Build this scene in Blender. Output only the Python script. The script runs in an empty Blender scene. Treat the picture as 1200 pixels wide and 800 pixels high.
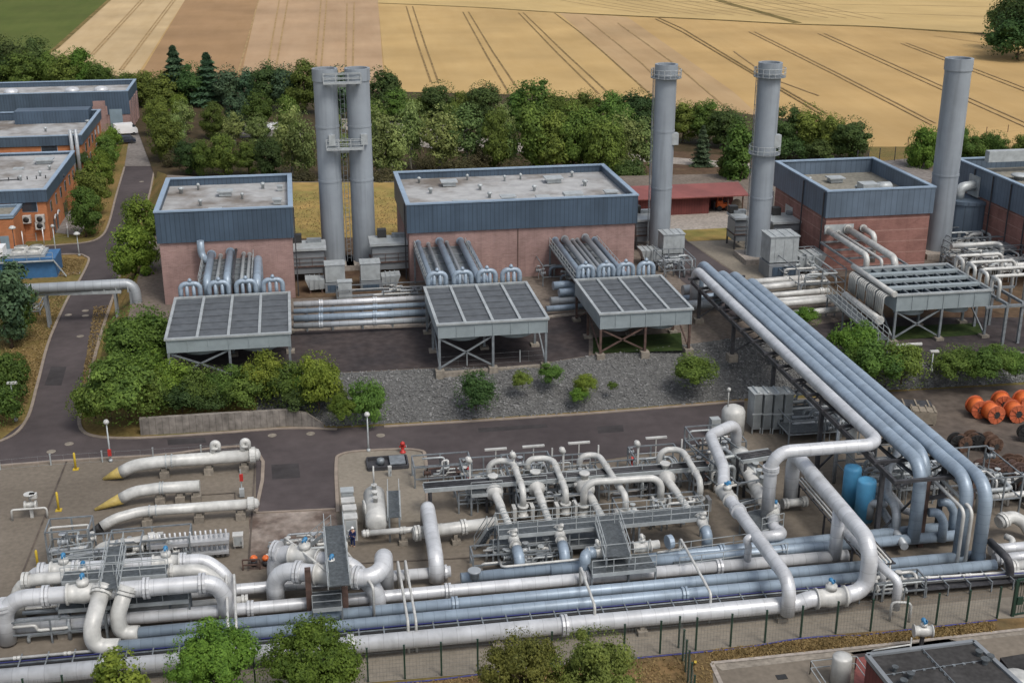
import bpy, math, random
from mathutils import Vector, Matrix
R = math.radians
rnd = random.Random(7)
scene = bpy.context.scene
COL = scene.collection

# ------------------------------------------------------------------ camera
CAM_H, FOC, PITCH, YAW = 50.0, 1480.0, R(20.2), R(9.8)      # focal length in pixels of a 1200 px wide picture
cam_data = bpy.data.cameras.new('camera')
cam_data.sensor_width = 36.0
cam_data.lens = FOC / 1200 * 36.0
cam_data.clip_start = 1.0
cam_data.clip_end = 6000.0
cam = bpy.data.objects.new('camera', cam_data)
COL.objects.link(cam)
cam.location = (0, 0, CAM_H)
cam.rotation_euler = (math.pi/2 - PITCH, 0, -YAW)
scene.camera = cam

# ------------------------------------------------------------------ light
SUN_EL, SUN_AZ = R(56), R(150)      # azimuth clockwise from +Y: behind the camera, to the right
world = bpy.data.worlds.new('World')
scene.world = world
world.use_nodes = True
wn = world.node_tree
sky = wn.nodes.new('ShaderNodeTexSky')
sky.sky_type = 'NISHITA'
sky.sun_disc = False
sky.sun_elevation = SUN_EL
sky.sun_rotation = SUN_AZ
sky.air_density = 1.0
sky.dust_density = 3.0
sky.ozone_density = 1.0
bg = wn.nodes['Background']
bg.inputs['Strength'].default_value = 0.125
hs = wn.nodes.new('ShaderNodeHueSaturation')        # overcast: grey cloud light instead of blue
hs.inputs['Saturation'].default_value = 0.45
wn.links.new(sky.outputs[0], hs.inputs['Color'])
wn.links.new(hs.outputs[0], bg.inputs['Color'])
sd = bpy.data.lights.new('sun', 'SUN')
sd.energy = 1.35
sd.angle = R(18)
sd.color = (1.0, 0.95, 0.88)
sun = bpy.data.objects.new('sun', sd)
COL.objects.link(sun)
sun.rotation_euler = (math.pi/2 - SUN_EL, 0, -SUN_AZ + math.pi)
vs = scene.view_settings
vs.view_transform = 'Standard'
vs.look = 'None'
vs.exposure = 0.5
vs.gamma = 1.0

# ------------------------------------------------------------------ survey: photograph pixel + height -> place
_F = Vector((math.sin(YAW)*math.cos(PITCH), math.cos(YAW)*math.cos(PITCH), -math.sin(PITCH)))
_R = Vector((math.cos(YAW), -math.sin(YAW), 0))
_U = _R.cross(_F)
CP = Vector((0, 0, CAM_H))
def at(px, py, z=0.0):
    d = _F + _R*((px-600)/FOC) + _U*((400-py)/FOC)
    return CP + d*((z-CAM_H)/d.z)
def zat(p, py):
    """height above the spot p whose picture row is py"""
    q = Vector((p[0], p[1], 0))
    k = (400-py)/FOC
    a = _U.x*q.x + _U.y*q.y
    b = _F.x*q.x + _F.y*q.y
    return (k*b - a)/(_U.z - k*_F.z) + CAM_H
def aty(px, py, y):
    """spot seen at a pixel on the upright plane y"""
    d = _F + _R*((px-600)/FOC) + _U*((400-py)/FOC)
    return CP + d*(y/d.y)
PZ = 2.5        # level of the upper terrace

# ------------------------------------------------------------------ mesh helper
class MB:
    def __init__(s): s.v = []; s.f = []; s.uv = []; s.sm = []
    def face(s, ids, uv=None, smooth=False):
        s.f.append(tuple(ids)); s.uv.append(uv); s.sm.append(smooth)
    def box(s, c, size, rz=0.0):
        return s.obox(Vector(c), Vector((math.cos(rz), math.sin(rz), 0)), Vector((-math.sin(rz), math.cos(rz), 0)), Vector((0,0,1)), size)
    def obox(s, c, ax, ay, az, size):
        n = len(s.v); hx, hy, hz = size[0]/2, size[1]/2, size[2]/2
        for i in (-1,1):
            for j in (-1,1):
                for k in (-1,1): s.v.append(tuple(c + ax*(i*hx) + ay*(j*hy) + az*(k*hz)))
        for q in ((0,1,3,2),(4,6,7,5),(0,4,5,1),(2,3,7,6),(0,2,6,4),(1,5,7,3)): s.face([n+a for a in q])
        return s
    def span(s, x0, x1, y0, y1, z0, z1):
        return s.box(((x0+x1)/2,(y0+y1)/2,(z0+z1)/2), (abs(x1-x0),abs(y1-y0),abs(z1-z0)))
    def bar(s, a, b, w, h=None):
        a = Vector(a); b = Vector(b); d = b-a; L = d.length
        if L < 1e-6: return s
        d /= L; up = Vector((0,0,1)) if abs(d.z) < .95 else Vector((0,1,0))
        x = d.cross(up).normalized(); y = x.cross(d)
        return s.obox((a+b)/2, d, x, y, (L, w, h or w))
    def tube(s, pts, r, seg=10, caps=True, ulen=None):
        pts = [Vector(p) for p in pts]
        n0 = len(s.v); N = len(pts); rr = r if isinstance(r, (list,tuple)) else [r]*N
        tan = []
        for i in range(N):
            t = (pts[min(i+1,N-1)] - pts[max(i-1,0)])
            tan.append(t.normalized() if t.length > 1e-9 else Vector((0,0,1)))
        up = Vector((0,0,1)) if abs(tan[0].z) < .9 else Vector((1,0,0))
        nx = tan[0].cross(up).normalized(); us = [0.0]
        for i in range(1, N):
            us.append(us[-1] + (ulen[i] if ulen else (pts[i]-pts[i-1]).length))
        for i in range(N):
            nx = (nx - tan[i]*nx.dot(tan[i])).normalized(); ny = tan[i].cross(nx)
            for k in range(seg):
                a = 2*math.pi*k/seg
                s.v.append(tuple(pts[i] + (nx*math.cos(a) + ny*math.sin(a))*rr[i]))
        for i in range(N-1):
            for k in range(seg):
                a = n0+i*seg+k; b = n0+i*seg+(k+1)%seg
                s.face((a, b, b+seg, a+seg), ((us[i],k/seg),(us[i],(k+1)/seg),(us[i+1],(k+1)/seg),(us[i+1],k/seg)), True)
        if caps:
            s.face([n0+k for k in reversed(range(seg))]); s.face([n0+(N-1)*seg+k for k in range(seg)])
        return s
    def lathe(s, c, prof, seg=20, axis=(0,0,1), smooth=True, caps=True):
        """prof: (radius, distance along axis) pairs"""
        az = Vector(axis).normalized(); c = Vector(c)
        ax = az.cross(Vector((0,0,1)) if abs(az.z) < .9 else Vector((0,1,0))).normalized(); ay = az.cross(ax)
        n0 = len(s.v)
        for r_, h in prof:
            for k in range(seg):
                a = 2*math.pi*k/seg
                s.v.append(tuple(c + az*h + (ax*math.cos(a)+ay*math.sin(a))*max(r_, 1e-4)))
        for i in range(len(prof)-1):
            for k in range(seg):
                a = n0+i*seg+k; b = n0+i*seg+(k+1)%seg
                h0, h1 = prof[i][1], prof[i+1][1]
                s.face((a,b,b+seg,a+seg), ((h0,k/seg),(h0,(k+1)/seg),(h1,(k+1)/seg),(h1,k/seg)), smooth)
        if caps:
            s.face([n0+k for k in reversed(range(seg))]); s.face([n0+(len(prof)-1)*seg+k for k in range(seg)])
        return s
    def poly(s, pts):
        n = len(s.v); s.v += [tuple(p) for p in pts]; s.face(range(n, n+len(pts))); return s
    def prism(s, pts, z0, z1):
        n = len(s.v); N = len(pts)
        s.v += [(p[0],p[1],z0) for p in pts] + [(p[0],p[1],z1) for p in pts]
        s.face([n+i for i in reversed(range(N))]); s.face([n+N+i for i in range(N)])
        for i in range(N):
            j = (i+1) % N; s.face((n+i, n+j, n+N+j, n+N+i))
        return s
    def mesh(s, name, m):
        me = bpy.data.meshes.new(name)
        me.from_pydata(s.v, [], s.f)
        if any(u is not None for u in s.uv):
            l = me.uv_layers.new(name='UVMap'); k = 0; buf = [0.0]*(2*len(me.loops))
            for f, u in zip(s.f, s.uv):
                for i in range(len(f)):
                    if u is not None: buf[2*k], buf[2*k+1] = u[i]
                    else: buf[2*k], buf[2*k+1] = .5, .5
                    k += 1
            l.data.foreach_set('uv', buf)
        me.polygons.foreach_set('use_smooth', s.sm)
        if m: me.materials.append(m)
        me.update()
        return me

def link(name, me, parent=None):
    o = bpy.data.objects.new(name, me); COL.objects.link(o)
    if parent is not None: o.parent = parent
    return o
def obj(name, mb, m, parent=None):
    """parts are modelled in place and hung on their thing"""
    o = link(name, mb.mesh(name, m))
    if parent is not None: hang(o, parent)
    return o
def hang(o, parent):
    o.parent = parent
    r = parent; off = Vector((0,0,0))
    while r is not None: off += r.location; r = r.parent
    o.location = o.location - off
def tag(o, label, cat, group=None):
    o['label'] = label; o['category'] = cat
    if group: o['group'] = group
    return o
def thing(name, label, cat, loc=(0,0,0), group=None):
    o = link(name, None); o.location = loc; o.empty_display_size = .5
    return tag(o, label, cat, group)
def struct(name, mb, m, kind='structure'):
    o = obj(name, mb, m); o['kind'] = kind
    return o
ORD = ['leftmost','second from the left','third from the left','fourth from the left','fifth from the left','sixth from the left','seventh from the left','eighth from the left','ninth from the left','tenth from the left','eleventh from the left','twelfth from the left','thirteenth from the left','fourteenth from the left']

# ------------------------------------------------------------------ materials
def mat(name, col, rough=.7, metal=0.0, var=.18, scale=.8, col2=None, amt=.5, bump=0.0, bscale=None, stretch=None, seams=None, ribs=None, courses=None, lo=.35, hi=.65, spec=.5, fine=0.0, finek=.62, zs=None, streak=0.0):
    m = bpy.data.materials.new(name); m.use_nodes = True
    nt = m.node_tree; N = nt.nodes.new; L = nt.links.new
    b = nt.nodes['Principled BSDF']
    b.inputs['Roughness'].default_value = rough; b.inputs['Metallic'].default_value = metal
    b.inputs['Specular IOR Level'].default_value = spec if rough < .9 else min(spec, .12)
    g = N('ShaderNodeNewGeometry')
    mp = N('ShaderNodeMapping')
    L(g.outputs['Position'], mp.inputs['Vector'])
    if stretch:
        mp.vector_type = 'TEXTURE'; mp.inputs['Rotation'].default_value = (0,0,stretch[0]); mp.inputs['Scale'].default_value = (stretch[1], stretch[2], 1)
    n = N('ShaderNodeTexNoise'); n.inputs['Scale'].default_value = scale; n.inputs['Detail'].default_value = 6; n.inputs['Roughness'].default_value = .62
    L(mp.outputs[0], n.inputs['Vector'])
    rp = N('ShaderNodeValToRGB'); L(n.outputs['Fac'], rp.inputs['Fac'])
    rp.color_ramp.elements[0].position = lo; rp.color_ramp.elements[1].position = hi
    c2 = col2 or tuple(min(1, c*(1+var)) for c in col)
    c1 = tuple(c*(1-var) for c in col) if not col2 else col
    rp.color_ramp.elements[0].color = (*c1, 1); rp.color_ramp.elements[1].color = (*c2, 1)
    out = rp.outputs['Color']
    def darken(fac, k):
        nonlocal out
        mx = N('ShaderNodeMix'); mx.data_type = 'RGBA'; mx.blend_type = 'MULTIPLY'
        L(fac, mx.inputs['Factor']); L(out, mx.inputs['A']); mx.inputs['B'].default_value = (k,k,k,1)
        out = mx.outputs['Result']
    def math_(op, a, bval=None):
        q = N('ShaderNodeMath'); q.operation = op
        if hasattr(a, 'links'): L(a, q.inputs[0])
        else: q.inputs[0].default_value = a
        if bval is not None:
            if hasattr(bval, 'links'): L(bval, q.inputs[1])
            else: q.inputs[1].default_value = bval
        return q.outputs[0]
    if fine:
        n2 = N('ShaderNodeTexNoise'); n2.inputs['Scale'].default_value = fine; n2.inputs['Detail'].default_value = 3
        L(g.outputs['Position'], n2.inputs['Vector'])
        mr = N('ShaderNodeMapRange'); L(n2.outputs['Fac'], mr.inputs['Value']); mr.inputs['From Min'].default_value = .3; mr.inputs['From Max'].default_value = .7
        darken(mr.outputs[0], finek)
    if streak:                      # run-off stains: drawn out down the wall
        m3 = N('ShaderNodeMapping'); m3.inputs['Scale'].default_value = (1.6,1.6,.09); L(g.outputs['Position'], m3.inputs['Vector'])
        n3 = N('ShaderNodeTexNoise'); n3.inputs['Scale'].default_value = 1.0; n3.inputs['Detail'].default_value = 5; L(m3.outputs[0], n3.inputs['Vector'])
        mr = N('ShaderNodeMapRange'); L(n3.outputs['Fac'], mr.inputs['Value']); mr.inputs['From Min'].default_value = .5; mr.inputs['From Max'].default_value = .72
        darken(mr.outputs[0], 1-streak)
    if seams:                       # joints of the pipe cladding, counted along the pipe
        uv = N('ShaderNodeUVMap'); sx = N('ShaderNodeSeparateXYZ'); L(uv.outputs[0], sx.inputs[0])
        fr = math_('FRACT', math_('DIVIDE', sx.outputs[0], seams[0]))
        darken(math_('LESS_THAN', fr, seams[1]), seams[2])
        nz = N('ShaderNodeTexWhiteNoise'); nz.noise_dimensions = '1D'
        L(math_('FLOOR', math_('DIVIDE', sx.outputs[0], seams[0])), nz.inputs['W'])
        darken(math_('MULTIPLY', nz.outputs['Value'], .8), .87)
    if ribs:                        # standing seams of wall cladding
        sx = N('ShaderNodeSeparateXYZ'); L(g.outputs['Position'], sx.inputs[0])
        fr = math_('FRACT', math_('DIVIDE', math_('ADD', sx.outputs[0], sx.outputs[1]), ribs[0]))
        darken(math_('LESS_THAN', fr, ribs[1]), ribs[2])
        nz = N('ShaderNodeTexWhiteNoise'); nz.noise_dimensions = '1D'
        L(math_('FLOOR', math_('DIVIDE', math_('ADD', sx.outputs[0], sx.outputs[1]), ribs[0]*3)), nz.inputs['W'])
        darken(nz.outputs['Value'], .84)
    if courses:                     # brick courses and pale string courses
        sx = N('ShaderNodeSeparateXYZ'); L(g.outputs['Position'], sx.inputs[0])
        fr = math_('FRACT', math_('DIVIDE', sx.outputs[2], courses[0]))
        mx = N('ShaderNodeMix'); mx.data_type = 'RGBA'
        L(math_('MULTIPLY', math_('LESS_THAN', fr, courses[1]), courses[2]), mx.inputs['Factor']); L(out, mx.inputs['A']); mx.inputs['B'].default_value = (*courses[3],1)
        out = mx.outputs['Result']
        bk = N('ShaderNodeTexBrick'); bk.inputs['Scale'].default_value = 1.0
        cb = N('ShaderNodeCombineXYZ'); L(math_('ADD', sx.outputs[0], sx.outputs[1]), cb.inputs[0]); L(sx.outputs[2], cb.inputs[1])
        L(cb.outputs[0], bk.inputs['Vector'])
        bk.inputs['Brick Width'].default_value = .45; bk.inputs['Row Height'].default_value = .15; bk.inputs['Mortar Size'].default_value = .012
        bk.inputs['Color1'].default_value = (1,1,1,1); bk.inputs['Color2'].default_value = (.8,.78,.76,1); bk.inputs['Mortar'].default_value = (1.15,1.15,1.15,1)
        mx = N('ShaderNodeMix'); mx.data_type = 'RGBA'; mx.blend_type = 'MULTIPLY'; mx.inputs['Factor'].default_value = .8
        L(out, mx.inputs['A']); L(bk.outputs[0], mx.inputs['B']); out = mx.outputs['Result']
    L(out, b.inputs['Base Color'])
    if bump:
        nb = N('ShaderNodeTexNoise'); nb.inputs['Scale'].default_value = bscale or scale*6; nb.inputs['Detail'].default_value = 4
        L(g.outputs['Position'], nb.inputs['Vector'])
        bp = N('ShaderNodeBump'); bp.inputs['Strength'].default_value = bump; bp.inputs['Distance'].default_value = .2
        L(nb.outputs['Fac'], bp.inputs['Height']); L(bp.outputs[0], b.inputs['Normal'])
    return m

def leafmat(name, dark, light, trans=.38):
    m = bpy.data.materials.new(name); m.use_nodes = True
    nt = m.node_tree; N = nt.nodes.new; L = nt.links.new
    b = nt.nodes['Principled BSDF']; b.inputs['Roughness'].default_value = .65; b.inputs['Specular IOR Level'].default_value = .25
    g = N('ShaderNodeNewGeometry'); oi = N('ShaderNodeObjectInfo')
    n = N('ShaderNodeTexNoise'); n.inputs['Scale'].default_value = .55; n.inputs['Detail'].default_value = 2
    L(g.outputs['Position'], n.inputs['Vector'])
    a = N('ShaderNodeMath'); a.operation = 'MULTIPLY_ADD'; L(g.outputs['Random Per Island'], a.inputs[0]); a.inputs[1].default_value = .55
    s = N('ShaderNodeMath'); s.operation = 'MULTIPLY_ADD'; L(n.outputs['Fac'], s.inputs[0]); s.inputs[1].default_value = 1.2; s.inputs[2].default_value = -.4
    L(s.outputs[0], a.inputs[2])
    rp = N('ShaderNodeValToRGB'); L(a.outputs[0], rp.inputs['Fac'])
    rp.color_ramp.elements[0].color = (*dark,1); rp.color_ramp.elements[1].color = (*light,1)
    hs = N('ShaderNodeHueSaturation'); L(rp.outputs[0], hs.inputs['Color'])
    r1 = N('ShaderNodeMapRange'); L(oi.outputs['Random'], r1.inputs['Value']); r1.inputs['To Min'].default_value = .465; r1.inputs['To Max'].default_value = .522
    L(r1.outputs[0], hs.inputs['Hue'])
    wn_ = N('ShaderNodeTexWhiteNoise'); wn_.noise_dimensions = '1D'; L(oi.outputs['Random'], wn_.inputs['W'])
    r2 = N('ShaderNodeMapRange'); L(wn_.outputs['Value'], r2.inputs['Value']); r2.inputs['To Min'].default_value = .8; r2.inputs['To Max'].default_value = 1.4
    L(r2.outputs[0], hs.inputs['Value'])
    L(hs.outputs[0], b.inputs['Base Color'])
    tr = N('ShaderNodeBsdfTranslucent'); L(hs.outputs[0], tr.inputs['Color'])
    mx = N('ShaderNodeMixShader'); mx.inputs[0].default_value = trans
    L(b.outputs[0], mx.inputs[1]); L(tr.outputs[0], mx.inputs[2])
    L(mx.outputs[0], nt.nodes['Material Output'].inputs['Surface'])
    return m

M = {}
M['grass']   = mat('dry_grass', (.235,.155,.06), .95, scale=.12, col2=(.14,.125,.04), fine=2.2, bump=.3, bscale=3)
M['yellowgrass'] = mat('straw_lawn', (.36,.235,.085), .95, scale=.16, col2=(.22,.195,.06), fine=.5, finek=.7, bump=.3, bscale=3)
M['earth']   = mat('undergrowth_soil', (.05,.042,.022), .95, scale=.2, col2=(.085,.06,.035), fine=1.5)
M['redearth']= mat('bare_earth', (.10,.062,.042), .95, scale=.3, col2=(.13,.09,.055), fine=1.5)
M['lush']    = mat('lush_grass', (.022,.042,.012), .95, scale=.5, col2=(.045,.066,.02), fine=1.5)
M['asphalt'] = mat('asphalt', (.060,.051,.052), .9, scale=.07, col2=(.094,.079,.079), fine=.8, finek=.82)
M['asphalt2']= mat('terrace_asphalt', (.048,.043,.045), .9, scale=.16, col2=(.082,.066,.063), fine=1.2)
M['yard']    = mat('yard_tarmac', (.145,.124,.100), .95, scale=.07, col2=(.198,.170,.137), fine=2.4, finek=.78)
M['pad']     = mat('pad_tarmac', (.205,.182,.148), .95, scale=.2, col2=(.245,.216,.175), fine=2.6, finek=.8)
M['dirty']   = mat('dirty_concrete', (.125,.092,.076), .95, scale=.22, col2=(.36,.31,.27), fine=1.4, lo=.42, hi=.68)
M['dirt']    = mat('drum_yard_dirt', (.085,.072,.064), .95, scale=.12, col2=(.15,.122,.10), fine=1.0)
M['concrete']= mat('concrete', (.27,.24,.20), .9, scale=.3, var=.15, fine=3)
M['pale']    = mat('pale_concrete', (.36,.32,.28), .9, scale=.2, var=.12, fine=2.5)
M['hard']    = mat('hardstanding', (.21,.19,.175), .9, scale=.2, var=.15, fine=1.5)
M['tancon']  = mat('terrace_concrete', (.16,.132,.11), .95, scale=.2, col2=(.215,.18,.15), fine=2)
M['kerb']    = mat('kerb_stone', (.24,.20,.165), .9, scale=1, var=.15)
M['rock']    = mat('rock_slope', (.095,.095,.094), .95, scale=2.6, col2=(.165,.165,.16), fine=5, bump=.8, bscale=5)
M['stone']   = mat('loose_stone', (.085,.085,.085), .95, scale=1.6, col2=(.26,.26,.255))
M['white']   = mat('white_cladding', (.575,.588,.605), .36, .2, var=.10, scale=.45, seams=(1.0,.04,.74), fine=1.1, finek=.86, streak=.16)
M['whitep']  = mat('cream_pipe_paint', (.505,.505,.482), .42, .05, var=.14, scale=.9, fine=1.3, finek=.82, streak=.18)
M['blue']    = mat('blue_grey_cladding', (.285,.355,.43), .40, .15, var=.08, scale=.5, seams=(.8,.05,.74), fine=.9, finek=.84, streak=.14)
M['greyc']   = mat('grey_cladding', (.33,.355,.375), .42, .2, var=.10, scale=.6, seams=(1.0,.05,.68))
M['steel']   = mat('galvanised_steel', (.19,.21,.225), .5, .3, var=.25, scale=2)
M['lsteel']  = mat('light_steel', (.36,.385,.39), .5, .25, var=.15, scale=1.2)
M['dsteel']  = mat('dark_steel', (.055,.055,.06), .6, .3, var=.3, scale=2)
M['rust']    = mat('rusty_steel', (.085,.052,.042), .8, .1, var=.35, scale=2)
M['grate']   = mat('grating', (.105,.118,.125), .6, .3, var=.25, scale=3, fine=5)
M['slat']    = mat('louvre_slat', (.090,.099,.108), .55, .2, var=.2, scale=1.2)
M['slatb']   = mat('louvre_backing', (.025,.026,.028), .8, var=.2)
M['slat4']   = mat('blue_louvre_screen', (.045,.064,.082), .6, .2, var=.25, scale=1.6)
M['fascia']  = mat('cooler_fascia', (.245,.285,.30), .5, .1, var=.1, scale=.7)
M['stack']   = mat('stack_steel', (.255,.285,.315), .55, .1, var=.09, scale=.25, bump=.05, streak=.22)
M['hot']     = mat('sooty_bore', (.02,.02,.02), .9)
M['brickp']  = mat('pink_brick', (.290,.195,.178), .9, scale=.35, var=.16, courses=(1.8,.04,.35,(.36,.27,.24)), streak=.16)
M['brickr']  = mat('red_brick', (.250,.132,.113), .9, scale=.35, var=.16, courses=(1.5,.08,.5,(.40,.27,.23)), streak=.16)
M['bricko']  = mat('orange_brick', (.40,.165,.078), .9, scale=.4, var=.14, courses=(3.2,.02,.2,(.4,.25,.15)))
M['clad']    = mat('blue_wall_cladding', (.062,.094,.135), .5, .15, var=.12, scale=.25, ribs=(.55,.14,.62), streak=.18)
M['clad2']   = mat('grey_blue_cladding', (.115,.155,.205), .5, .15, var=.12, scale=.3, ribs=(.75,.12,.66), streak=.16)
M['cap']     = mat('parapet_cap', (.25,.33,.42), .5, .2, var=.08)
M['roof']    = mat('roof_felt', (.20,.185,.165), .85, scale=.13, col2=(.33,.325,.31), fine=.9, lo=.42, hi=.62)
M['roofw']   = mat('weathered_roof_felt', (.165,.14,.115), .7, scale=.12, col2=(.39,.39,.385), fine=.7, finek=.72, lo=.36, hi=.54)
M['roofg']   = mat('gravel_roof', (.225,.215,.18), .95, scale=.15, col2=(.27,.255,.215), fine=2)
M['rooff']   = mat('dark_felt_roof', (.058,.056,.055), .9, scale=.4, var=.18, fine=3)
M['redroof'] = mat('red_sheet_roof', (.22,.068,.058), .6, .05, var=.12, scale=.4, ribs=(.5,.12,.75))
M['redwall'] = mat('red_timber', (.14,.035,.03), .8, var=.15, scale=.6, ribs=(.4,.15,.7))
M['dark']    = mat('dark_opening', (.012,.012,.013), .6, var=.1)
M['glass']   = mat('window_glass', (.03,.04,.05), .12, .0, var=.2, spec=.8)
M['bdoor']   = mat('blue_grey_door', (.18,.24,.28), .6, var=.1)
M['tank']    = mat('sky_blue_paint', (.10,.36,.60), .5, var=.09, scale=.8)
M['bluep']   = mat('actuator_blue', (.035,.17,.33), .45, var=.1)
M['skid']    = mat('skid_blue', (.035,.12,.26), .55, var=.15)
M['yellow']  = mat('yellow_paint', (.48,.34,.03), .55, var=.1)
M['yellowt'] = mat('ochre_taper_paint', (.36,.27,.075), .6, var=.2, scale=2)
M['black']   = mat('black_paint', (.02,.02,.02), .6, var=.2)
M['red']     = mat('red_paint', (.38,.025,.02), .5, var=.1)
M['orange']  = mat('orange_paint', (.62,.13,.025), .5, var=.15, scale=2)
M['orange2'] = mat('orange_flange_paint', (.42,.10,.04), .6, var=.2, scale=2)
M['wood']    = mat('old_timber', (.10,.062,.045), .9, var=.3, scale=2)
M['woodl']   = mat('pale_timber', (.22,.19,.15), .9, var=.2, scale=2)
M['trunk']   = mat('bark', (.085,.062,.045), .95, var=.3, scale=3)
M['birchb']  = mat('pale_bark', (.30,.28,.24), .9, var=.3, scale=3)
M['green']   = mat('fence_green', (.012,.035,.022), .5, var=.1)
M['fmesh']   = mat('fence_wire', (.12,.13,.125), .6, var=.1)
M['cable']   = mat('blue_hose', (.03,.035,.16), .6, var=.1)
M['vanw']    = mat('white_vehicle_paint', (.7,.7,.7), .3, var=.03)
M['vand']    = mat('dark_vehicle_paint', (.02,.025,.04), .3, var=.03)
M['navy']    = mat('navy_workwear', (.02,.03,.09), .9, var=.2)
M['skin']    = mat('skin', (.45,.27,.19), .6, var=.05)
M['hivis']   = mat('high_vis', (.75,.25,.02), .7, var=.1)

def field_mat(name, col, col2, p, q, s1=.9):
    d = at(*q) - at(*p); a = math.atan2(d.y, d.x)
    return mat(name, col, .95, scale=s1, col2=col2, stretch=(a, 30, 5), lo=.25, hi=.75, bump=.25, bscale=.5, fine=.03, finek=.76)

# ------------------------------------------------------------------ ground, fields, roads
def sheet(name, px, z, m, lift=0.0):
    mb = MB(); mb.poly([at(x, y, z) + Vector((0,0,lift)) for x, y in px])
    return struct(name, mb, m)
def strip_px(mb, px, w, z):
    pts = [at(x, y, z) for x, y in px]
    ribbon(mb, pts, w)
def ribbon(mb, pts, w, h=0.0):
    n = len(mb.v)
    for i, p in enumerate(pts):
        t = (pts[min(i+1,len(pts)-1)] - pts[max(i-1,0)]); t.z = 0; t.normalize()
        s = Vector((-t.y, t.x, 0))*(w/2)
        mb.v += [tuple(p-s), tuple(p+s)]
    for i in range(len(pts)-1):
        a = n+2*i; mb.face((a, a+2, a+3, a+1))
def kerb(name, px, z, w=.3, h=.12, m=None):
    pts = [at(x, y, z) for x, y in px]; mb = MB()
    for a, b in zip(pts, pts[1:]): mb.bar(a+Vector((0,0,h/2-.02)), b+Vector((0,0,h/2-.02)), w, h)
    return struct(name, mb, m or M['kerb'])
def curve(pts, n=6):
    """smooth line through points (Catmull-Rom)"""
    P = [Vector((p[0],p[1],p[2] if len(p) > 2 else 0)) for p in pts]; out = []
    for i in range(len(P)-1):
        p0 = P[max(i-1,0)]; p1 = P[i]; p2 = P[i+1]; p3 = P[min(i+2,len(P)-1)]
        for k in range(n):
            t = k/n
            out.append(.5*((2*p1)+(p2-p0)*t+(2*p0-5*p1+4*p2-p3)*t*t+(3*p1-p0-3*p2+p3)*t**3))
    out.append(P[-1]); return out
def cpx(pts, n=5): return [(v.x, v.y) for v in curve([(x,y,0) for x,y in pts], n)]

mb = MB(); mb.poly([(-3000,-600,0),(3000,-600,0),(3000,5000,0),(-3000,5000,0)])
struct('ground', mb, M['grass'])

T1 = ((545,14),(600,106))
mF = dict(
 green=field_mat('green_field', (0.073,0.099,0.019), (0.099,0.116,0.028), (128,0),(70,50)),
 straw=field_mat('straw_field', (0.430,0.310,0.163), (0.516,0.387,0.224), (205,0),(142,80)),
 tan  =field_mat('tan_field', (0.292,0.181,0.090), (0.335,0.211,0.112), (303,0),(285,80)),
 pink =field_mat('pinkish_field', (0.370,0.245,0.142), (0.430,0.297,0.181), (378,0),(372,72)),
 gold =field_mat('golden_field', (0.430,0.288,0.120), (0.473,0.327,0.146), *T1),
 pink2=field_mat('pinkish_field_right', (0.370,0.245,0.125), (0.430,0.301,0.163), (650,15),(763,110)),
 gold2=field_mat('golden_field_right', (0.413,0.271,0.112), (0.464,0.314,0.138), (878,37),(1090,145)),
 upper=field_mat('upper_field', (0.456,0.323,0.138), (0.507,0.370,0.172), (700,0),(900,25)))
sheet('field_base', [(-500,-60),(1700,-60),(1700,172),(1000,172),(800,155),(300,120),(-500,110)], .01, mF['gold2'])
sheet('green_field', [(-400,-60),(195,-60),(128,0),(66,56),(20,82),(-400,100)], .05, mF['green'])
sheet('straw_field', [(195,-60),(275,-60),(217,0),(150,105),(20,100),(66,56),(128,0)], .06, mF['straw'])
sheet('tan_field', [(275,-60),(325,-60),(303,0),(276,115),(150,112),(217,0)], .07, mF['tan'])
sheet('pink_field', [(325,-60),(441,-60),(443,0),(452,125),(276,118),(303,0)], .08, mF['pink'])
sheet('golden_field', [(443,4),(560,9),(655,15),(775,122),(790,150),(455,130)], .09, mF['gold'])
sheet('pink_field_right', [(655,15),(735,20),(860,108),(905,150),(800,150),(775,122)], .07, mF['pink2'])
sheet('upper_field', [(441,-60),(1700,-60),(1700,52),(1155,39),(1030,31),(935,28),(820,22),(655,14.5),(560,8.5),(443,3.5)], .10, mF['upper'])
M['verge'] = mat('field_verge', (.13,.10,.035), .95, scale=.15, col2=(.24,.175,.065), fine=.5)
M['wheel'] = mat('wheel_track', (.205,.14,.062), .95, scale=.3, var=.35)
M['wheel2'] = mat('faint_wheel_track', (.30,.205,.10), .95, scale=.2, var=.2)
mb = MB()
strip_px(mb, cpx([(443,3.7),(560,8.8),(655,14.8),(820,22.3),(880,25.5),(935,28.3),(1030,31.5),(1155,39.5),(1400,50)]), 2.2, .16)
strip_px(mb, cpx([(820,-8),(850,3),(890,14),(935,27)]), 3.4, .17)
strip_px(mb, [(128,0),(66,56),(30,78)], 1.6, .15)
struct('field_verges', mb, M['verge'])
mb = MB()
for a in ([(476,7.5),(489,50),(505,96)],[(483.4,7.5),(499,55),(514,97)],[(542.4,14),(571,66),(598,112)],[(549,14),(577,60),(606,103)],
          [(607.6,15),(655,64),(702,110)],[(613.3,15),(662,62),(711,107)],[(768,22),(800,37.5),(965,135)],[(770,20),(800,33.5),(880,82),(969,133)],
          [(650,15.5),(680,38),(708,62),(765,113)]):
    strip_px(mb, a, .52, .18)
struct('field_tracks', mb, M['wheel'])
mb = MB()
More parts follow.
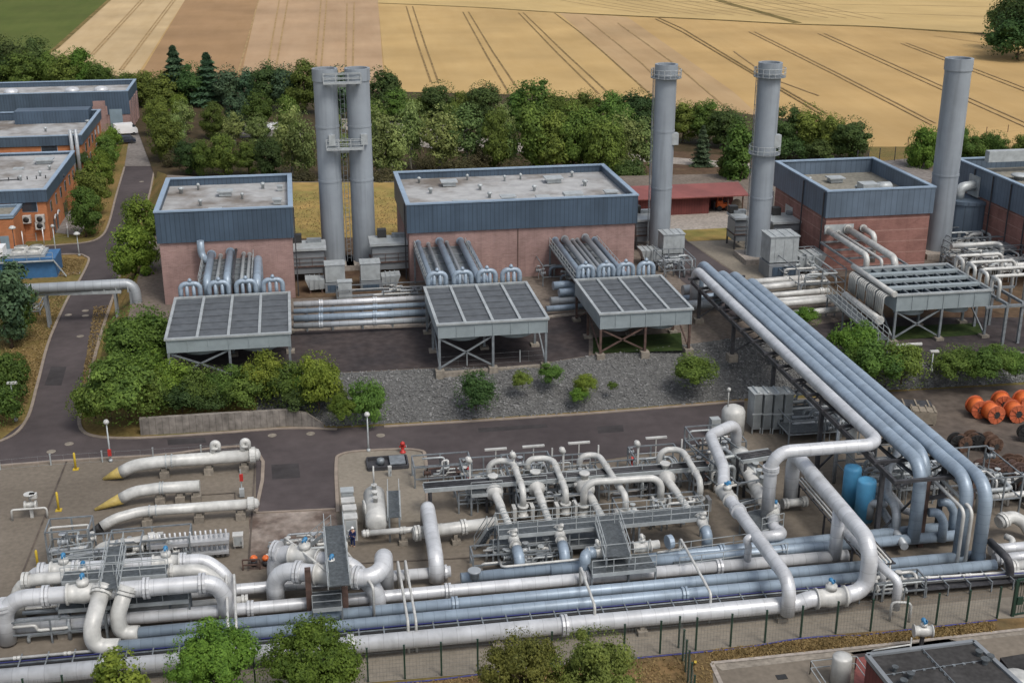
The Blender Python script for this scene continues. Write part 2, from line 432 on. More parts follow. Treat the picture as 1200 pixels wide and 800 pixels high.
for a in ([(327.4,0),(314,76)],[(337.5,0),(324,76)],[(376.4,0),(369.6,78)],[(383,0),(376.4,78)],[(168.8,0),(109.7,64)],[(165,0),(106,64)],
          [(202,0),(140,82)],[(205.5,0),(143.5,82)],[(406.7,4),(405,80)],[(415,3),(413.5,80)],[(303,0),(291,44),(277,92)],
          [(877.6,37),(980,88),(1092,146)],[(884,37),(985,87),(1097,144)],[(958.6,39),(1080,94),(1210,152)],[(966,39),(1085,92),(1210,147)],
          [(1056,50.6),(1210,110)],[(1062,50),(1210,106)],[(685,20),(752,74),(790,110)],[(724,27),(795,78),(850,125)],[(1095,42),(1210,58)],
          [(860,60),(905,92),(960,112)]):
    strip_px(mb, a, .5, .17)
for k in range(14):              # rows cut across the upper field
    x = 600+k*22
    strip_px(mb, [(x,-10),(x+95,7+k*.35),(x+150,15+k*.6)], .7, .15)
strip_px(mb, [(560,-3),(900,4),(1300,10)], .9, .15); strip_px(mb, [(860,10),(1300,24)], .7, .15)
struct('faint_field_tracks', mb, M['wheel2'])
# soil under the tree belt, and the pale track seen through it
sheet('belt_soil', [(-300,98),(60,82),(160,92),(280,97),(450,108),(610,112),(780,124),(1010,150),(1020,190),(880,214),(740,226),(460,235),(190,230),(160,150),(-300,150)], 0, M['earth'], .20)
sheet('bare_bank', [(760,176),(880,186),(890,212),(742,222)], 0, M['redearth'], .24)
sheet('pale_track', [(400,140),(470,146),(540,160),(620,170),(720,181),(880,193),(878,200),(720,189),(600,181),(520,178),(440,164),(400,152)], 0, M['pale'], .27)
sheet('belt_car_park', [(268,146),(335,144),(345,160),(280,163)], 0, M['hard'], .26)

# the upper terrace with its banks
TF = [(138,420),(192,456),(300,452),(395,437),(515,431),(610,430),(690,417),(800,404),(870,395),(930,402),(1000,420),(1060,428),(1130,420),(1210,412),(1330,405)]
BF = [(105,470),(165,493),(300,490),(395,499),(515,493),(610,487),(700,481),(800,473),(870,467),(930,463),(1000,458),(1060,456),(1130,452),(1210,447),(1330,440)]
TS = [(196,205),(180,262),(163,320),(150,372)]
BS = [(184,200),(168,262),(138,350),(122,400)]
TB = [(1330,178),(1000,190),(880,203),(740,206),(470,213),(340,213)]
tf = [at(x,y,PZ) for x,y in TF]; bf = [at(x,y,0) for x,y in BF]
ts = [at(x,y,PZ) for x,y in TS]; bs = [at(x,y,0) for x,y in BS]
tb = [at(x,y,PZ) for x,y in TB]; bb = [p + Vector((0,6,-PZ)) for p in tb]
mb = MB(); mb.poly(tf + tb + ts)
struct('upper_terrace', mb, M['tancon'])
def bank(top, bot, m, name, amp, sub=(4, 3)):
    mb = MB(); rows = sub[1]; P = []
    for i in range(len(top)-1):
        for k in range(sub[0]): 
            t = k/sub[0]; P.append((top[i].lerp(top[i+1],t), bot[i].lerp(bot[i+1],t)))
    P.append((top[-1], bot[-1])); n = rows+1
    for a, b in P:
        for j in range(n):
            q = a.lerp(b, j/rows)
            if 0 < j < rows: q = q + Vector((rnd.uniform(-amp,amp), rnd.uniform(-amp,amp), rnd.uniform(-amp,amp)))
            mb.v.append(tuple(q))
    for i in range(len(P)-1):
        for j in range(rows): mb.face((i*n+j, i*n+j+1, (i+1)*n+j+1, (i+1)*n+j))
    struct(name, mb, m); return P
rockP = bank(tf[2:], bf[2:], M['rock'], 'rock_slope', .035, (6, 5))
bank(ts+tf[:3], bs+bf[:3], M['grass'], 'grass_bank', .1)
bank(tb, bb, M['grass'], 'back_bank', .05)
mb = MB(); sr = random.Random(5)        # loose stones on the slope
for k in range(11000):
    i = sr.random()*(len(rockP)-1); i0 = int(i); t = sr.random()*1.02
    fr_ = i-i0; a = rockP[i0][0].lerp(rockP[i0+1][0], fr_); b = rockP[i0][1].lerp(rockP[i0+1][1], fr_); q = a.lerp(b, t)
    r_ = sr.uniform(.06,.17)*(1.5 if sr.random() < .06 else 1)
    n = len(mb.v); rot = Matrix.Rotation(sr.uniform(0,6.28),3,'Z') @ Matrix.Rotation(sr.uniform(0,3),3,'X')
    for v in ((1,0,0),(-.9,.1,0),(0,.8,.1),(.1,-.85,0),(0,.1,.62),(0,0,-.6)):
        mb.v.append(tuple(q + rot @ (Vector(v)*r_*sr.uniform(.8,1.2)) + Vector((0,0,.05))))
    for f in ((0,2,4),(2,1,4),(1,3,4),(3,0,4),(2,0,5),(1,2,5),(3,1,5),(0,3,5)): mb.face([n+a for a in f])
struct('loose_stones', mb, M['stone'], 'stuff')

Z1 = PZ
sheet('terrace_asphalt', [(200,392),(343,388),(510,383),(640,372),(690,368),(690,416.5),(610,429.5),(515,430.5),(395,436.5),(300,436.5),(205,418)], Z1, M['asphalt2'], .02)
sheet('terrace_asphalt_right', [(930,385),(1010,372),(1200,372),(1330,372),(1330,404),(1210,411),(1130,419),(1060,427),(1000,419),(930,401)], Z1, M['asphalt2'], .02)
sheet('pipe_bed', [(345,356),(640,340),(690,340),(690,366),(640,372),(510,381),(345,386)], Z1, M['tancon'], .03)
sheet('lush_grass_strip', [(695,396),(798,390),(800,411),(695,414.5)], Z1, M['lush'], .05)
sheet('lush_grass_strip', [(1043,383),(1148,379),(1152,392),(1046,399)], Z1, M['lush'], .05)
sheet('terrace_lawn', [(343,214),(470,214),(470,277),(343,280)], Z1, M['yellowgrass'], .03)
sheet('plant_bed_between_halls', [(343,278),(480,275),(480,345),(343,350)], Z1, M['redearth'], .025)
sheet('pale_yard', [(744,249),(905,246),(880,272),(790,276),(744,275)], Z1, M['pale'], .02)
sheet('lawn_strip', [(797,270),(880,266),(874,280),(806,283)], Z1, M['yellowgrass'], .035)
sheet('terrace_road', [(762,268),(788,271),(830,300),(890,340),(905,372),(860,372),(800,330),(770,300)], Z1, M['asphalt'], .03)
sheet('concrete_apron', [(806,283),(880,281),(960,322),(985,345),(900,345),(840,305)], Z1, M['pad'], .04)
sheet('gate_approach', [(1000,192),(1065,186),(1100,206),(1040,232)], Z1, M['hard'], .03)
sheet('right_plant_bed', [(930,330),(1330,290),(1330,372),(1010,372)], Z1, M['redearth'], .015)

# lower yard
sheet('lower_yard', [(-80,548),(110,536),(300,524),(400,505),(620,492),(870,470),(1340,446),(1600,640),(1600,690),(1200,724.5),(1000,741),(905,746),(812,761.5),(560,785),(300,808),(-60,842),(-200,860)], 0, M['yard'], .02)
sheet('lower_road', cpx([(-90,552),(60,540),(180,533),(300,527)],3)+[(300,601),(393,596)]+cpx([(395,546),(402,533),(440,528),(488,528),(497,540)],4)+
      [(500,565),(560,552),(700,540),(840,520),(872,482),(872,469),(800,475),(700,483),(610,489),(515,495),(450,499),(395,502),(337,501),(250,507),(169,512),(121.5,512),(98,506),(93,489.5),(101,459),(116,400),(131,353),(150,295),(172,240),(181.5,195),(146,195),(136,230),(127.5,262),(119,277),(102,284),(57,288),(-80,296),(-80,306),(57,299),(90,298),(101,301),(104,306),(93.5,328),(79,351),(57,400),(44,449),(30,493),(0,516),(-90,540)], 0, M['asphalt'], .045)
sheet('hardstanding', [(146,195),(181.5,195),(194,170),(200,142),(165,140),(150,150),(150,170)], 0, M['hard'], .05)
sheet('loading_pad', [(292,602),(393,597),(401,660),(292,668)], 0, M['dirty'], .05)
sheet('round_ended_pad', cpx([(399,596),(396,546),(403,533),(440,529),(487,529),(497,541),(500,600)],4)+[(500,612),(400,614)], 0, M['pad'], .06)
sheet('drum_yard', [(1000,462),(1100,456),(1340,444),(1500,545),(1250,610),(1160,560),(1080,500)], 0, M['dirt'], .05)
kerb('kerb', cpx([(300,601),(393,596.5)],2), .04, .2)
kerb('kerb', cpx([(396,600),(394,546),(401,532),(440,527.5),(489,527.5),(499,540),(501,600)],5), .04, .3)
kerb('kerb', cpx([(-90,553),(60,541),(180,534),(300,527),(300,600)],4), .04, .3)
kerb('kerb', cpx([(131,353),(116,400),(101,459),(93,489.5),(98,506),(121.5,512.5),(169,513),(250,508),(337,502),(395,503)],5), .04, .35)
kerb('kerb', cpx([(450,500),(515,496),(610,490),(700,484),(800,476),(872,470)],3), .04, .35)
kerb('kerb', cpx([(-90,541),(0,517),(30,494),(44,450),(57,401),(79,351),(93.5,328),(104,306),(100,300.5),(90,298),(57,299),(-80,306)],6), .04, .3)
kerb('kerb', cpx([(-80,296),(57,288),(102,284),(119,277),(127.5,262),(136,230),(146,196)],5), .04, .3)
kerb('kerb', cpx([(181.5,196),(172,240),(150,295),(131,353)],3), .04, .3)
sheet('office_path', [(57,272),(75,240),(100,262),(118,262),(115,268),(90,276)], 0, M['hard'], .05)
sheet('lawn_path', [(60,322),(94,318),(94,321),(60,325)], 0, M['pale'], .05)
mb = MB()                        # patched lines in the yard surface
for a in ([(78,540),(26,672)],[(300,527),(291,668)],[(410,660),(800,640)],[(222,580),(275,577),(276,594),(222,596)]): strip_px(mb, a, .16, .075)
struct('yard_joints', mb, M['dirt'])
M['patchy'] = mat('road_patch', (.050,.046,.047), .9, scale=.4, var=.2, fine=1.5, finek=.8)
for px_ in ([(196,515),(240,513),(242,519),(197,522)],[(318,545),(350,543),(352,560),(319,562)],[(560,502),(640,497),(642,501),(561,507)],[(60,430),(78,430),(72,452),(52,452)],[(700,500),(730,498),(731,506),(701,508)],[(150,235),(160,235),(157,252),(146,252)]): sheet('road_patch', px_, 0, M['patchy'], .052)
for i, (x, y, lb) in enumerate(((80,369,'pale square manhole cover at left side of the office road'),(100,364,'upper pale manhole cover in the office road just below the pipe bridge'),
     (100,370,'lower pale manhole cover of the pair in the office road'),(94,394,'pale manhole cover alone in the middle of the office road'),
     (110,400,'faint manhole cover near the right kerb of the office road'),(81,520,'oval manhole cover in asphalt at the road junction'),(60,529,'manhole cover nearest the left edge of the junction'),
     (319,510,'manhole cover on the lower road left of the round ended pad'),(364,508,'manhole cover on lower road below the hedge end'),(446,510,'manhole cover on lower road beside the street lamp'),
     (166,213,'manhole cover on dark road beyond the bright green trees'))):
    mb = MB(); p = at(x, y, .05); mb.lathe(p, [(.42,0),(.42,.03),(.36,.035)], 12, smooth=False)
    tag(obj('manhole_cover', mb, M['concrete']), lb, 'manhole cover', 'manhole covers in the roads')
# strip beyond the fence at the bottom of the picture
sheet('outer_yard', [(834,778),(1010,759.5),(1200,738.5),(1500,705),(1700,900),(850,960)], 0, M['yard'], .06)
M['dryverge'] = mat('parched_verge', (.235,.15,.07), .95, scale=.3, col2=(.125,.092,.045), fine=1.1, bump=.4, bscale=3)
sheet('parched_verge', [(-60,850),(300,813),(480,801),(640,782),(731,771.5),(815,763.5),(896,754.5),(979,743.5),(1060,737.5),(1165,725.5),(1210,724),(1210,736),(1010,758),(834,777),(855,960),(-60,980)], 0, M['dryverge'], .055)
sheet('fence_strip', [(-60,816),(300,783),(600,757),(940,722),(1200,698),(1210,722),(1168,725),(1060,737),(979,743),(896,754),(815,763),(731,771),(560,789),(300,811),(-60,846)], 0, M['pad'], .035)
sheet('outer_path', [(834,776),(1010,757.5),(1200,736.5),(1400,713),(1400,720),(1200,744),(1010,766),(846,786)], 0, M['concrete'], .07)
mb = MB(); strip_px(mb, [(834,776),(1010,757.5),(1200,736.5),(1400,713)], .3, .12); strip_px(mb, [(834,776),(852,815)], .3, .12); struct('outer_kerb', mb, M['pale'])
sheet('dark_paving', [(995,765),(1110,749),(1140,756),(1010,772)], 0, M['asphalt2'], .07)
sheet('red_paving', [(1002,772),(1022,768),(1045,812),(1000,812)], 0, M['redroof'], .08)

# ------------------------------------------------------------------ buildings
def vent(mb, p, s, kind):
    if kind == 0: mb.box(p+Vector((0,0,.35)), (s,s*.8,.5)); mb.box(p+Vector((0,0,.68)), (s*1.3,s*1.1,.16))
    elif kind == 1: mb.lathe(p, [(s*.32,0),(s*.32,.5),(s*.55,.55),(s*.5,.75),(s*.2,.85)], 12)
    else: mb.box(p+Vector((0,0,.14)), (s*1.3,s*.9,.28))
def hall(name, label, cat, fl, z0, top, frx, bl, band, mw, mc, mr, over=.25, recess=.9, y1=None, group=None, x1=None, plint=None):
    """fl: front left foot; top: its roof row; frx: (px,py) of the front right roof corner; bl: back left roof corner; band: row of the lower cladding edge"""
    p = at(*fl, z0); zt = zat(p, top); zb = zat(p, band) if band else zt-1.0
    X0, Y0 = p.x, p.y
    X1 = x1 if x1 is not None else at(*frx, zt).x
    Y1 = y1 if y1 is not None else at(*bl, zt).y
    t = thing(name, label, cat, ((X0+X1)/2, Y0, z0), group)
    mb = MB(); mb.span(X0,X1,Y0,Y1,z0-.3,zt-recess-.3); obj('wall', mb, mw, t)
    o = over; mb = MB(); th = .35
    mb.span(X0-o,X1+o,Y0-o,Y0-o+th,zb,zt); mb.span(X0-o,X1+o,Y1+o-th,Y1+o,zb,zt)
    mb.span(X0-o,X0-o+th,Y0-o+th,Y1+o-th,zb,zt); mb.span(X1+o-th,X1+o,Y0-o+th,Y1+o-th,zb,zt)
    obj('wall_cladding', mb, mc, t)
    mb = MB(); e = .09
    mb.span(X0-o-e,X1+o+e,Y0-o-e,Y0-o+th+.15,zt+.003,zt+.16); mb.span(X0-o-e,X1+o+e,Y1+o-th-.15,Y1+o+e,zt+.003,zt+.16)
    mb.span(X0-o-e,X0-o+th+.15,Y0-o+th+.15,Y1+o-th-.15,zt+.003,zt+.16); mb.span(X1+o-th-.15,X1+o+e,Y0-o+th+.15,Y1+o-th-.15,zt+.003,zt+.16)
    obj('parapet_cap', mb, M['cap'], t)
    mb = MB(); mb.span(X0-o+th,X1+o-th,Y0-o+th,Y1+o-th,zt-recess-.25,zt-recess); roof = obj('roof', mb, mr, t)
    return dict(t=t, X0=X0, X1=X1, Y0=Y0, Y1=Y1, zt=zt, zb=zb, z0=z0, zr=zt-recess, roof=roof)
def roof_bits(h, spots, m='lsteel'):
    """spots: (u, v, size, kind) as fractions of the roof"""
    for u, v, s, k in spots:
        mb = MB(); p = Vector((h['X0']+(h['X1']-h['X0'])*u, h['Y0']+(h['Y1']-h['Y0'])*v, h['zr']))
        vent(mb, p, s, k); obj('roof_vent', mb, M[m], h['roof'])
def panel(h, name, m, face, a0, a1, z0, z1, d=.06, parent=None):
    mb = MB()
    if face == 'f': mb.span(a0, a1, h['Y0']-d, h['Y0']-.003, z0, z1)
    if face == 'l': mb.span(h['X0']-d, h['X0']-.003, a0, a1, z0, z1)
    if face == 'r': mb.span(h['X1']+.003, h['X1']+d, a0, a1, z0, z1)
    return obj(name, mb, m, parent or h['t'])
def gutter(h, face, a, m='dsteel'):
    mb = MB(); o = .36
    if face == 'f': mb.bar((a,h['Y0']-o,h['z0']),(a,h['Y0']-o,h['zt']-.2),.14)
    if face == 'l': mb.bar((h['X0']-o,a,h['z0']),(h['X0']-o,a,h['zt']-.2),.14)
    if face == 'r': mb.bar((h['X1']+o,a,h['z0']),(h['X1']+o,a,h['zt']-.2),.14)
    obj('downpipe', mb, M[m], h['t'])

B1 = hall('compressor_hall', 'small pink brick hall with blue cladding and wet flat roof, left of twin stacks', 'building', (194,357), PZ, 249, (340,243), (205,210), 285, M['brickp'], M['clad'], M['roofw'])
roof_bits(B1, [(.48,.62,1.5,0),(.12,.75,.7,1),(.3,.35,.5,1),(.42,.2,1.2,2),(.15,.12,1.4,2),(.78,.8,.6,1),(.9,.3,.9,0),(.62,.5,.4,1),(.8,.12,1.2,2),(.25,.85,.4,1),(.92,.7,.6,0)])
gutter(B1, 'r', B1['Y0']+.6)
B2 = hall('compressor_hall', 'largest pink brick hall with blue cladding band, between the twin stacks and third stack', 'building', (481,331), PZ, 240, (747.5,231), (467.5,202.5), 273, M['brickp'], M['clad'], M['roofw'])
roof_bits(B2, [(.1,.15,1.4,2),(.13,.5,.6,1),(.23,.72,1.7,0),(.24,.2,1.5,2),(.36,.55,.6,1),(.38,.3,.6,1),(.45,.18,1.5,0),(.6,.12,1.4,0),(.6,.45,.6,1),(.72,.7,1.9,0),(.76,.3,1.9,2),(.85,.55,.7,1),(.92,.2,1.4,0),(.83,.85,.5,1),(.5,.8,.4,1),(.58,.84,.4,1),(.33,.88,.4,1),(.1,.85,.5,1)])
gutter(B2, 'l', B2['Y0']+1.5)
mb = MB(); mb.bar((B2['X0']+13.6,B2['Y0']-.03,B2['z0']),(B2['X0']+13.6,B2['Y0']-.03,B2['zb']),.09); obj('wall_joint', mb, M['rust'], B2['t'])
B4 = hall('compressor_hall', 'red brick hall with pale string courses and gravel roof, between the two right stacks', 'building', (963,318), PZ, 224.5, (1090,217.7), (910,190), 255, M['brickr'], M['clad2'], M['roofg'], recess=1.9)
roof_bits(B4, [(.45,.7,1.7,0),(.14,.45,.7,1),(.3,.12,1.2,2),(.72,.3,1.5,0),(.2,.72,.5,1),(.5,.4,.5,1),(.86,.12,1.6,2)])
mb = MB(); q = Vector((B4['X0']+(B4['X1']-B4['X0'])*.56, B4['Y0']+5.5, B4['zr'])); mb.box(q+Vector((0,0,.8)),(2.2,2,1.3)); mb.lathe(q+Vector((1.2,0,.8)),[(.7,0),(.7,1.8),(.4,2.1)],14,(1,0,0)); obj('extract_fan', mb, M['lsteel'], B4['roof'])
for a in (.38,.0): gutter(B4, 'l', B4['Y0']+a*(B4['Y1']-B4['Y0'])+.5)
panel(B4, 'louvre', M['lsteel'], 'l', B4['Y0']+11, B4['Y0']+13.5, PZ+2.6, PZ+5.6); panel(B4, 'louvre', M['lsteel'], 'l', B4['Y0']+18, B4['Y0']+20.5, PZ+3, PZ+6.2)
panel(B4, 'pipe_entry_panel', M['lsteel'], 'f', aty(966,268,B4['Y0']).x, aty(1000,268,B4['Y0']).x, aty(980,274,B4['Y0']).z, aty(980,263,B4['Y0']).z)
P5 = at(1210, 312, PZ)
B5 = hall('compressor_hall', 'red brick hall cut off by the right edge of the picture', 'building', (1236,338), PZ, 240, (1400,210), (1118,187), 274, M['brickr'], M['clad2'], M['roofg'], recess=1.4, x1=at(1236,338,PZ).x+30)
roof_bits(B5, [(.17,.72,2.3,1),(.12,.45,.8,0)])
mb = MB(); yb = B5['Y1']; mb.span(B5['X0']+2.5, B5['X0']+16, yb-3.5, yb-2.4, B5['zt']+.2, B5['zt']+1.7); obj('roof_duct', mb, M['lsteel'], B5['t'])
mb = MB()
for k in range(6):
    x = B5['X0']+14+k*.7; mb.bar((x,yb-2.2,B5['zr']),(x,yb-2.2,B5['zt']+2.2),.06)
mb.bar((B5['X0']+14,yb-2.2,B5['zt']+2.2),(B5['X0']+17.5,yb-2.2,B5['zt']+2.2),.06); mb.bar((B5['X0']+14,yb-2.2,B5['zt']+1.2),(B5['X0']+17.5,yb-2.2,B5['zt']+1.2),.06)
obj('roof_handrail', mb, M['steel'], B5['t'])
for f in (.3,.45,.62,.8): gutter(B5, 'l', B5['Y0']+f*(B5['Y1']-B5['Y0']))
mb = MB(); x = B5['X0']
for k in range(9): mb.bar((x+6+k*.5, B5['Y0']+10, B5['zr']),(x+6+k*.5,B5['Y0']+10,B5['zr']+1),.06)
obj('yellow_handrail', mb, M['yellow'], B5['roof'])

# offices on the left
def windows(h, face, spots, zlo, zhi, w, mg=None, frame='white_frame'):
    for a in spots:
        f = panel(h, 'window', M['cap'], face, a-w/2-.08, a+w/2+.08, zlo-.08, zhi+.08, .05)
        g = panel(h, 'pane', mg or M['glass'], face, a-w/2, a+w/2, zlo, zhi, .09, f)
O1 = hall('warehouse', 'long blue clad warehouse with pink brick piers, furthest back at left', 'building', (-66,160), 0, 113, (151,104.5), (-60,99), 140, M['brickp'], M['clad'], M['roofw'], over=.12, recess=1.0)
x0, x1 = at(0,148,0).x, O1['X1']
for a, b, zz in ((at(67,140,0).x, at(112,140,0).x, .62), (at(122,140,0).x, at(138,140,0).x, .62)):
    panel(O1, 'brick_panel', M['brickp'], 'f', a, b, O1['zb']-.05, O1['zb']+(O1['zt']-O1['zb'])*.38, .2)
panel(O1, 'brick_pier', M['brickp'], 'f', at(119.5,145,0).x, at(133,145,0).x, 0, O1['zt']-1.8, .3)
panel(O1, 'brick_pier', M['brickp'], 'f', at(-2,150,0).x, at(4,150,0).x, 0, O1['zt']-1.8, .3)
panel(O1, 'roller_door', M['bdoor'], 'f', at(136,146,0).x, at(150,146,0).x, 0, 4.6, .2)
for f in (.1,.35,.6,.85):
    a = O1['Y0']+f*(O1['Y1']-O1['Y0']); panel(O1, 'brick_pier', M['brickp'], 'r', a-1.2, a+1.2, 0, O1['zt']-2.2, .25)
for px in (20, 88, 121):
    mb = MB(); q = at(px, 104, O1['zr']); q.y = O1['Y0']+(O1['Y1']-O1['Y0'])*.5; mb.lathe(q, [(1.5,0),(1.5,.4),(1.1,.8),(.4,1.0)], 16); obj('roof_light', mb, M['white'], O1['roof'])
O2 = hall('office_building', 'orange brick office with blue parapet and sunken roof, middle of three at left', 'building', (-40,212), 0, 163, (93.5,158.5), (-12,133), 174, M['bricko'], M['clad'], M['roofw'], over=.3, recess=1.5)
mb = MB(); mb.span(at(12,141,O2['zt']).x, at(100,139,O2['zt']).x, O2['Y1']-4.5, O2['Y1']-.5, O2['zr'], O2['zt']+.9); obj('plant_room', mb, M['clad'], O2['roof'])
roof_bits(O2, [(.87,.3,.9,1),(.93,.75,.8,1),(.6,.5,.6,1)])
windows(O2, 'f', [at(51,176,6).x], 4.6, 5.8, 2.6)
L2 = O2['Y1']-O2['Y0']
windows(O2, 'r', [O2['Y0']+f*L2 for f in (.2,.36,.52,.68,.84)], 3.6, 5.0, 1.2)
windows(O2, 'r', [O2['Y0']+f*L2 for f in (.2,.36,.68,.84)], .8, 2.4, 1.2)
mb = MB()
for dx in (0,.9): mb.tube([Vector((O2['X1']-1.4+dx,O2['Y0']-.9,0)),Vector((O2['X1']-1.4+dx,O2['Y0']-.9,O2['zt']+1.2))],.33,10)
obj('flue', mb, M['greyc'], O2['t'])
O3 = hall('office_building', 'orange brick office nearest the camera at left edge, with air conditioning units', 'building', (-40,286), 0, 226, (51.5,222.5), (0,181), 240, M['bricko'], M['clad'], M['roofw'], over=.3, recess=.35)
L3 = O3['Y1']-O3['Y0']
roof_bits(O3, [(.72,.75,2.2,0),(.6,.3,.5,1),(.8,.4,.5,1),(.86,.55,.5,1),(.45,.6,1.2,2)])
mb = MB()
mb.bar((O3['X0']+2,O3['Y0']+L3*.3,O3['zr']+.12),(O3['X1']-5,O3['Y0']+L3*.32,O3['zr']+.12),.12)
for k in range(9): mb.lathe(Vector((O3['X0']+4+k*1.3, O3['Y0']+L3*(.3+.02*(2+k*1.3)/(O3['X1']-O3['X0']-7)), O3['zr'])), [(.09,0),(.09,.5)], 6)
obj('roof_cable_run', mb, M['dsteel'], O3['roof'])
windows(O3, 'f', [at(28,237,O3['zb']).x], O3['zb']-1.4, O3['zb']-.05, 3.4)
windows(O3, 'r', [O3['Y0']+f*L3 for f in (.13,.3,.46,.62,.78,.92)], 3.6, 5.0, 1.0)
for f in (.16,.26,.52,.58): panel(O3, 'door', M['glass'], 'r', O3['Y0']+f*L3-.6, O3['Y0']+f*L3+.6, 0, 2.2, .08)
for f in (.16,.26):
    a = O3['Y0']+f*L3; mb = MB(); mb.tube([Vector((O3['X1']+.3,a+.8*math.cos(u),2.25+.5*math.sin(u))) for u in [k*math.pi/8 for k in range(9)]],.12,6); obj('door_canopy', mb, M['white'], O3['t'])
for px, py in ((31,257),(47,256),(47,264)):
    q = at(px, py, 3); k = (O3['Y0']-q.y)/q.y
    # the unit hangs on the front wall
    d = (at(px,py,0)-CP); q = CP + d*((O3['Y0']-.45)/d.y)
    o_ = MB(); o_.box(q, (1.25,.7,1.1)); u = obj('air_conditioner', o_, M['whitep'], O3['t'])
    o_ = MB(); o_.lathe(q+Vector((0,-.353,0)), [(.42,0),(.42,-.03),(.1,-.04)], 16, (0,1,0)); obj('fan_grille', o_, M['black'], u)
AN = hall('office_annex', 'small flat roofed brick annex with a pale blue door at left edge', 'building', (-30,300), 0, 255, (17,250), (-20,247), 258, M['bricko'], M['cap'], M['roofg'], over=.05, recess=.3, y1=O3['Y0']-.1)
panel(AN, 'door', M['bdoor'], 'f', at(2,290,1).x, at(12,290,1).x, 0, 2.7, .1)

# red shed beyond the third stack
S = at(738,255,PZ); Sx1 = at(874,250,PZ).x; Sy0 = S.y; Sy1 = Sy0+4
t = thing('open_shed', 'long red shed with sheet roof and open bay at right, behind the third stack', 'shed', ((S.x+Sx1)/2,Sy0,PZ))
xs = at(830,250,PZ).x
mb = MB(); mb.span(S.x,xs,Sy0+.3,Sy1,PZ,PZ+2.75); obj('wall', mb, M['redwall'], t)
mb = MB(); mb.span(xs+.003,Sx1-.6,Sy1-.3,Sy1,PZ,PZ+3.1); obj('back_wall', mb, M['redwall'], t)
mb = MB(); n = len(mb.v)
for z in (0,.16): mb.v += [(S.x-.5,Sy0-.7,PZ+2.7+z),(Sx1+.3,Sy0-.7,PZ+2.7+z),(Sx1+.3,Sy1+.5,PZ+3.5+z),(S.x-.5,Sy1+.5,PZ+3.5+z)]
for q in ((3,2,1,0),(4,5,6,7),(0,1,5,4),(1,2,6,5),(2,3,7,6),(3,0,4,7)): mb.face(q)
obj('roof', mb, M['redroof'], t)
for x in (Sx1-.5, (xs+Sx1)/2):
    mb = MB(); mb.bar((x,Sy0-.2,PZ),(x,Sy0-.2,PZ+2.72),.16); obj('post', mb, M['wood'], t)
# orange tractor-like machine and a drum in the open bay
q = at(850,249,PZ); q.y = Sy0+2.0
t = thing('orange_loader', 'small orange loader parked in the open bay of the red shed', 'loader', q)
mb = MB(); mb.box(q+Vector((0,0,.75)),(2.0,1.1,.55)); mb.box(q+Vector((-.5,0,1.2)),(.9,.9,.5)); obj('body', mb, M['orange'], t)
mb = MB(); mb.bar(q+Vector((-.2,-.4,1.4)),q+Vector((-.2,-.4,2.1)),.08); mb.bar(q+Vector((-.9,-.4,1.4)),q+Vector((-.9,-.4,2.1)),.08); mb.box(q+Vector((-.55,0,2.12)),(1.1,1,.08)); obj('cab_roof', mb, M['orange2'], t)
for dx in (-.65,.65):
    for dy in (-.6,.6):
        mb = MB(); mb.lathe(q+Vector((dx,dy-.13,.4)),[(.4,0),(.4,.26)],14,(0,1,0)); obj('wheel', mb, M['black'], t)
mb = MB(); mb.bar(q+Vector((1,-.45,.8)),q+Vector((1.9,-.45,.35)),.14); mb.bar(q+Vector((1,.45,.8)),q+Vector((1.9,.45,.35)),.14); mb.box(q+Vector((2.1,0,.3)),(.5,1.4,.5)); obj('bucket', mb, M['orange2'], t)
q = at(861,246,PZ); q.y = Sy0+1.6; q.x = at(862,246,PZ).x
mb = MB(); mb.lathe(q+Vector((0,-.3,.8)),[(.8,0),(.8,.08),(.45,.09),(.45,.8),(.8,.81),(.8,.9)],18,(.3,1,0),False); tag(obj('hose_reel', mb, M['woodl']),'pale hose reel standing at the right post of the red shed','reel')
for i,(px,lb) in enumerate(((840,'dark bin deep in the left of the red shed open bay'),(846,'second dark bin beside orange loader in shed'))):
    q = at(px,246,PZ); q.y = Sy0+2.8
    mb = MB(); mb.prism([(q.x-.5,q.y-.5),(q.x+.5,q.y-.5),(q.x+.55,q.y+.5),(q.x-.55,q.y+.5)],PZ,PZ+1.2); mb.box(q+Vector((0,0,1.25)),(1.2,1.2,.1)); tag(obj('bin',mb,M['dsteel']),lb,'bin')

# building with dark felt roof, bottom right
p = at(1060,822,0); zt_ = 3.4
c = [at(1016,768,zt_), at(1141,752,zt_), at(1200,806,zt_), at(1066,830,zt_)]
t = thing('low_felt_roof_building', 'low building with dark felt roof cut off by the bottom edge', 'building', ((c[0].x+c[2].x)/2,c[3].y,0))
mb = MB(); mb.prism([(v.x,v.y) for v in c[::-1]], 0, zt_-.4); obj('wall', mb, M['redwall'], t)
mb = MB(); mb.prism([(v.x,v.y) for v in c[::-1]], zt_-.397, zt_); roof = obj('roof', mb, M['rooff'], t)
mb = MB()
for a, b in zip(c, c[1:]+c[:1]): mb.bar(a+Vector((0,0,.0)), b+Vector((0,0,.0)), .3, .3)
obj('roof_edge', mb, M['greyc'], t)
def lerpc(u, v): return c[0].lerp(c[1],u).lerp(c[3].lerp(c[2],u),v)
mb = MB()
for u in [k/11 for k in range(12)]: mb.box(lerpc(u,.4)+Vector((0,0,.05)),(.16,.16,.08)); mb.box(lerpc(.5,u)+Vector((0,0,.05)),(.16,.16,.08))
mb.bar(lerpc(0,.4)+Vector((0,0,.09)),lerpc(1,.4)+Vector((0,0,.09)),.035); mb.bar(lerpc(.5,0)+Vector((0,0,.13)),lerpc(.5,1)+Vector((0,0,.13)),.05)
obj('lightning_tape', mb, M['steel'], roof)
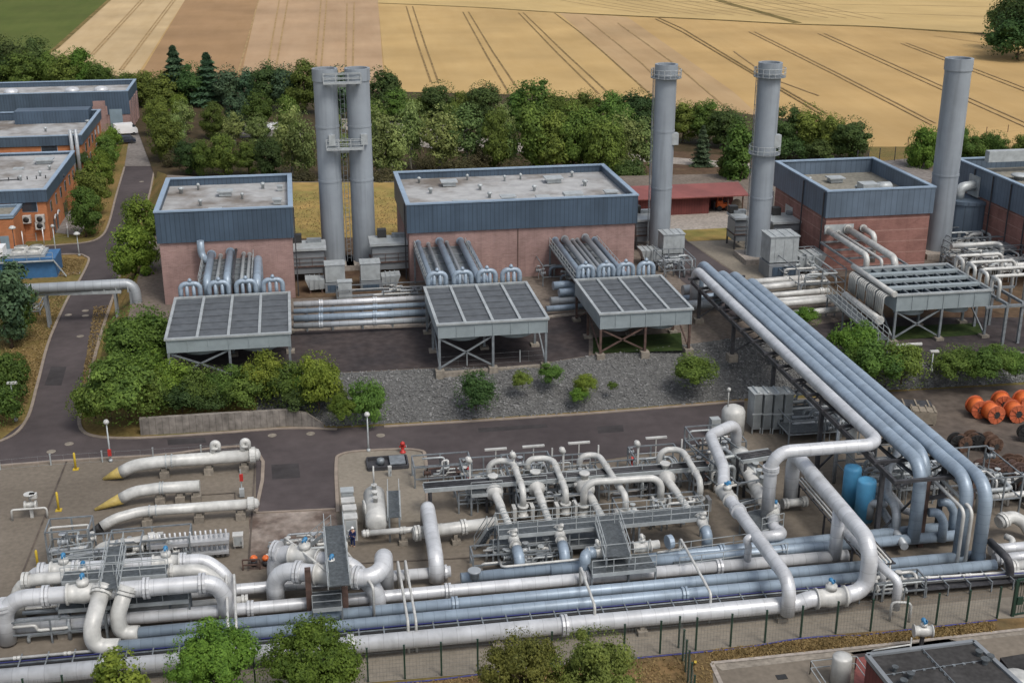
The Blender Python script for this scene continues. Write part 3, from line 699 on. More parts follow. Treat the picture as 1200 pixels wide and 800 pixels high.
for u,v,s in ((.12,.35,.5),(.2,.5,.6),(.1,.6,.6),(.92,.28,.6),(.9,.45,.7),(.97,.4,.6)):
    mb = MB(); mb.lathe(lerpc(u,v),[(.26*s,0),(.26*s,.3),(.42*s,.32),(.42*s,.40)],10,smooth=False); obj('roof_cowl', mb, M['grate'], roof)
mb = MB(); a = c[0]+Vector((.5,.4,0)); mb.tube([a,a+Vector((0,-.3,.3)),a+Vector((2.6,-.1,.3)),a+Vector((2.6,-.1,0))],.05,8); mb.bar(a+Vector((2.6,-.1,0)),a+Vector((2.6,-.1,.8)),.08); obj('roof_pipe', mb, M['whitep'], roof)
p = [at(1172,770,2.6), at(1220,762,2.6), at(1260,800,2.6), at(1205,812,2.6)]
t = thing('plant_roof', 'dark roofed plant building with pale vessel in the bottom right corner', 'building', (p[0].x,p[0].y,0))
mb = MB(); mb.prism([(v.x,v.y) for v in p[::-1]], 0, 2.3); obj('wall', mb, M['brickp'], t)
mb = MB(); mb.prism([(v.x,v.y) for v in p[::-1]], 2.303, 2.6); obj('roof', mb, M['rooff'], t)
mb = MB(); q = at(1192,798,2.6); mb.lathe(q,[(1.0,0),(1.0,.3),(.8,.45),(.3,.5)],18); mb.tube([q+Vector((1.6,.4,0)),q+Vector((1.6,.4,1.6)),q+Vector((2.8,.6,1.6))],.14,10); mb.lathe(q+Vector((2.4,-.6,0)),[(.5,0),(.5,1.6),(.3,1.9)],12); obj('roof_vessel', mb, M['whitep'], t)

# ------------------------------------------------------------------ stacks
def stack(label, base, toprow, w, rings=(), bands=(.45,.72), ladder=True, plinth=True, group='exhaust stacks of the compressor halls', w_top=None):
    p = at(*base, PZ); h = zat(p, toprow)-PZ
    d = (p-CP).dot(_F); r = w/2*d/FOC
    t = thing('exhaust_stack', label, 'chimney stack', p, group)
    mb = MB()
    mb.lathe(p, [(r,h*k/12) for k in range(13)], 36, caps=False); mb.lathe(p, [(r*1.07,h-1.5),(r*1.07,h-.02)], 36, caps=False)
    mb.lathe(p, [(r*1.001,h-1.5),(r*1.07,h-1.5)], 36, smooth=False, caps=False); mb.lathe(p, [(r*1.07,h-.02),(r*.86,h-.02)], 36, smooth=False, caps=False); mb.lathe(p, [(r*.86,h-.02),(r*.86,h-1.6)], 36, caps=False)
    sh = obj('shell', mb, M['stack'], t)
    for b in bands:
        mb = MB(); mb.lathe(p, [(r*1.002,h*b-.12),(r*1.035,h*b-.12)], 36, smooth=False, caps=False); mb.lathe(p, [(r*1.035,h*b-.12),(r*1.035,h*b+.12)], 36, caps=False); mb.lathe(p, [(r*1.035,h*b+.12),(r*1.002,h*b+.12)], 36, smooth=False, caps=False); obj('ring_band', mb, M['stack'], sh)
    mb = MB(); mb.lathe(p, [(r*.85,h-1.55),(.01,h-1.5)], 24); obj('bore', mb, M['hot'], t)
    for z in rings:
        mb = MB(); mb.lathe(p, [(r*1.02,h*z),(r+.6,h*z),(r+.6,h*z+.1),(r*1.02,h*z+.1)], 24, smooth=False, caps=False)
        k = obj('platform', mb, M['steel'], t); mb = MB()
        for i in range(16):
            a = i*math.pi/8; e = p+Vector(((r+.56)*math.cos(a),(r+.56)*math.sin(a),h*z)); mb.bar(e,e+Vector((0,0,1.1)),.06)
        for zz in (.55,1.1): mb.tube([p+Vector(((r+.56)*math.cos(i*math.pi/12),(r+.56)*math.sin(i*math.pi/12),h*z+zz)) for i in range(25)],.04,5)
        obj('handrail', mb, M['lsteel'], k)
    if ladder:
        mb = MB(); x = -r-.25
        for dy in (-.25,.25): mb.bar(p+Vector((x,dy,0)),p+Vector((x,dy,h-.5)),.07)
        for k in range(int(h/.6)): mb.bar(p+Vector((x,-.25,k*.6)),p+Vector((x,.25,k*.6)),.04)
        obj('ladder', mb, M['steel'], t)
    if plinth:
        mb = MB(); mb.prism([(p.x-r-1,p.y-r-1),(p.x+r+1,p.y-r-1),(p.x+r+1,p.y+r+1),(p.x-r-1,p.y+r+1)], PZ, PZ+.7); obj('plinth', mb, M['pale'], t)
    return p, r, h, t
s1 = stack('left one of the twin grey stacks joined by walkways', (392,312), 80, 26.5, ladder=False)
s2 = stack('right one of the twin grey stacks joined by walkways', (428,310), 79.5, 26.5, ladder=False)
s3 = stack('grey stack with top ring platform, right of the largest hall', (772,296), 75, 24.0, rings=(.93,), bands=(.36,.66))
s4 = stack('grey stack with platforms at top and middle, left of red brick hall', (887,304), 73, 25, rings=(.93,.55), bands=(.33,))
s5 = stack('plain grey stack on pale plinth, rightmost and widest', (1097,297), 68, 29, bands=(.42,.955), ladder=False)
for p_, r_, h_, t_ in (s3, s4):
    mb = MB(); mb.box(p_+Vector((r_*.9,-r_*.5,h_*.62)),(.9,.9,1.5)); obj('sampling_box', mb, M['lsteel'], t_)
a, b = s1[0], s2[0]; hh = s1[2]
for zf, lb in ((.94,'upper walkway linking the tops of the twin stacks'),(.62,'lower walkway linking the middles of the twin stacks')):
    t = thing('stack_walkway', lb, 'walkway', (a+b)/2+Vector((0,0,hh*zf)), 'walkways between the twin stacks')
    fr = -s1[1]-.75
    A = a+Vector((-s1[1]*.2,fr,hh*zf)); B = b+Vector((s2[1]*.2,fr,hh*zf))
    mb = MB(); mb.bar(A,B,1.0,.2); mb.bar(A+Vector((s1[1]*1.2,.9,-.35)),B+Vector((-s2[1]*1.2,.9,-.35)),.3,.6); mb.bar(A+Vector((.4,.3,-.1)),a+Vector((-s1[1]*.2,0,hh*zf-.6)),.25); mb.bar(B+Vector((-.4,.3,-.1)),b+Vector((s2[1]*.2,0,hh*zf-.6)),.25); obj('deck', mb, M['lsteel'], t)
    mb = MB()
    for dy in (-.5,.5):
        for z in (.55,1.1): mb.bar(A+Vector((0,dy,z)),B+Vector((0,dy,z)),.07)
        for f in (0,.33,.66,1): q = A.lerp(B,f)+Vector((0,dy,0)); mb.bar(q,q+Vector((0,0,1.1)),.07)
    obj('handrail', mb, M['lsteel'], t)
mb = MB(); x = a+Vector((s1[1]+.5,-.4,0))
for dx in (-.25,.25): mb.bar(x+Vector((dx,0,PZ*0)),x+Vector((dx,0,hh*.98)),.07)
for k in range(int(hh/.6)): mb.bar(x+Vector((-.25,0,k*.6)),x+Vector((.25,0,k*.6)),.04)
tag(obj('caged_ladder', mb, M['steel']), 'long steel ladder running up between the twin stacks', 'ladder')
for p_, r_, h_, t_ in (s1, s2):
    mb = MB(); mb.box(p_+Vector((r_*.3,-r_-.1,h_*.66)),(.8,.5,1.3)); obj('sampling_box', mb, M['lsteel'], t_)

# ------------------------------------------------------------------ air coolers
def rail(mb, A, B, z0=0, h=1.1, step=1.5, w=.05):
    A = Vector(A); B = Vector(B); n = max(1, int((B-A).length/step))
    for i in range(n+1):
        q = A.lerp(B, i/n); mb.bar(q, q+Vector((0,0,h)), w)
    for z in (h*.5, h): mb.bar(A+Vector((0,0,z)), B+Vector((0,0,z)), w)
COOL = {}
def cooler(key, label, leg, fl, fr, bl, fasc, nb=4, legs=3, across=False, leg_m='steel', ties='full'):
    p = at(*leg, PZ); zt = zat(p, fl[1]); zf = zat(p, fasc)
    X0 = p.x; Y0 = p.y; X1 = at(*fr, zt).x; Y1 = at(*bl, zt).y
    t = thing('air_cooler', label, 'air cooler', ((X0+X1)/2,Y0,PZ), 'air coolers on steel legs')
    mb = MB(); th = .12
    mb.span(X0,X1,Y0,Y0+th,zf,zt); mb.span(X0,X1,Y1-th,Y1,zf,zt); mb.span(X0,X0+th,Y0+th,Y1-th,zf,zt); mb.span(X1-th,X1,Y0+th,Y1-th,zf,zt)
    n = 6
    for i in range(n+1):
        x = X0+.07+(X1-X0-.14)*i/n; mb.span(x-.05,x+.05,Y0-.06,Y0-.003,zf,zt-.02)
    casing = obj('casing', mb, M['fascia'], t)
    mb = MB(); mb.span(X0+th,X1-th,Y0+th,Y1-th,zf+.1,zf+.2); obj('floor_plate', mb, M['dsteel'], casing)
    mb = MB(); mb.bar((X0-.15,Y0,zt+.1),(X1+.15,Y0,zt+.1),.34,.2); mb.bar((X0-.15,Y1,zt+.1),(X1+.15,Y1,zt+.1),.34,.2)
    mb.bar((X0,Y0+.18,zt+.1),(X0,Y1-.18,zt+.1),.3,.2); mb.bar((X1,Y0+.18,zt+.1),(X1,Y1-.18,zt+.1),.3,.2); obj('top_rim', mb, M['lsteel'], t)
    if not across:
        for i in range(nb):
            a = X0+(X1-X0)*i/nb; b = X0+(X1-X0)*(i+1)/nb; m_ = 12
            mb = MB()
            for k in range(m_):
                y = Y0+.3+(Y1-Y0-.6)*(k+.5)/m_; w = (Y1-Y0)/m_*.80
                mb.obox(Vector(((a+b)/2,y,zt-.02)),Vector((1,0,0)),Vector((0,.985,.17)),Vector((0,-.17,.985)),(b-a-.32,w,.05))
            for k in range(0,m_,2):
                y = Y0+.3+(Y1-Y0-.6)*k/m_; mb.bar((a+.15,y,zt+.1),(b-.15,y,zt+.1),.14,.1)
            obj('louvre_panel', mb, M['slat'], t)
            if i:
                mb = MB(); mb.bar((a,Y0+.2,zt+.12),(a,Y1-.2,zt+.12),.28,.2); obj('divider_beam', mb, M['lsteel'], t)
    else:
        for i in range(nb):
            a = Y0+(Y1-Y0)*i/nb; b = Y0+(Y1-Y0)*(i+1)/nb; m_ = 8
            mb = MB(); mb.span(X0+.15,X1-.15,a+.25,b-.25,zt-.75,zt-.65)
            for k in range(m_+1):
                x = X0+.4+(X1-X0-.8)*k/m_; mb.span(x-.06,x+.06,a+.2,b-.2,zt-.6,zt-.05)
            obj('louvre_panel', mb, M['slat4'], t)
            if i:
                mb = MB(); mb.bar((X0+.1,a,zt+.05),(X1-.1,a,zt+.05),.75,.3); obj('divider_beam', mb, M['fascia'], t)
        mb = MB()
        for i in range(nb):
            a = Y0+(Y1-Y0)*i/nb; b = Y0+(Y1-Y0)*(i+1)/nb
            for k in range(9):
                x = X0+.4+(X1-X0-.8)*k/8; mb.bar((x,a+.4,zt-.02),(x,b-.4,zt-.02),.13)
        obj('screen_bars', mb, M['steel'], t)
    for i in range(2):
        for j in range(2):
            q = Vector((X0+(X1-X0)*(.26+.48*i), Y0+(Y1-Y0)*(.27+.46*j), zf-.9)); r = min((X1-X0)*.2,(Y1-Y0)*.2)
            mb = MB(); mb.lathe(q,[(r*.85,0),(r*.85,.25),(r,.9)],20,caps=False); mb.lathe(q,[(.35,-.35),(.35,.3)],10)
            mb.bar(q+Vector((-r*.85,0,-.1)),q+Vector((r*.85,0,-.1)),.18); obj('fan_ring', mb, M['fascia'], t)
    LX = [X0+.15+(X1-X0-.3)*i/(legs-1) for i in range(legs)]
    for j, y in enumerate((Y0+.15, (Y0+Y1)/2, Y1-.3)):
        for x in LX:
            mb = MB(); mb.bar((x,y,PZ+.25),(x,y,zf),.24); l = obj('leg', mb, M[leg_m], t)
            mb = MB(); mb.span(x-.45,x+.45,y-.45,y+.45,PZ-(1.0 if j == 0 else 0),PZ+.3); obj('plinth', mb, M['concrete'], l)
    zb = PZ+.4
    for (a,b) in ((LX[0],LX[1]),(LX[1],LX[0]) if ties == 'full' else (LX[-1],LX[-2])):
        mb = MB(); mb.bar((a,Y0+.3,zb),(b,Y0+.3,zf-.1),.16); obj('brace', mb, M[leg_m], t)
    for x in (LX[0],LX[-1]):
        mb = MB(); mb.bar((x,Y0+.2,zb),(x,(Y0+Y1)/2,zf-.1),.14); mb.bar((x,Y1-.3,zb),(x,(Y0+Y1)/2,zf-.1),.14); obj('brace', mb, M[leg_m], t)
    COOL[key] = dict(t=t,X0=X0,X1=X1,Y0=Y0,Y1=Y1,zt=zt,zf=zf)
    return COOL[key]
def fillet(pts, rad, n=6):
    """corner points -> rounded path with the cladding joints closer in the bends"""
    P = [Vector(p) for p in pts]; out = [P[0]]; ul = [0.0]
    for i in range(1, len(P)-1):
        a = (P[i-1]-P[i]); b = (P[i+1]-P[i]); la, lb = a.length, b.length
        if la < 1e-6 or lb < 1e-6: continue
        a /= la; b /= lb; ang = a.angle(b)
        if ang > math.pi-.03: out.append(P[i]); ul.append((out[-1]-out[-2]).length); continue
        d = min(rad/math.tan(ang/2), la*.49, lb*.49); rr_ = d*math.tan(ang/2)
        c = P[i] + (a+b).normalized()*(rr_/math.sin(ang/2))
        s = P[i]+a*d; e = P[i]+b*d; vs_ = s-c; ve = e-c; sw = vs_.angle(ve); ax = vs_.cross(ve).normalized()
        out.append(s); ul.append((out[-1]-out[-2]).length)
        for k in range(1, n+1):
            out.append(c + Matrix.Rotation(sw*k/n, 3, ax) @ vs_); ul.append((out[-1]-out[-2]).length*2.6)
    out.append(P[-1]); ul.append((out[-1]-out[-2]).length)
    return out, ul
def run(mb, pts, r, fil=None, seg=14, n=6):
    q, ul = fillet(pts, fil if fil is not None else r*2.6, n); mb.tube(q, r, seg, True, ul)
def collar(mb, p, d, r, w=.18, k=1.35, seg=14):
    d = Vector(d).normalized(); mb.lathe(Vector(p)-d*w/2, [(r*k,0),(r*k,w)], seg, d, False)
C1 = cooler('a','louvred air cooler in front of the small left hall', (199,448), (199,399), (340,392.5), (208,350.5), 414)
C2 = cooler('b','louvred air cooler on concrete footings above rock slope, front of largest hall', (514,437), (514,381.5), (642.5,375), (498,338), 397)
C3 = cooler('c','louvred air cooler on brown legs beside the pipe bridge foot', (702,418), (703.5,369), (810,361.5), (676,329), 386, leg_m='rust')
C4 = cooler('d','wide air cooler with blue screened cells at right of the pipe bridge', (1045,402), (1044,347), (1161,340), (1000,316), 365, across=True)
# headers standing on the back edge, and the ducts that come out of the hall walls
for key, spots in (('a',(.13,.38,.62,.86)),('b',(.13,.38,.62,.86)),('c',(.13,.37,.60,.84))):
    c_ = COOL[key]; W = c_['X1']-c_['X0']
    for f in spots:
        x = c_['X0']+W*f; y = c_['Y1']+.55; w = W*.085; z0 = c_['zt']-.6; z1 = c_['zt']+1.5
        mb = MB(); run(mb, [(x-w,y,z0),(x-w,y,z1),(x+w,y,z1),(x+w,y,z0)], .27, .6); h = obj('header_loop', mb, M['blue'], c_['t'])
        mb = MB(); run(mb, [(x-w*.35,y,z0),(x-w*.35,y,z1)], .2); run(mb, [(x+w*.35,y,z0),(x+w*.35,y,z1)], .2)
        mb.lathe((x,y,z1+.2),[(.22,0),(.22,.25),(.1,.4)],10); obj('riser', mb, M['blue'], h)
def duct(lb, x, ya, yb, z, zdown, r, m, grp, bend=True, dx=0):
    mb = MB(); pts = [(x,ya,z),(x+dx,yb,z)]
    if bend: pts.append((x+dx,yb,zdown))
    run(mb, pts, r, r*2.2); collar(mb, (x,ya-.25,z), (0,1,0), r, .15, 1.3)
    tag(obj('duct_pipe', mb, m), lb, 'pipe', grp)
def ducts(hall_, c_, px, py, z, names, specs, grp):
    for i, (x_, r, m, off, end) in enumerate(specs):
        x = at(x_, py, z).x
        duct(names % ORD[i], x, hall_['Y0']-.05, c_['Y1']+end, z+off, c_['zt']-1, r, M[m], grp)
zD = C2['zt']-.1
ducts(B2, C2, 0, 305, zD, 'pipe sloping from pink wall of the largest hall to its cooler, %s', ((497,.3,'blue',.1,1.3),(510,.2,'greyc',-.1,1.1),(524,.4,'blue',.2,1.4),(533,.2,'greyc',0,1.0),(550,.38,'blue',.1,1.2),(560,.25,'blue',-.2,1.5)), 'pipes from the largest hall to its left cooler')
zD = C3['zt']-.1
ducts(B2, C3, 0, 300, zD, 'pipe from largest hall to the brown legged cooler, %s', ((664,.34,'blue',.1,1.0),(676,.38,'greyc',.2,1.4),(686,.25,'greyc',-.1,1.2),(692,.22,'greyc',0,1.0),(702,.38,'greyc',.3,1.3),(714,.34,'blue',-.1,1.5)), 'pipes from the largest hall to its right cooler')
zD = C1['zt']+1.4
ducts(B1, C1, 0, 315, zD, 'pipe from small left hall wall down to its cooler, %s', ((245,.42,'blue',.1,1.3),(256,.2,'lsteel',-.1,1.0),(268,.42,'blue',.3,1.4),(275,.14,'dsteel',.5,1.2),(284,.2,'lsteel',0,1.2),(291,.2,'lsteel',-.1,1.2)), 'pipes from the small left hall to its cooler')
mb = MB(); x = at(233,318,zD).x; run(mb, [(x,B1['Y0']-1,zD+2),(x,B1['Y0']-1,zD+.1),(at(245,318,zD).x,B1['Y0']-2.2,zD-.4)], .42, 1.0); tag(obj('elbow_pipe', mb, M['blue']), 'short elbowed blue grey pipe against small left hall wall', 'pipe')
mb = MB(); x = at(302,330,zD-1).x; run(mb, [(x,B1['Y0']-1.2,PZ),(x,B1['Y0']-1.2,zD-.2),(x,C1['Y1']+1.5,zD-.2),(x,C1['Y1']+1.5,PZ)], .45, 1.0); tag(obj('riser_pipe', mb, M['blue']), 'arched blue grey riser right of the small hall pipes', 'pipe')
for c_, h_, xa, xb, lb in ((C1,B1,238,297,'steel rack carrying the pipes out of small left hall'),(C2,B2,492,556,'steel rack carrying the left pipes out of largest hall'),(C3,B2,660,720,'steel rack carrying the right pipes out of largest hall')):
    z = c_['zt']+(.75 if c_ is C1 else -.75); X0 = at(xa,310,z).x; X1 = at(xb,310,z).x; Y0 = c_['Y1']+1.8; Y1 = h_['Y0']-.15
    t = thing('pipe_rack', lb, 'pipe rack', ((X0+X1)/2,Y0,PZ), 'pipe racks behind the coolers')
    mb = MB()
    n = 5
    for k in range(n+1):
        y = Y0+(Y1-Y0)*k/n; mb.bar((X0,y,z),(X1,y,z),.2)
    for x in (X0,X1): mb.bar((x,Y0,z),(x,Y1,z),.2)
    mb.span(X0+.2,X1-.2,Y0+.2,Y1-.2,z-.12,z-.1)
    obj('frame', mb, M['steel'], t)
    for x in (X0,X1):
        for y in (Y0,Y1-.3):
            mb = MB(); mb.bar((x,y,PZ),(x,y,z-.1),.2); obj('leg', mb, M['steel'], t)
    mb = MB()
    for x in (X0,X1): rail(mb, (x,Y0,z), (x,Y1,z))
    obj('handrail', mb, M['lsteel'], t)
# right cooler: ducts of the red brick hall, header loops on its right flank, vertical hairpins on its left flank
for i,(xa,ya,xb,yb,r,lb) in enumerate(((970,270,1014,300,.36,'lower left pale pipe leaving the red brick hall front'),(993,268,1049,303,.42,'longest pale pipe leaving the red brick hall front'),(982,272,1030,305,.2,'thin pale pipe between the two big ones on the red brick hall'),(1011,267,1030,283,.36,'short upper pale pipe elbowing down on the red brick hall front'))):
    A = aty(xa, ya, B4['Y0']); B = at(xb, yb, A.z); B = Vector((A.x, max(B.y, C4['Y1']+1.2) if i != 3 else A.y-3.5, A.z))
    mb = MB(); run(mb, [A,B,B+Vector((0,0,-3.5))], r, r*2.2); collar(mb, A+Vector((0,-.2,0)), (0,1,0), r, .2, 1.4); tag(obj('duct_pipe', mb, M['whitep']), lb, 'pipe', 'pale pipes out of the red brick hall')
X = at(1000,310,C4['zt']).x
z = aty(985,277,B4['Y0']).z-.6; Xa = aty(962,275,B4['Y0']).x; Xb = aty(1016,275,B4['Y0']).x; Ya = C4['Y1']+1.5; Yb = B4['Y0']-.2
t = thing('pipe_rack', 'steel rack carrying pale pipes out of red brick hall', 'pipe rack', ((Xa+Xb)/2,Ya,PZ), 'pipe racks behind the coolers')
mb = MB()
for k in range(5): y = Ya+(Yb-Ya)*k/4; mb.bar((Xa,y,z),(Xb,y,z),.2)
for x in (Xa,Xb): mb.bar((x,Ya,z),(x,Yb,z),.22)
obj('frame', mb, M['steel'], t)
for x in (Xa,Xb,(Xa+Xb)/2):
    mb = MB(); mb.bar((x,Ya,PZ),(x,Ya,z),.22); obj('leg', mb, M['lsteel'], t)
for i, f in enumerate((.9,.63,.36,.1)):
    y = C4['Y0']+(C4['Y1']-C4['Y0'])*f; x = C4['X1']; z = C4['zt']
    mb = MB(); run(mb, [(x+.5,y,z-1.5),(x+.5,y,z+1.3),(x+6.2,y,z+1.3),(x+6.2,y,PZ+1.0)], .2, .6); run(mb, [(x+.5,y,z+1.25),(x+.5,y-1.6,z+1.25),(x+.5,y-1.6,z-1)], .2, .5)
    mb.lathe((x+3.4,y,z+1.55),[(.16,0),(.16,.35)],8)
    tag(obj('loop_pipe', mb, M['whitep']), 'cream pipe loop right of the blue screened cooler, %s' % ('furthest back','second from the back','third from the back','nearest the camera')[i], 'pipe', 'cream loops beside the right cooler')
for i in range(4):
    t = None; mb = MB()
    for k in range(5):
        y = C4['Y0']+(C4['Y1']-C4['Y0'])*(.08+.235*(3-i)+.042*k); x = C4['X0']
        run(mb, [(x-.2,y,C4['zt']-.2),(x-1.1,y,C4['zt']-.1),(x-1.1,y,C4['zf']-.6)], .1, .4, 8, 4)
    o = obj('hairpin_bank', mb, M['whitep']); tag(o, 'bank of five bent cream tubes on the cooler left flank, %s from the back' % ('first','second','third','fourth')[i], 'tube bank', 'tube banks on the right cooler')
for x_, zz, r, lb in ((-.35,C4['zt']+.25,.3,'upper white header along left edge of the blue screened cooler'),(-1.7,C4['zf']-.9,.42,'lower white header below the bent cream tubes')):
    mb = MB(); x = C4['X0']+x_; run(mb, [(x,C4['Y0']-.2,zz),(x,C4['Y1']+(.5 if x_ > -1 else -1),zz)], r); collar(mb, (x,C4['Y0'],zz),(0,1,0), r,.15,1.25); tag(obj('header_pipe', mb, M['whitep']), lb, 'pipe')

# ------------------------------------------------------------------ pipework
def pts_of(seq):
    """(px,py,z) picks a spot from the survey; ('z',z) goes straight up or down; ('d',dx,dy,dz) moves"""
    out = []
    for s in seq:
        if isinstance(s, Vector): out.append(s)
        elif s[0] == 'z': out.append(Vector((out[-1].x, out[-1].y, s[1])))
        elif s[0] == 'd': out.append(out[-1]+Vector(s[1:]))
        else: out.append(at(*s))
    return out
def valve(t, p, d, r, m='whitep', act='bluep', up=1.0):
    d = Vector(d).normalized(); p = Vector(p)
    mb = MB(); mb.lathe(p-d*r*1.9, [(r*1.3,0),(r*1.3,r*.22),(r*1.04,r*.24),(r*1.12,r*1.2),(r*1.25,r*1.9),(r*1.12,r*2.6),(r*1.04,r*3.56),(r*1.3,r*3.58),(r*1.3,r*3.8)], 16, d)
    mb.lathe(p+Vector((0,0,r*1.1)), [(r*.7,0),(r*.7,r*.6),(r*.45,r*.62),(r*.3,r*1.05*up)], 12)
    v = obj('valve', mb, M[m], t)
    if act:
        s = d.cross(Vector((0,0,1))); s = s.normalized() if s.length > .1 else Vector((1,0,0)); q = p+Vector((0,0,r*(1.3+.9*up))); r = min(r, .30)
        mb = MB(); mb.lathe(q-s*r*.9, [(r*.5,0),(r*.55,r*.2),(r*.55,r*.9),(r*.3,r*1.0),(r*.3,r*1.8)], 12, s); mb.lathe(q+s*r*.2+d*r*.5,[(r*.45,0),(r*.45,r*.12)],12,d)
        obj('actuator', mb, M[act], v)
    return v
def pipe(label, seq, r, m, fil=None, cols=(), valves=(), sup=0, cap=None, group=None, name='pipe', seg=16):
    P = pts_of(seq)
    if not (cols or valves or sup):
        mb = MB(); run(mb, P, r, fil, seg); o = obj(name, mb, M[m]); return tag(o, label, 'pipe', group)
    b = min(P, key=lambda v: v.z)
    t = thing(name, label, 'pipe', (b.x,b.y,0), group)
    mb = MB(); run(mb, P, r, fil, seg); obj('pipe_run', mb, M[m], t)
    L = [(P[i+1]-P[i]).length for i in range(len(P)-1)]; tot = sum(L)
    def along(f):
        s = f*tot
        for i, l in enumerate(L):
            if s <= l+1e-6: return P[i].lerp(P[i+1], s/l), (P[i+1]-P[i]).normalized()
            s -= l
        return P[-1], (P[-1]-P[-2]).normalized()
    for f in cols:
        p, d = along(f); mb = MB(); collar(mb, p-d*.13, d, r, .2, 1.28); collar(mb, p+d*.13, d, r, .2, 1.28); obj('flange', mb, M[m], t)
    for f in valves:
        p, d = along(f); valve(t, p, d, r)
    if sup:
        n = max(1, int(tot/sup))
        for i in range(n):
            p, d = along((i+.5)/n)
            if abs(d.z) > .5: continue
            mb = MB(); s = Vector((-d.y,d.x,0)); mb.obox(Vector((p.x,p.y,.2)), d, s, Vector((0,0,1)), (.7,r*2.2,.4)); mb.bar((p.x,p.y,.4),(p.x,p.y,p.z-r*.9),.3,r*1.4)
            obj('pipe_support', mb, M['concrete'], t)
    return t

# the long pipes of the lower yard, front to back
ZL = 1.15
pipe('thickest white pipe along the front fence, rising to valve at right', [(-60,799.5,ZL),(935,706.5,ZL),(948,701.5,ZL+.3),(994,697.5,ZL+.3)], .60, 'white', 1.5, cols=(.16,.42,.66), valves=(.978,), sup=9)
pipe('pale blue pipe second from front fence in the long bundle', [(137,757.5,.95),(1166,661.5,.95)], .43, 'blue', cols=(.2,.62), sup=12)
pipe('pale blue pipe third from front fence in the long bundle', [(161,741.5,.95),(1152,650,.95)], .43, 'blue', cols=(.35,), sup=12)
pipe('white pipe fourth from the front fence, capped at its right end', [(-40,740,.95),(300,712,.95),(993,650,.95)], .46, 'white', cols=(.3,.52,.68,.84), sup=12)
pipe('white pipe behind the long bundle, flanged at its right end', [(-20,716,.95),(528,669,.95)], .43, 'white', cols=(.5,.985), sup=10)
pipe('short grey capped pipe ending near the left loops', [(150,716,.95),(289,702,.95)], .3, 'whitep', cols=(.985,), sup=8)
pipe('blue pipe at back of the bundle starting beside the riser', [(540,677.5,.95),(1128,615,.95)], .43, 'blue', cols=(.02,.5), sup=12)
pipe('blue pipe ending below the right pipe bridge drop', [(645,668,.95),(1130,626,.95)], .43, 'blue', cols=(.55,), sup=12)
mb = MB(); q = at(556,673,1.5); mb.lathe(q,[(.35,-.3),(.35,.25),(.5,.27),(.5,.4)],14); tag(obj('inspection_nozzle', mb, M['greyc']),'short upright nozzle on left end of the back blue pipe','nozzle')
for x0,y0,x1,y1,lb,m in ((1165,655,1240,648,'grey white pipe passing out at right edge below the bridge drop','white'),(1180,664,1250,657,'pale pipe at right edge nearest fence beyond bridge drop','whitep'),(1160,644,1215,639,'white stub capped beyond the rightmost bridge drop','white')):
    pipe(lb, [(x0,y0,.9),(x1,y1,.9)], .42, m, cols=(.1,), sup=4)
# thin lines and trays between the front pipe and the blue pipes
for i,(dy,r,m,lb) in enumerate(((-21,.11,'whitep','thin white line running beside the front blue pipe'),(-14,.07,'steel','thin grey line in middle of the front tray'),(-11,.09,'black','black cable line just behind the thick front pipe'),(-17,.045,'cable','dark blue cable line along front tray'))):
    pipe(lb, [(-40,797+dy,.8),(940,704.5+dy*.9,.8),(1150,684+dy*.55,.8),(1230,677+dy*.5,.8)], r, m, cols=tuple(k/24 for k in range(1,24)) if i == 0 else (), seg=8)
t = thing('cable_tray', 'low steel cable tray behind the thick front pipe', 'cable tray', at(600,726,.3))
mb = MB(); A = at(-40,785,.55); B = at(1230,672,.55); mb.bar(A,B,1.5,.05); obj('tray', mb, M['dsteel'], t)
for k in range(46): mb = MB(); q = A.lerp(B,k/45); mb.bar(q+Vector((0,-.9,-.5)),q+Vector((0,-.9,.35)),.09); mb.bar(q+Vector((0,-.9,.3)),q+Vector((0,.9,.3)),.09); obj('tray_bracket', mb, M['steel'], t)
# white crossover posts that step over the bundle
def hoop(lb, a, b, z, za=0, zb=0, r=.1, tw=.55, grp='white hoops stepping over the long pipes'):
    A = at(*a, z); B = at(*b, z)
    t = thing('pipe_hoop', lb, 'pipe hoop', (A.x,A.y,0), grp)
    for dx in (0,tw):
        mb = MB(); run(mb, [Vector((A.x+dx,A.y,za)),A+Vector((dx,0,0)),B+Vector((dx,0,0)),Vector((B.x+dx,B.y,zb))], r, .35, 8, 4); obj('tube', mb, M['whitep'], t)
hoop('white double hoop stepping over the bundle left of mid station', (265,672), (267,733), 2.5)
hoop('white double hoop between the mid station and white riser', (466,656), (478,728), 2.5)
hoop('white hoop over the pipes below the second filter', (680,663), (697,710), 2.4, tw=.01)
hoop('white hoop over the pipes near the tilted filters right end', (797,630), (833,695), 2.4, tw=.01)
hoop('white hoop at right beside the valve of the thick front pipe', (1045,705), (1068,706), 1.6, tw=.01)

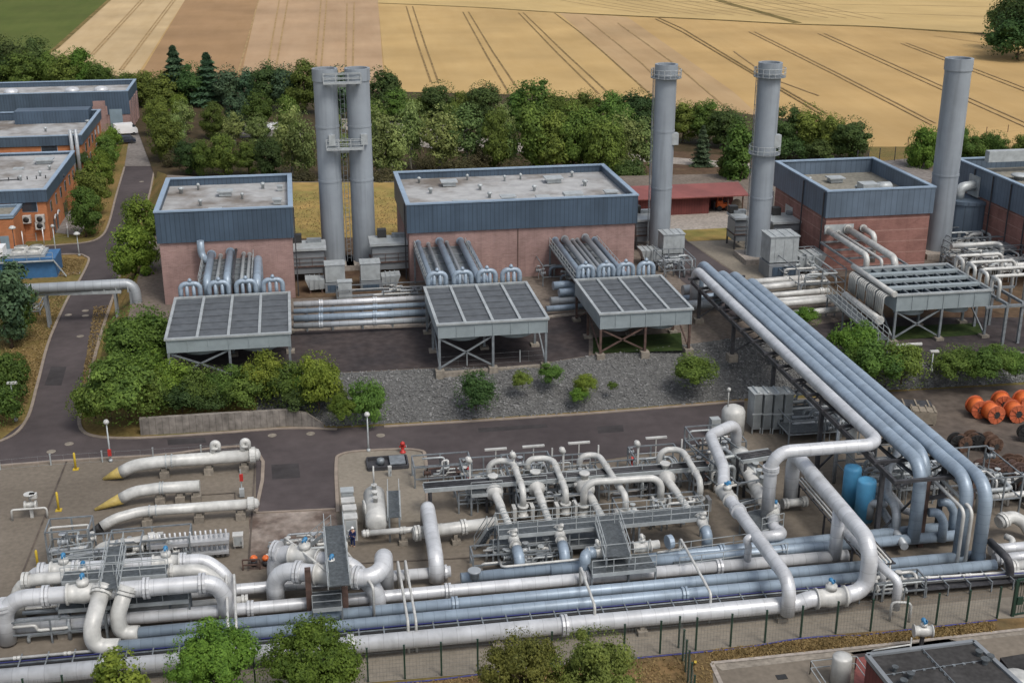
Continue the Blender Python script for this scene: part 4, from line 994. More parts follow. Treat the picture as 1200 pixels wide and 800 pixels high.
# ---- left manifold: three parallel loops and two tails
pipe('nearest of the three white loops at left, bending down at both ends', [(10,752,.2),('z',3.6),(252,682,3.6),(264,700,2.2),('z',.4)], .60, 'white', 1.9, cols=(.14,.3,.62,.8), valves=(.42,))
pipe('middle of the three white loops at left', [(24,726,.2),('z',3.4),(238,667,3.4),(262,688,2.0),('z',.3)], .46, 'whitep', 1.8, cols=(.2,.7), valves=(.4,))
pipe('furthest of the three white loops at left', [(36,716,.2),('z',3.4),(240,656,3.4),(268,676,2.2),('z',.3)], .52, 'white', 1.8, cols=(.22,.34,.72), valves=(.3,.66))
pipe('left white tail pipe coming toward the camera from the manifold', [(121,686,4.1),(107,735,2.5),('z',.95),(140,757.3,.95)], .58, 'whitep', .95, cols=(.08,), seg=18)
pipe('right white tail pipe coming toward the camera from the manifold', [(149,686,4.1),(138,719,2.5),('z',.95),(163,741.5,.95)], .55, 'whitep', .95, cols=(.08,), seg=18)
def walkway(lb, A, B, w, h_legs=True, rails=(1,1), z0=0.0, step=4.0, grp=None, leg='steel', name='walkway'):
    """raised grating deck between two places at deck height"""
    A = Vector(A); B = Vector(B); d = (B-A); dh = Vector((d.x,d.y,0)).normalized(); s = Vector((-dh.y,dh.x,0))
    t = thing(name, lb, 'walkway', (A.x,A.y,z0), grp)
    mb = MB(); mb.bar(A,B,w,.08); obj('deck', mb, M['grate'], t)
    mb = MB()
    for k in (-1,1): mb.bar(A+s*(k*(w/2+.03))+Vector((0,0,-.1)),B+s*(k*(w/2+.03))+Vector((0,0,-.1)),.06,.3)
    obj('edge_beam', mb, M['lsteel'], t)
    for k, on in zip((-1,1), rails):
        if on: mb = MB(); rail(mb, A+s*(k*(w/2-.04)), B+s*(k*(w/2-.04))); obj('handrail', mb, M['lsteel'], t)
    if h_legs:
        n = max(1, int(d.length/step))
        for i in range(n+1):
            q = A.lerp(B, i/n)
            for k in (-1,1):
                e = q+s*(k*(w/2-.1)); mb = MB(); mb.bar((e.x,e.y,z0),(e.x,e.y,q.z-.05),.14); obj('leg', mb, M[leg], t)
    return t
def stairs(lb, A, B, w, n=11, grp=None):
    A = Vector(A); B = Vector(B); dh = Vector((B.x-A.x,B.y-A.y,0)).normalized(); s = Vector((-dh.y,dh.x,0))
    t = thing('steel_stairs', lb, 'stairs', (A.x,A.y,min(A.z,B.z)), grp)
    for k in (-1,1):
        mb = MB(); mb.bar(A+s*(k*w/2),B+s*(k*w/2),.06,.25); obj('stringer', mb, M['lsteel'], t)
        mb = MB(); rail(mb, A+s*(k*w/2), B+s*(k*w/2)); obj('handrail', mb, M['lsteel'], t)
    for i in range(n):
        q = A.lerp(B,(i+.5)/n); mb = MB(); mb.obox(q, s, dh, Vector((0,0,1)), (w-.1,.26,.05)); obj('tread', mb, M['grate'], t)
    return t
walkway('long grey grating walkway crossing left over the white manifold loops', at(74,676,4.0), at(196,667,4.0), 1.3)
walkway('lower grating walkway along near side of the white manifold loops', at(70,709,2.2), at(222,697,2.2), 1.2, rails=(1,0))
walkway('grey stepped bridge crossing the manifold toward the tilted launcher', at(128,690,4.3), at(137,640,4.0), 1.2)
walkway('grating platform behind the manifold beside instrument stand', at(62,664,2.2), at(110,656,2.2), 1.8)
def launcher(lb, tip, neck, elb, end, z, r, m2, grp, door=True, risers=()):
    T, N_, E_, X_ = at(*tip, .1), at(*neck, .75), at(*elb, z), at(*end, z)
    t = thing('pig_launcher', lb, 'pipe', (N_.x,N_.y,0), grp)
    mb = MB(); run(mb, [N_, N_.lerp(E_,.35)+Vector((0,0,z*.2)), E_, X_], r, 4, 18, 8); obj('barrel', mb, M['whitep'], t)
    mb = MB(); d = (N_-T)
    n0 = 18; p, _ = [T, T.lerp(N_,.5), N_], 0
    mb.tube([T, T.lerp(N_,.5), N_+d*.02], [.12, r*.62, r*1.01], 18); obj('tapered_nose', mb, M[m2], t)
    D = (X_-E_).normalized()
    if door:
        mb = MB(); collar(mb, X_, D, r, .5, 1.35, 18); mb.lathe(X_+D*.25,[(r*1.15,0),(r*.9,.3),(r*.3,.45)],18,D); obj('closure_door', mb, M['whitep'], t)
    for f in (.08,.14):
        mb = MB(); collar(mb, E_.lerp(X_,f), D, r, .1, 1.15, 18); obj('flange', mb, M['lsteel'], t)
    for f in (.05,.52,.9):
        q = E_.lerp(X_,f); mb = MB(); mb.box((q.x,q.y,.3),(.8,.9,.6)); mb.box((q.x,q.y,(z-r+.6)/2),(.5,.5,max(.05,z-r-.6))); obj('saddle', mb, M['concrete'], t)
    for f in risers:
        q = E_.lerp(X_,f); mb = MB(); run(mb,[q,q+Vector((0,0,r+.9)),q+Vector((.5,0,r+.9)),q+Vector((.5,0,r+.2))],.25,.3); mb.lathe(q+Vector((.2,0,r+.3)),[(.38,0),(.38,.2)],12); obj('vent_pipe', mb, M['whitep'], t)
launcher('thick white pipe with yellow tapered nose, furthest of three on yard', (121,561,), (142,553), (186,541), (296,533), 1.5, .56, 'yellowt', 'tapered white pipes on the left yard', risers=(.58,.9))
launcher('short white pipe with yellow nose, middle of three on yard', (111,597), (142,584), (184,572), (234,569), 1.4, .50, 'yellowt', 'tapered white pipes on the left yard', door=False)
launcher('long thin white pipe with black nose, nearest of three on yard', (104,624), (119,617), (165,599), (294,590), 1.3, .43, 'black', 'tapered white pipes on the left yard')
launcher('tilted white pipe with flanged end behind left manifold', (98,656), (112,648), (140,638), (178,631.5), 1.6, .42, 'black', 'tapered white pipes on the left yard')

# ---- generic skid of small bore pipework
def skid(lb, a, w, d, h, seed, z0=0.0, mats=('whitep','lsteel','greyc'), nv=4, npipe=5, frame=True, rmax=.16, cat='pipework', deck=False, name='pipework_skid', grp=None, rz=0.0):
    p = at(a[0], a[1], z0); g_ = random.Random(seed)
    t = thing(name, lb, cat, p, grp)
    def Q(u,v,z):
        x, y = (u-.5)*w, v*d; return p+Vector((x*math.cos(rz)-y*math.sin(rz), x*math.sin(rz)+y*math.cos(rz), z))
    if frame:
        mb = MB()
        for u in (0,.5,1):
            for v in (0,1): mb.bar(Q(u,v,0),Q(u,v,h),.12)
        for z in (h*.45,h):
            for v in (0,1): mb.bar(Q(0,v,z),Q(1,v,z),.1)
            for u in (0,1): mb.bar(Q(u,0,z),Q(u,1,z),.1)
        obj('frame', mb, M['steel'], t)
    if deck:
        mb = MB(); mb.bar(Q(0,.5,h*.45),Q(1,.5,h*.45),d*.9,.06); obj('deck', mb, M['grate'], t)
    for k in range(npipe):
        u0, u1 = g_.uniform(0,.45), g_.uniform(.55,1); v0, v1 = g_.random(), g_.random(); z = g_.uniform(.25,.95)*h; z2 = g_.uniform(.15,.9)*h; r = g_.uniform(.5,1)*rmax
        if g_.random() < .5: pp = [Q(u0,v0,.05),Q(u0,v0,z),Q(u1,v0,z),Q(u1,v1,z),Q(u1,v1,.05)]
        else: pp = [Q(u0,v0,z2),Q((u0+u1)/2,v0,z2),Q((u0+u1)/2,v0,z),Q(u1,v0,z),Q(u1,v1,z),Q(u1,v1,.05)]
        mb = MB(); run(mb, pp, r, r*2.5, 8, 3); obj('pipe_run', mb, M[mats[k % len(mats)]], t)
    for k in range(nv):
        q = Q(g_.random(),g_.random(),g_.uniform(.3,.85)*h); s = g_.uniform(.8,1.3)
        mb = MB(); mb.lathe(q-Vector((.3*s,0,0)),[(.24*s,0),(.24*s,.08),(.14*s,.1),(.2*s,.3*s),(.14*s,.5*s),(.24*s,.52*s),(.24*s,.6*s)],10,(1,0,0)); mb.lathe(q,[(.06,0),(.06,.5*s),(.22*s,.52*s),(.22*s,.57*s)],10); mb.bar(q,q-Vector((0,0,q.z-p.z)),.07)
        obj('valve', mb, M[mats[(k+1) % len(mats)]], t)
    return t
skid('low pipe frame with small valves at bottom left corner below the loops', (62,753), 7.5, 3.2, 1.9, 11, nv=5, npipe=6)
skid('upright instrument stand with tubing behind the left walkway', (84,665), 3.2, 2.2, 3.2, 12, nv=4, npipe=5)
skid('valve skid under crossing walkway behind the left loops', (120,676), 6, 2.5, 2.4, 13, nv=6, npipe=5)
skid('small bore pipes beside the white battery rack', (178,664), 6.0, 2.2, 2.3, 14, nv=6, npipe=5)
# white finned rack
t = thing('finned_rack', 'white finned rack behind the left loops of the yard', 'rack', at(223,660,0))
p = at(223,655,0)
mb = MB(); mb.box(p+Vector((0,0,1.6)),(6.2,1.2,.3)); mb.box(p+Vector((0,0,.6)),(6.0,1.0,.2)); obj('frame', mb, M['white'], t)
for i in range(16):
    mb = MB(); x = p.x-2.9+i*.385; mb.lathe((x,p.y,.1),[(.15,0),(.15,1.9),(.08,2.0),(.08,2.3)],8); obj('bottle', mb, M['white'], t)
# white hut-like cabinets on the yard
def cabinet(lb, a, w, d, h, m='whitep', z0=0, grp=None, name='cabinet', legs=False):
    p = at(*a, z0); t = thing(name, lb, 'cabinet', p, grp); e = .35 if legs else 0
    mb = MB(); mb.box(p+Vector((0,0,e+(h-e)/2)),(w,d,h-e)); 
    if legs:
        for sx in (-1,1): mb.bar(p+Vector((sx*w*.4,0,0)),p+Vector((sx*w*.4,0,e)),.1)
    obj('body', mb, M[m], t)
    mb = MB(); mb.box(p+Vector((0,0,h+.05)),(w*1.1,d*1.15,.1)); obj('lid', mb, M[m], t)
    mb = MB(); mb.box(p+Vector((0,-d/2-.015,e+(h-e)*.52)),(w*.8,.03,(h-e)*.8)); dr = obj('door', mb, M['lsteel'], t)
    mb = MB(); mb.box(p+Vector((w*.3,-d/2-.05,h*.55)),(.05,.06,.2)); obj('handle', mb, M['dsteel'], dr)
    return t
cabinet('small white cabinet on legs at yard centre left of the kerb', (280,642), .75, .6, 1.2, legs=True)
cabinet('small white cabinet behind the white finned rack', (214,650), .8, .5, 1.3, legs=True)
cabinet('small pale box on post left of the finned rack', (189,640), .45, .4, 1.1, legs=True)
# goal-post guard with a valve
t = thing('valve_guard', 'white goalpost guard rail around a valve at far left yard', 'guard rail', at(36,610,0))
mb = MB(); A, B = at(15,610,0), at(56,607,0); run(mb,[A,A+Vector((0,0,1.0)),B+Vector((0,0,1.0)),B],.09,.2,8,3); obj('guard_rail', mb, M['whitep'], t)
q = at(38,606,0); mb = MB(); mb.bar(q,q+Vector((0,0,1.4)),.25); mb.lathe(q+Vector((-.5,0,1.2)),[(.35,0),(.35,.15),(.2,.2),(.3,.5),(.2,.8),(.35,.85),(.35,1.0)],12,(1,0,0)); mb.lathe(q+Vector((0,0,1.4)),[(.1,0),(.1,.7),(.45,.72),(.45,.8)],14); mb.box(q+Vector((.3,0,2)),(.6,.4,.4)); obj('valve', mb, M['whitep'], t)
for i,(x,y,top,lb) in enumerate(((89,550,531,'yellow marker post near the far yard edge beside the thick launcher'),(69,598,577,'yellow marker post between the goalpost guard and middle launcher'),(45,666,645,'yellow marker post nearest the left loops'))):
    p = at(x,y,0); h = zat(p,top); t = tag(obj('marker_post', (lambda m_: (m_.lathe(p,[(.1,0),(.1,h),(.03,h+.08)],10), m_.box(p+Vector((0,0,.05)),(.5,.5,.1)), m_)[2])(MB()), M['yellow']), lb, 'post', 'yellow posts on the left yard')

# ---- mid station with two loops under a grey footbridge
pipe('front white loop of the mid station curving up at right end', [(324,708,.3),('z',3.2),(449,679,3.2),('d',.3,3.2,.9),('z',.3)], .66, 'white', 1.7, cols=(.26,.5), valves=(.40,), seg=18)
pipe('rear white loop of the mid station bending down at both ends', [(324,686,.3),('z',3.3),(412,662.5,3.3),('d',1.7,-1.3,-1.6),('z',.4)], .62, 'white', 1.6, cols=(.24,.58), valves=(.42,), seg=18)
walkway('grey footbridge over the two loops of the mid station', at(398,686,4.4), at(391,616,4.4), 1.5, h_legs=False)
stairs('steel stair climbing to the mid station footbridge', at(338,660,.6), at(384,622,4.2), 1.0, 13)
walkway('low grey landing at the foot of the mid station stair', at(317,657,1.0), at(352,653,1.0), 2.0, rails=(0,1))
walkway('small grated platform between brown posts below the mid station', at(366,704,2.0), at(400,701,2.0), 2.2)
for x, lb in ((364,'left brown steel post of the mid station'),(406,'right brown steel post of the mid station')):
    p = at(x,726,0); tag(obj('steel_post', MB().bar(p,(p.x,p.y,4.2),.42), M['rust']), lb, 'post', 'brown posts of the mid station')
mb = MB(); A = at(364,726,0); B = at(406,722,0); mb.bar(A+Vector((0,0,1.9)),B+Vector((0,0,1.9)),.2); mb.bar(A+Vector((0,0,.4)),A.lerp(B,.5)+Vector((0,0,1.8)),.12); mb.bar(B+Vector((0,0,.4)),A.lerp(B,.5)+Vector((0,0,1.8)),.12); tag(obj('cross_beam', mb, M['rust']),'brown braced beam between the posts of the mid station','beam')
skid('tangle of small pipes behind the mid station loops', (374,655), 6, 2.0, 1.5, 21, nv=5, npipe=5, frame=False)
skid('small grey pipe frame left of the mid station stair', (318,662), 2.2, 1.0, 1.3, 22, frame=False, nv=2, npipe=3, mats=('lsteel','steel','whitep'))
pipe('thin white square hoop right of the mid station', [(408,690,.1),('z',3.3),(437,687,3.3),('z',.1)], .1, 'whitep', .3, seg=8)
pipe('thin white rail along top of mid station loops', [(337,681,.1),('z',3.9),(392,676,3.9)], .09, 'whitep', .3, seg=8)
# row of panels and a person
for i,(x,y,h,m,lb) in enumerate(((408,602,2.2,'lsteel','grey control cabinet furthest back in the row near white vessel'),(409,613,2.1,'whitep','white control cabinet second in the row near white vessel'),(411,622,2.1,'whitep','white control cabinet third in the row near white vessel'),(412,631,2.0,'whitep','white control cabinet behind the navy clad worker'))):
    cabinet(lb, (x,y), 1.0, .8, h, m, grp='control cabinets in the row by white vessel')
def person(lb, a, h, top, legs, face, hat=None):
    p = at(*a, .05); t = thing('person', lb, 'person', p); k = h/1.75
    c, s_ = math.cos(face), math.sin(face)
    def W(x,y,z): return (p.x+(x*c-y*s_)*k, p.y+(x*s_+y*c)*k, p.z+z*k)
    def skin(name, vv, ee, rr_, m, sub=1):
        me = bpy.data.meshes.new(name); me.from_pydata([W(*v) for v in vv], ee, []); me.materials.append(m)
        o = link(name, me); md = o.modifiers.new('skin','SKIN'); 
        me.skin_vertices[0].data[0].use_root = True
        for i_, q in enumerate(rr_): me.skin_vertices[0].data[i_].radius = (q*k,q*k)
        o.modifiers.new('sub','SUBSURF').levels = sub; o.modifiers['sub'].render_levels = sub
        hang(o, t); return o
    skin('body', [(0,0,.95),(0,0,1.2),(0,0,1.42),(0,0,1.5),(0,.01,1.58),(0,.02,1.68),(-.2,0,1.4),(-.25,.03,1.12),(-.2,.2,.95),(.2,0,1.4),(.25,.03,1.12),(.2,.2,.95),(-.1,0,.9),(-.11,.03,.5),(-.11,0,.08),(-.11,.13,.04),(.1,0,.9),(.11,.0,.5),(.12,-.03,.08),(.12,.1,.04)],
         [(0,1),(1,2),(2,3),(3,4),(4,5),(2,6),(6,7),(7,8),(2,9),(9,10),(10,11),(0,12),(12,13),(13,14),(14,15),(0,16),(16,17),(17,18),(18,19)],
         [.14,.13,.16,.06,.085,.07,.07,.05,.04,.07,.05,.04,.09,.065,.045,.04,.09,.065,.045,.04], M['skin'], 2)
    skin('jacket', [(0,0,.92),(0,0,1.2),(0,0,1.43),(-.2,0,1.4),(-.255,.03,1.12),(-.21,.17,.99),(.2,0,1.4),(.255,.03,1.12),(.21,.17,.99)], [(0,1),(1,2),(2,3),(3,4),(4,5),(2,6),(6,7),(7,8)], [.17,.155,.17,.09,.07,.055,.09,.07,.055], M[top], 2)
    skin('trousers', [(0,0,.95),(-.1,0,.88),(-.11,.03,.5),(-.11,0,.1),(.1,0,.88),(.11,0,.5),(.12,-.03,.1)], [(0,1),(1,2),(2,3),(0,4),(4,5),(5,6)], [.155,.11,.085,.07,.11,.085,.07], M[legs], 2)
    mb = MB(); mb.lathe(W(0,.02,1.64), [(.125*k,0),(.125*k,.03*k),(.10*k,.10*k),(.05*k,.145*k)], 14); obj('helmet' if hat else 'hair', mb, M[hat or 'black'], t)
person('person in navy workwear with white helmet standing by white cabinets', (414,640), 1.75, 'navy', 'navy', 2.6, 'vanw')
# orange capped drums at the left kerb
for x,lb in ((298,'left small orange topped bollard beside the loading pad kerb'),(312,'right small orange topped bollard beside the loading pad kerb')):
    p = at(x,662,.05); t = thing('bollard', lb, 'bollard', p, 'orange topped bollards'); mb = MB(); mb.lathe(p,[(.26,0),(.26,.4),(.18,.5)],12); obj('base', mb, M['dsteel'], t); mb = MB(); mb.lathe(p,[(.26,.5),(.3,.68),(.18,.82)],12); obj('orange_cap', mb, M['orange'], t)
t = thing('pipe_guard', 'brown steel barrier rail beside the loading pad left kerb', 'barrier', at(296,665,0)); A = at(285,668,0); B = at(305,667,0)
mb = MB(); rail(mb, A, B, h=.9, w=.1); obj('rail', mb, M['rust'], t)
# standpipe with red box at the far end of the launchers
t = thing('hydrant_post', 'post with red box and grey valve near the launcher ends', 'hydrant', at(284,582,0)); p = at(284,582,0)
mb = MB(); mb.bar(p,p+Vector((0,0,2.6)),.1); mb.box(p+Vector((0,-.1,.5)),(.4,.4,.7)); obj('post', mb, M['lsteel'], t); mb = MB(); mb.box(p+Vector((.05,-.12,1.9)),(.3,.2,.6)); obj('red_box', mb, M['red'], t)

# ---- white horizontal vessel on the round ended pad
t = thing('white_vessel', 'white horizontal vessel with dished ends on the round ended pad', 'vessel', at(441,612,0))
A = at(442,613,1.6); B = A+Vector((.1,5.0,0)); d = (B-A).normalized()
mb = MB(); mb.lathe(A,[(.3,-.32),(.68,-.22),(.9,0),(.9,5.0),(.68,5.22),(.3,5.32)],22,d); obj('shell', mb, M['whitep'], t)
for f in (.15,.8):
    q = A.lerp(B,f); mb = MB(); mb.box((q.x,q.y,.5),(1.6,.4,1.0)); obj('saddle', mb, M['concrete'], t)
for f in (.4,.6,.85): mb = MB(); q = A.lerp(B,f); mb.lathe(q+Vector((0,0,.85)),[(.18,0),(.18,.4),(.26,.42),(.26,.5)],10); obj('nozzle', mb, M['whitep'], t)
mb = MB(); mb.tube([A.lerp(B,.85)+Vector((0,0,1.5)),A.lerp(B,.85)+Vector((0,0,3.0))],.07,8); obj('vent_mast', mb, M['whitep'], t)
walkway('grey access platform along right side of the white vessel', at(462,606,2.2), at(461,575,2.2), 1.0)
pipe('thin white hoop left of the white vessel', [(427,617,.1),('z',2.6),(428,592,2.6),('z',.1)], .09, 'whitep', .3, seg=8)
t = thing('ground_pit', 'open rectangular pit box at top of the round ended pad', 'pit', at(454,544,.06)); p = at(454,544,.06)
mb = MB(); mb.box(p+Vector((0,-1.1,.15)),(3.6,.15,.4)); mb.box(p+Vector((0,1.1,.15)),(3.6,.15,.4)); mb.box(p+Vector((-1.8,0,.15)),(.15,2.0,.4)); mb.box(p+Vector((1.8,0,.15)),(.15,2.0,.4)); mb.box(p+Vector((0,0,.03)),(3.5,1.9,.06)); obj('pit_wall', mb, M['dsteel'], t)
mb = MB(); mb.box(p+Vector((.9,0,.4)),(1.4,1.8,.08)); mb.lathe(p+Vector((-.6,0,.1)),[(.35,0),(.35,.5),(.15,.6)],12); obj('pit_cover', mb, M['steel'], t)
def hydrant(lb, a):
    p = at(*a,.06); t = thing('fire_hydrant', lb, 'hydrant', p, 'red fire hydrants'); mb = MB(); mb.lathe(p,[(.28,0),(.28,.1),(.16,.12),(.16,.8),(.24,.82),(.2,1.0),(.06,1.12)],12); mb.lathe(p+Vector((-.3,0,.6)),[(.1,0),(.1,.6)],10,(1,0,0)); obj('body', mb, M['red'], t)
    mb = MB(); mb.lathe(p+Vector((.3,0,.6)),[(.12,0),(.12,.06)],10,(1,0,0)); obj('outlet_cap', mb, M['lsteel'], t)
hydrant('red fire hydrant at top right of round ended pad', (472,530)); hydrant('red fire hydrant behind the first filter loop', (549,560)); hydrant('red fire hydrant behind the fourth filter loop', (740,548))
p = at(457,558,.06); cabinet('tiny white post box in middle of round ended pad', (457,558), .3, .3, .9)

# low header in front of the vessel and the white riser
pipe('white low header pipe in front of the white vessel', [(424,625,1.3),(520,617,1.3)], .24, 'whitep', cols=(.05,.5,.95), sup=5)
pipe('thicker cream header pipe left of the filters', [(484,625,1.3),(582,612,1.3)], .5, 'whitep', cols=(.05,.6), sup=5)
pipe('tall white gooseneck pipe left of the filters dropping into the bundle', [(501,613,.6),('z',2.3),(511,655,2.3),('z',.5)], .58, 'white', 1.2, seg=18)

# ---- filter bank: loops, tilted vessels, beams and walkways
FZ = 4.4
LOOPS = (([(573,560,1.8),(581,539),(601,539),(613,593,1.6)],'first'),([(618,553,1.8),(630,536),(648,536),(663,590,1.6)],'second'),
         ([(679,550,1.8),(690,532),(702,532),(733,598,1.6)],'third'),([(772,548,1.8),(782,525.5),(800,525.5),(820,584,1.6)],'fourth'))
def arch(lb, foot, apex1, apex2, end, r, grp=None):
    a = at(*foot); z = zat(a, apex1[1]+2); b = at(*end)
    mid = at(apex2[0], apex2[1]+2, z)
    x2 = Vector((mid.x, a.y, z)); top2 = Vector((b.x, b.y, z*.86+.2))
    t = thing('filter_loop', lb, 'pipe', (a.x,a.y,0), grp)
    mb = MB(); run(mb, [a, Vector((a.x,a.y,z)), x2, top2, b], r, 1.2, 14, 6); obj('pipe_run', mb, M['whitep'], t)
    for f in (.3,.75): mb = MB(); q = x2.lerp(top2,f); collar(mb, q, top2-x2, r, .14, 1.25); obj('flange', mb, M['whitep'], t)
    mb = MB(); q = (Vector((a.x,a.y,z))+x2)/2; mb.bar(x2+Vector((0,0,.1)), x2+Vector((0,0,.9)), .12); obj('vent_stub', mb, M['whitep'], t)
    mb = MB(); mb.lathe(b-Vector((0,0,.9)),[(r*1.7,0),(r*1.7,.18),(r*1.2,.2),(r*1.3,.8),(r*1.7,.82),(r*1.7,1.0)],14); mb.box(b+Vector((.75,0,-.5)),(.3,.9,1.1)); mb.box(b+Vector((-.75,0,-.5)),(.3,.9,1.1)); obj('valve', mb, M['whitep'], t)
    return a, z, x2, b
for (f_, p1, p2, e_), o_ in LOOPS:
    arch('cream arched pipe loop over the filters, %s from the left' % o_, f_, p1, p2, e_, .27, 'arched loops of the filter bank')
a = at(684,592,1.5); z = zat(a, 565); b = at(774,586,1.5)
mb = MB(); run(mb, [a, Vector((a.x,a.y,z)), Vector((b.x,b.y,z)), b], .3, 1.2, 14, 6); t = tag(obj('filter_loop', mb, M['whitep']), 'long flat cream pipe loop crossing between third and fourth filters', 'pipe')
for q,lb in ((a,'box ended valve under the left end of long flat loop'),(b,'box ended valve under the right end of long flat loop')):
    mb = MB(); mb.lathe(q-Vector((0,0,.9)),[(.5,0),(.5,.18),(.35,.2),(.4,.8),(.5,.82),(.5,1.0)],14); mb.box(q+Vector((.7,0,-.3)),(.2,.8,1.4)); mb.box(q+Vector((-.7,0,-.3)),(.2,.8,1.4)); tag(obj('valve', mb, M['whitep']), lb, 'valve')
for (x0,y0,x1,y1), o_ in (((581,580,597,616),'first'),((630,575,644,612),'second'),((689,577,706,606),'third'),((784,565,808,598),'fourth')):
    A = at(x0,y0,1.9); B = at(x1,y1,1.9); B.x = (A.x+B.x)/2+ (B.x-A.x)/2; d = (A-B).normalized(); L_ = (A-B).length
    t = thing('filter_vessel', 'cream tapered filter vessel pointing to the camera, %s from the left' % o_, 'filter', (B.x,B.y,0), 'filter vessels of the bank')
    mb = MB(); mb.lathe(B,[(.22,0),(.27,.05),(.27,L_*.55),(.36,L_*.6),(.36,L_),(.62,L_+.15),(.75,L_+.5),(.75,L_+1.9),(.6,L_+2.2)],18,d); obj('shell', mb, M['whitep'], t)
    for k in range(5): mb = MB(); collar(mb, B+d*(L_*.1*(k+1)), d, .27, .08, 1.15); obj('ring_band', mb, M['lsteel'], t)
    mb = MB(); q = B+d*(L_+1.2); mb.lathe(q+Vector((0,0,.6)),[(.3,0),(.3,.5),(.45,.52),(.45,.66)],14); mb.lathe(q+Vector((-.9,0,.2)),[(.2,0),(.2,.7)],10,(1,0,0)); obj('nozzle', mb, M['whitep'], t)
    for f in (.25,.9):
        q = B+d*(L_*f); mb = MB(); mb.bar((q.x,q.y,0),(q.x,q.y,1.6),.28); obj('stand', mb, M['steel'], t)
    skid('clutter of small valves and tubing around filter, %s from the left' % o_, (x0-4,y0+12), 4.2, 5.0, 2.2, 40+int(x0), nv=5, npipe=5, rmax=.12)
for x,y,lb in ((550,572,'first'),(602,566,'second'),(660,560,'third'),(748,552,'fourth')):
    q = at(x,y,2.0); t = walkway('small railed grating platform behind filter loop, %s from the left' % lb, q, q+Vector((2.6,0,0)), 2.4, grp='platforms behind the filters')
    mb = MB(); a = Vector((q.x+.2,q.y+1.0,2.0)); mb.bar(a,a+Vector((.0,0,2.0)),.16); mb.lathe(a+Vector((0,0,2.0)),[(.22,-.1),(.28,.3),(.12,.5)],10,(-.5,0,.8)); tag(obj('beacon', mb, M['whitep']),'white capped beacon post on filter platform, %s from the left' % lb,'beacon','beacons on the filter platforms')
for x,y,yt,lb in ((581,548,526,'first'),(625,546,522.5,'second'),(678,544,518.5,'third'),(768,536,512.5,'fourth')):
    p = at(x,y,0); h = zat(p,yt); mb = MB(); mb.bar(p,(p.x,p.y,h),.1); mb.bar((p.x-1.0,p.y,h),(p.x+1.0,p.y,h),.28,.14); tag(obj('light_mast', mb, M['whitep']), 'T shaped white light mast behind the filters, %s from the left' % lb, 'lamp', 'T shaped masts behind the filters')
def beam_rack(lb, A, B, w, z0=0, n=10, legs=4):
    t = thing('pipe_rack', lb, 'pipe rack', (A.x,A.y,z0)); d = (B-A).normalized(); s = Vector((-d.y,d.x,0)).normalized()
    mb = MB()
    for k in (-1,1): mb.bar(A+s*k*w/2,B+s*k*w/2,.14,.35)
    for i in range(n+1): q = A.lerp(B,i/n); mb.bar(q-s*w/2,q+s*w/2,.14,.14)
    obj('beam', mb, M['lsteel'], t)
    mb = MB()
    for k,r in ((-.25,.11),(.05,.08),(.28,.1)): mb.tube([A+s*w*k+Vector((0,0,.15)),B+s*w*k+Vector((0,0,.15))],r,8)
    obj('cable_run', mb, M['dsteel'], t)
    for i in range(legs):
        q = A.lerp(B,(i+.1)/(legs-.8))
        for k in (-1,1): e = q+s*k*w/2; mb = MB(); mb.bar((e.x,e.y,z0),(e.x,e.y,e.z-.15),.2); obj('leg', mb, M['dsteel'], t)
    return t
beam_rack('long horizontal grey beam rack passing behind the filter loops', at(497,571,2.5), at(828,545,2.5), 1.2, n=22, legs=6)
walkway('long grating walkway in front of the filters', at(582,622,2.6), at(826,600,2.6), 1.7, step=5)
walkway('lower grating deck beneath long filter walkway', at(576,640,1.1), at(700,630,1.1), 1.9, step=6)
walkway('right lower grating deck near the fifth outlet valve', at(790,660,1.0), at(915,643,1.0), 2.2, step=5)
walkway('grating bridge coming toward the camera from the filter walkway', at(712,612,2.8), at(724,652,2.8), 1.9, step=4)
walkway('wide railed platform at near end of the filter bridge', at(690,664,1.9), at(764,657,1.9), 2.2, step=4)
stairs('steep steel stair at left end of the filter walkway', at(561,640,.2), at(576,617,2.6), .9, 9)
for x,y,x2,y2,o_ in ((602,632,609,668,'first'),(656,626,662,663,'second'),(823,612,829,640,'last')):
    A = at(x,y,2.3); B = at(x2,y2-14,1.9)
    t = thing('outlet_pipe', 'outlet with white valve and blue elbow down to bundle, %s from the left' % o_, 'pipe', (B.x,B.y,0), 'filter outlets')
    mb = MB(); run(mb,[A,A.lerp(B,.55)],.3); obj('pipe_run', mb, M['whitep'], t)
    mb = MB(); run(mb,[A.lerp(B,.5),B,Vector((B.x,B.y,.6))],.42,1.1,14,7); obj('lagged_elbow', mb, M['blue'], t)
    valve(t, A, B-A, .36, act='whitep')
for pp,vv,lb in (([(712,645,2.3),(688,648,2.3),('d',-.3,-.6,0),('z',.7)],(700,646.5,2.3),'outlet with blue elbow left of the filter bridge end'),([(742,641,2.3),(772,637,2.3),('d',.9,.2,0)],(752,640,2.3),'outlet with blue flange right of the filter bridge end')):
    P = pts_of(pp); t = thing('outlet_pipe', lb, 'pipe', (P[0].x,P[0].y,0), 'filter outlets')
    mb = MB(); run(mb, P[:2], .33); obj('pipe_run', mb, M['whitep'], t)
    mb = MB(); run(mb, [P[0].lerp(P[1],.6)]+P[1:], .44, 1.0, 14, 7) if len(P) > 3 else collar(mb, P[2], P[2]-P[1], .4, .4, 1.35)
    obj('lagged_elbow', mb, M['blue'], t); valve(t, at(*vv), (1,0,0), .38, act='whitep')
pipe('thin white line along the back blue pipe below the filters', [(585,655,.6),(588,664,1.6),(668,656,1.6),(700,653,1.6)], .1, 'whitep', .4, seg=8)
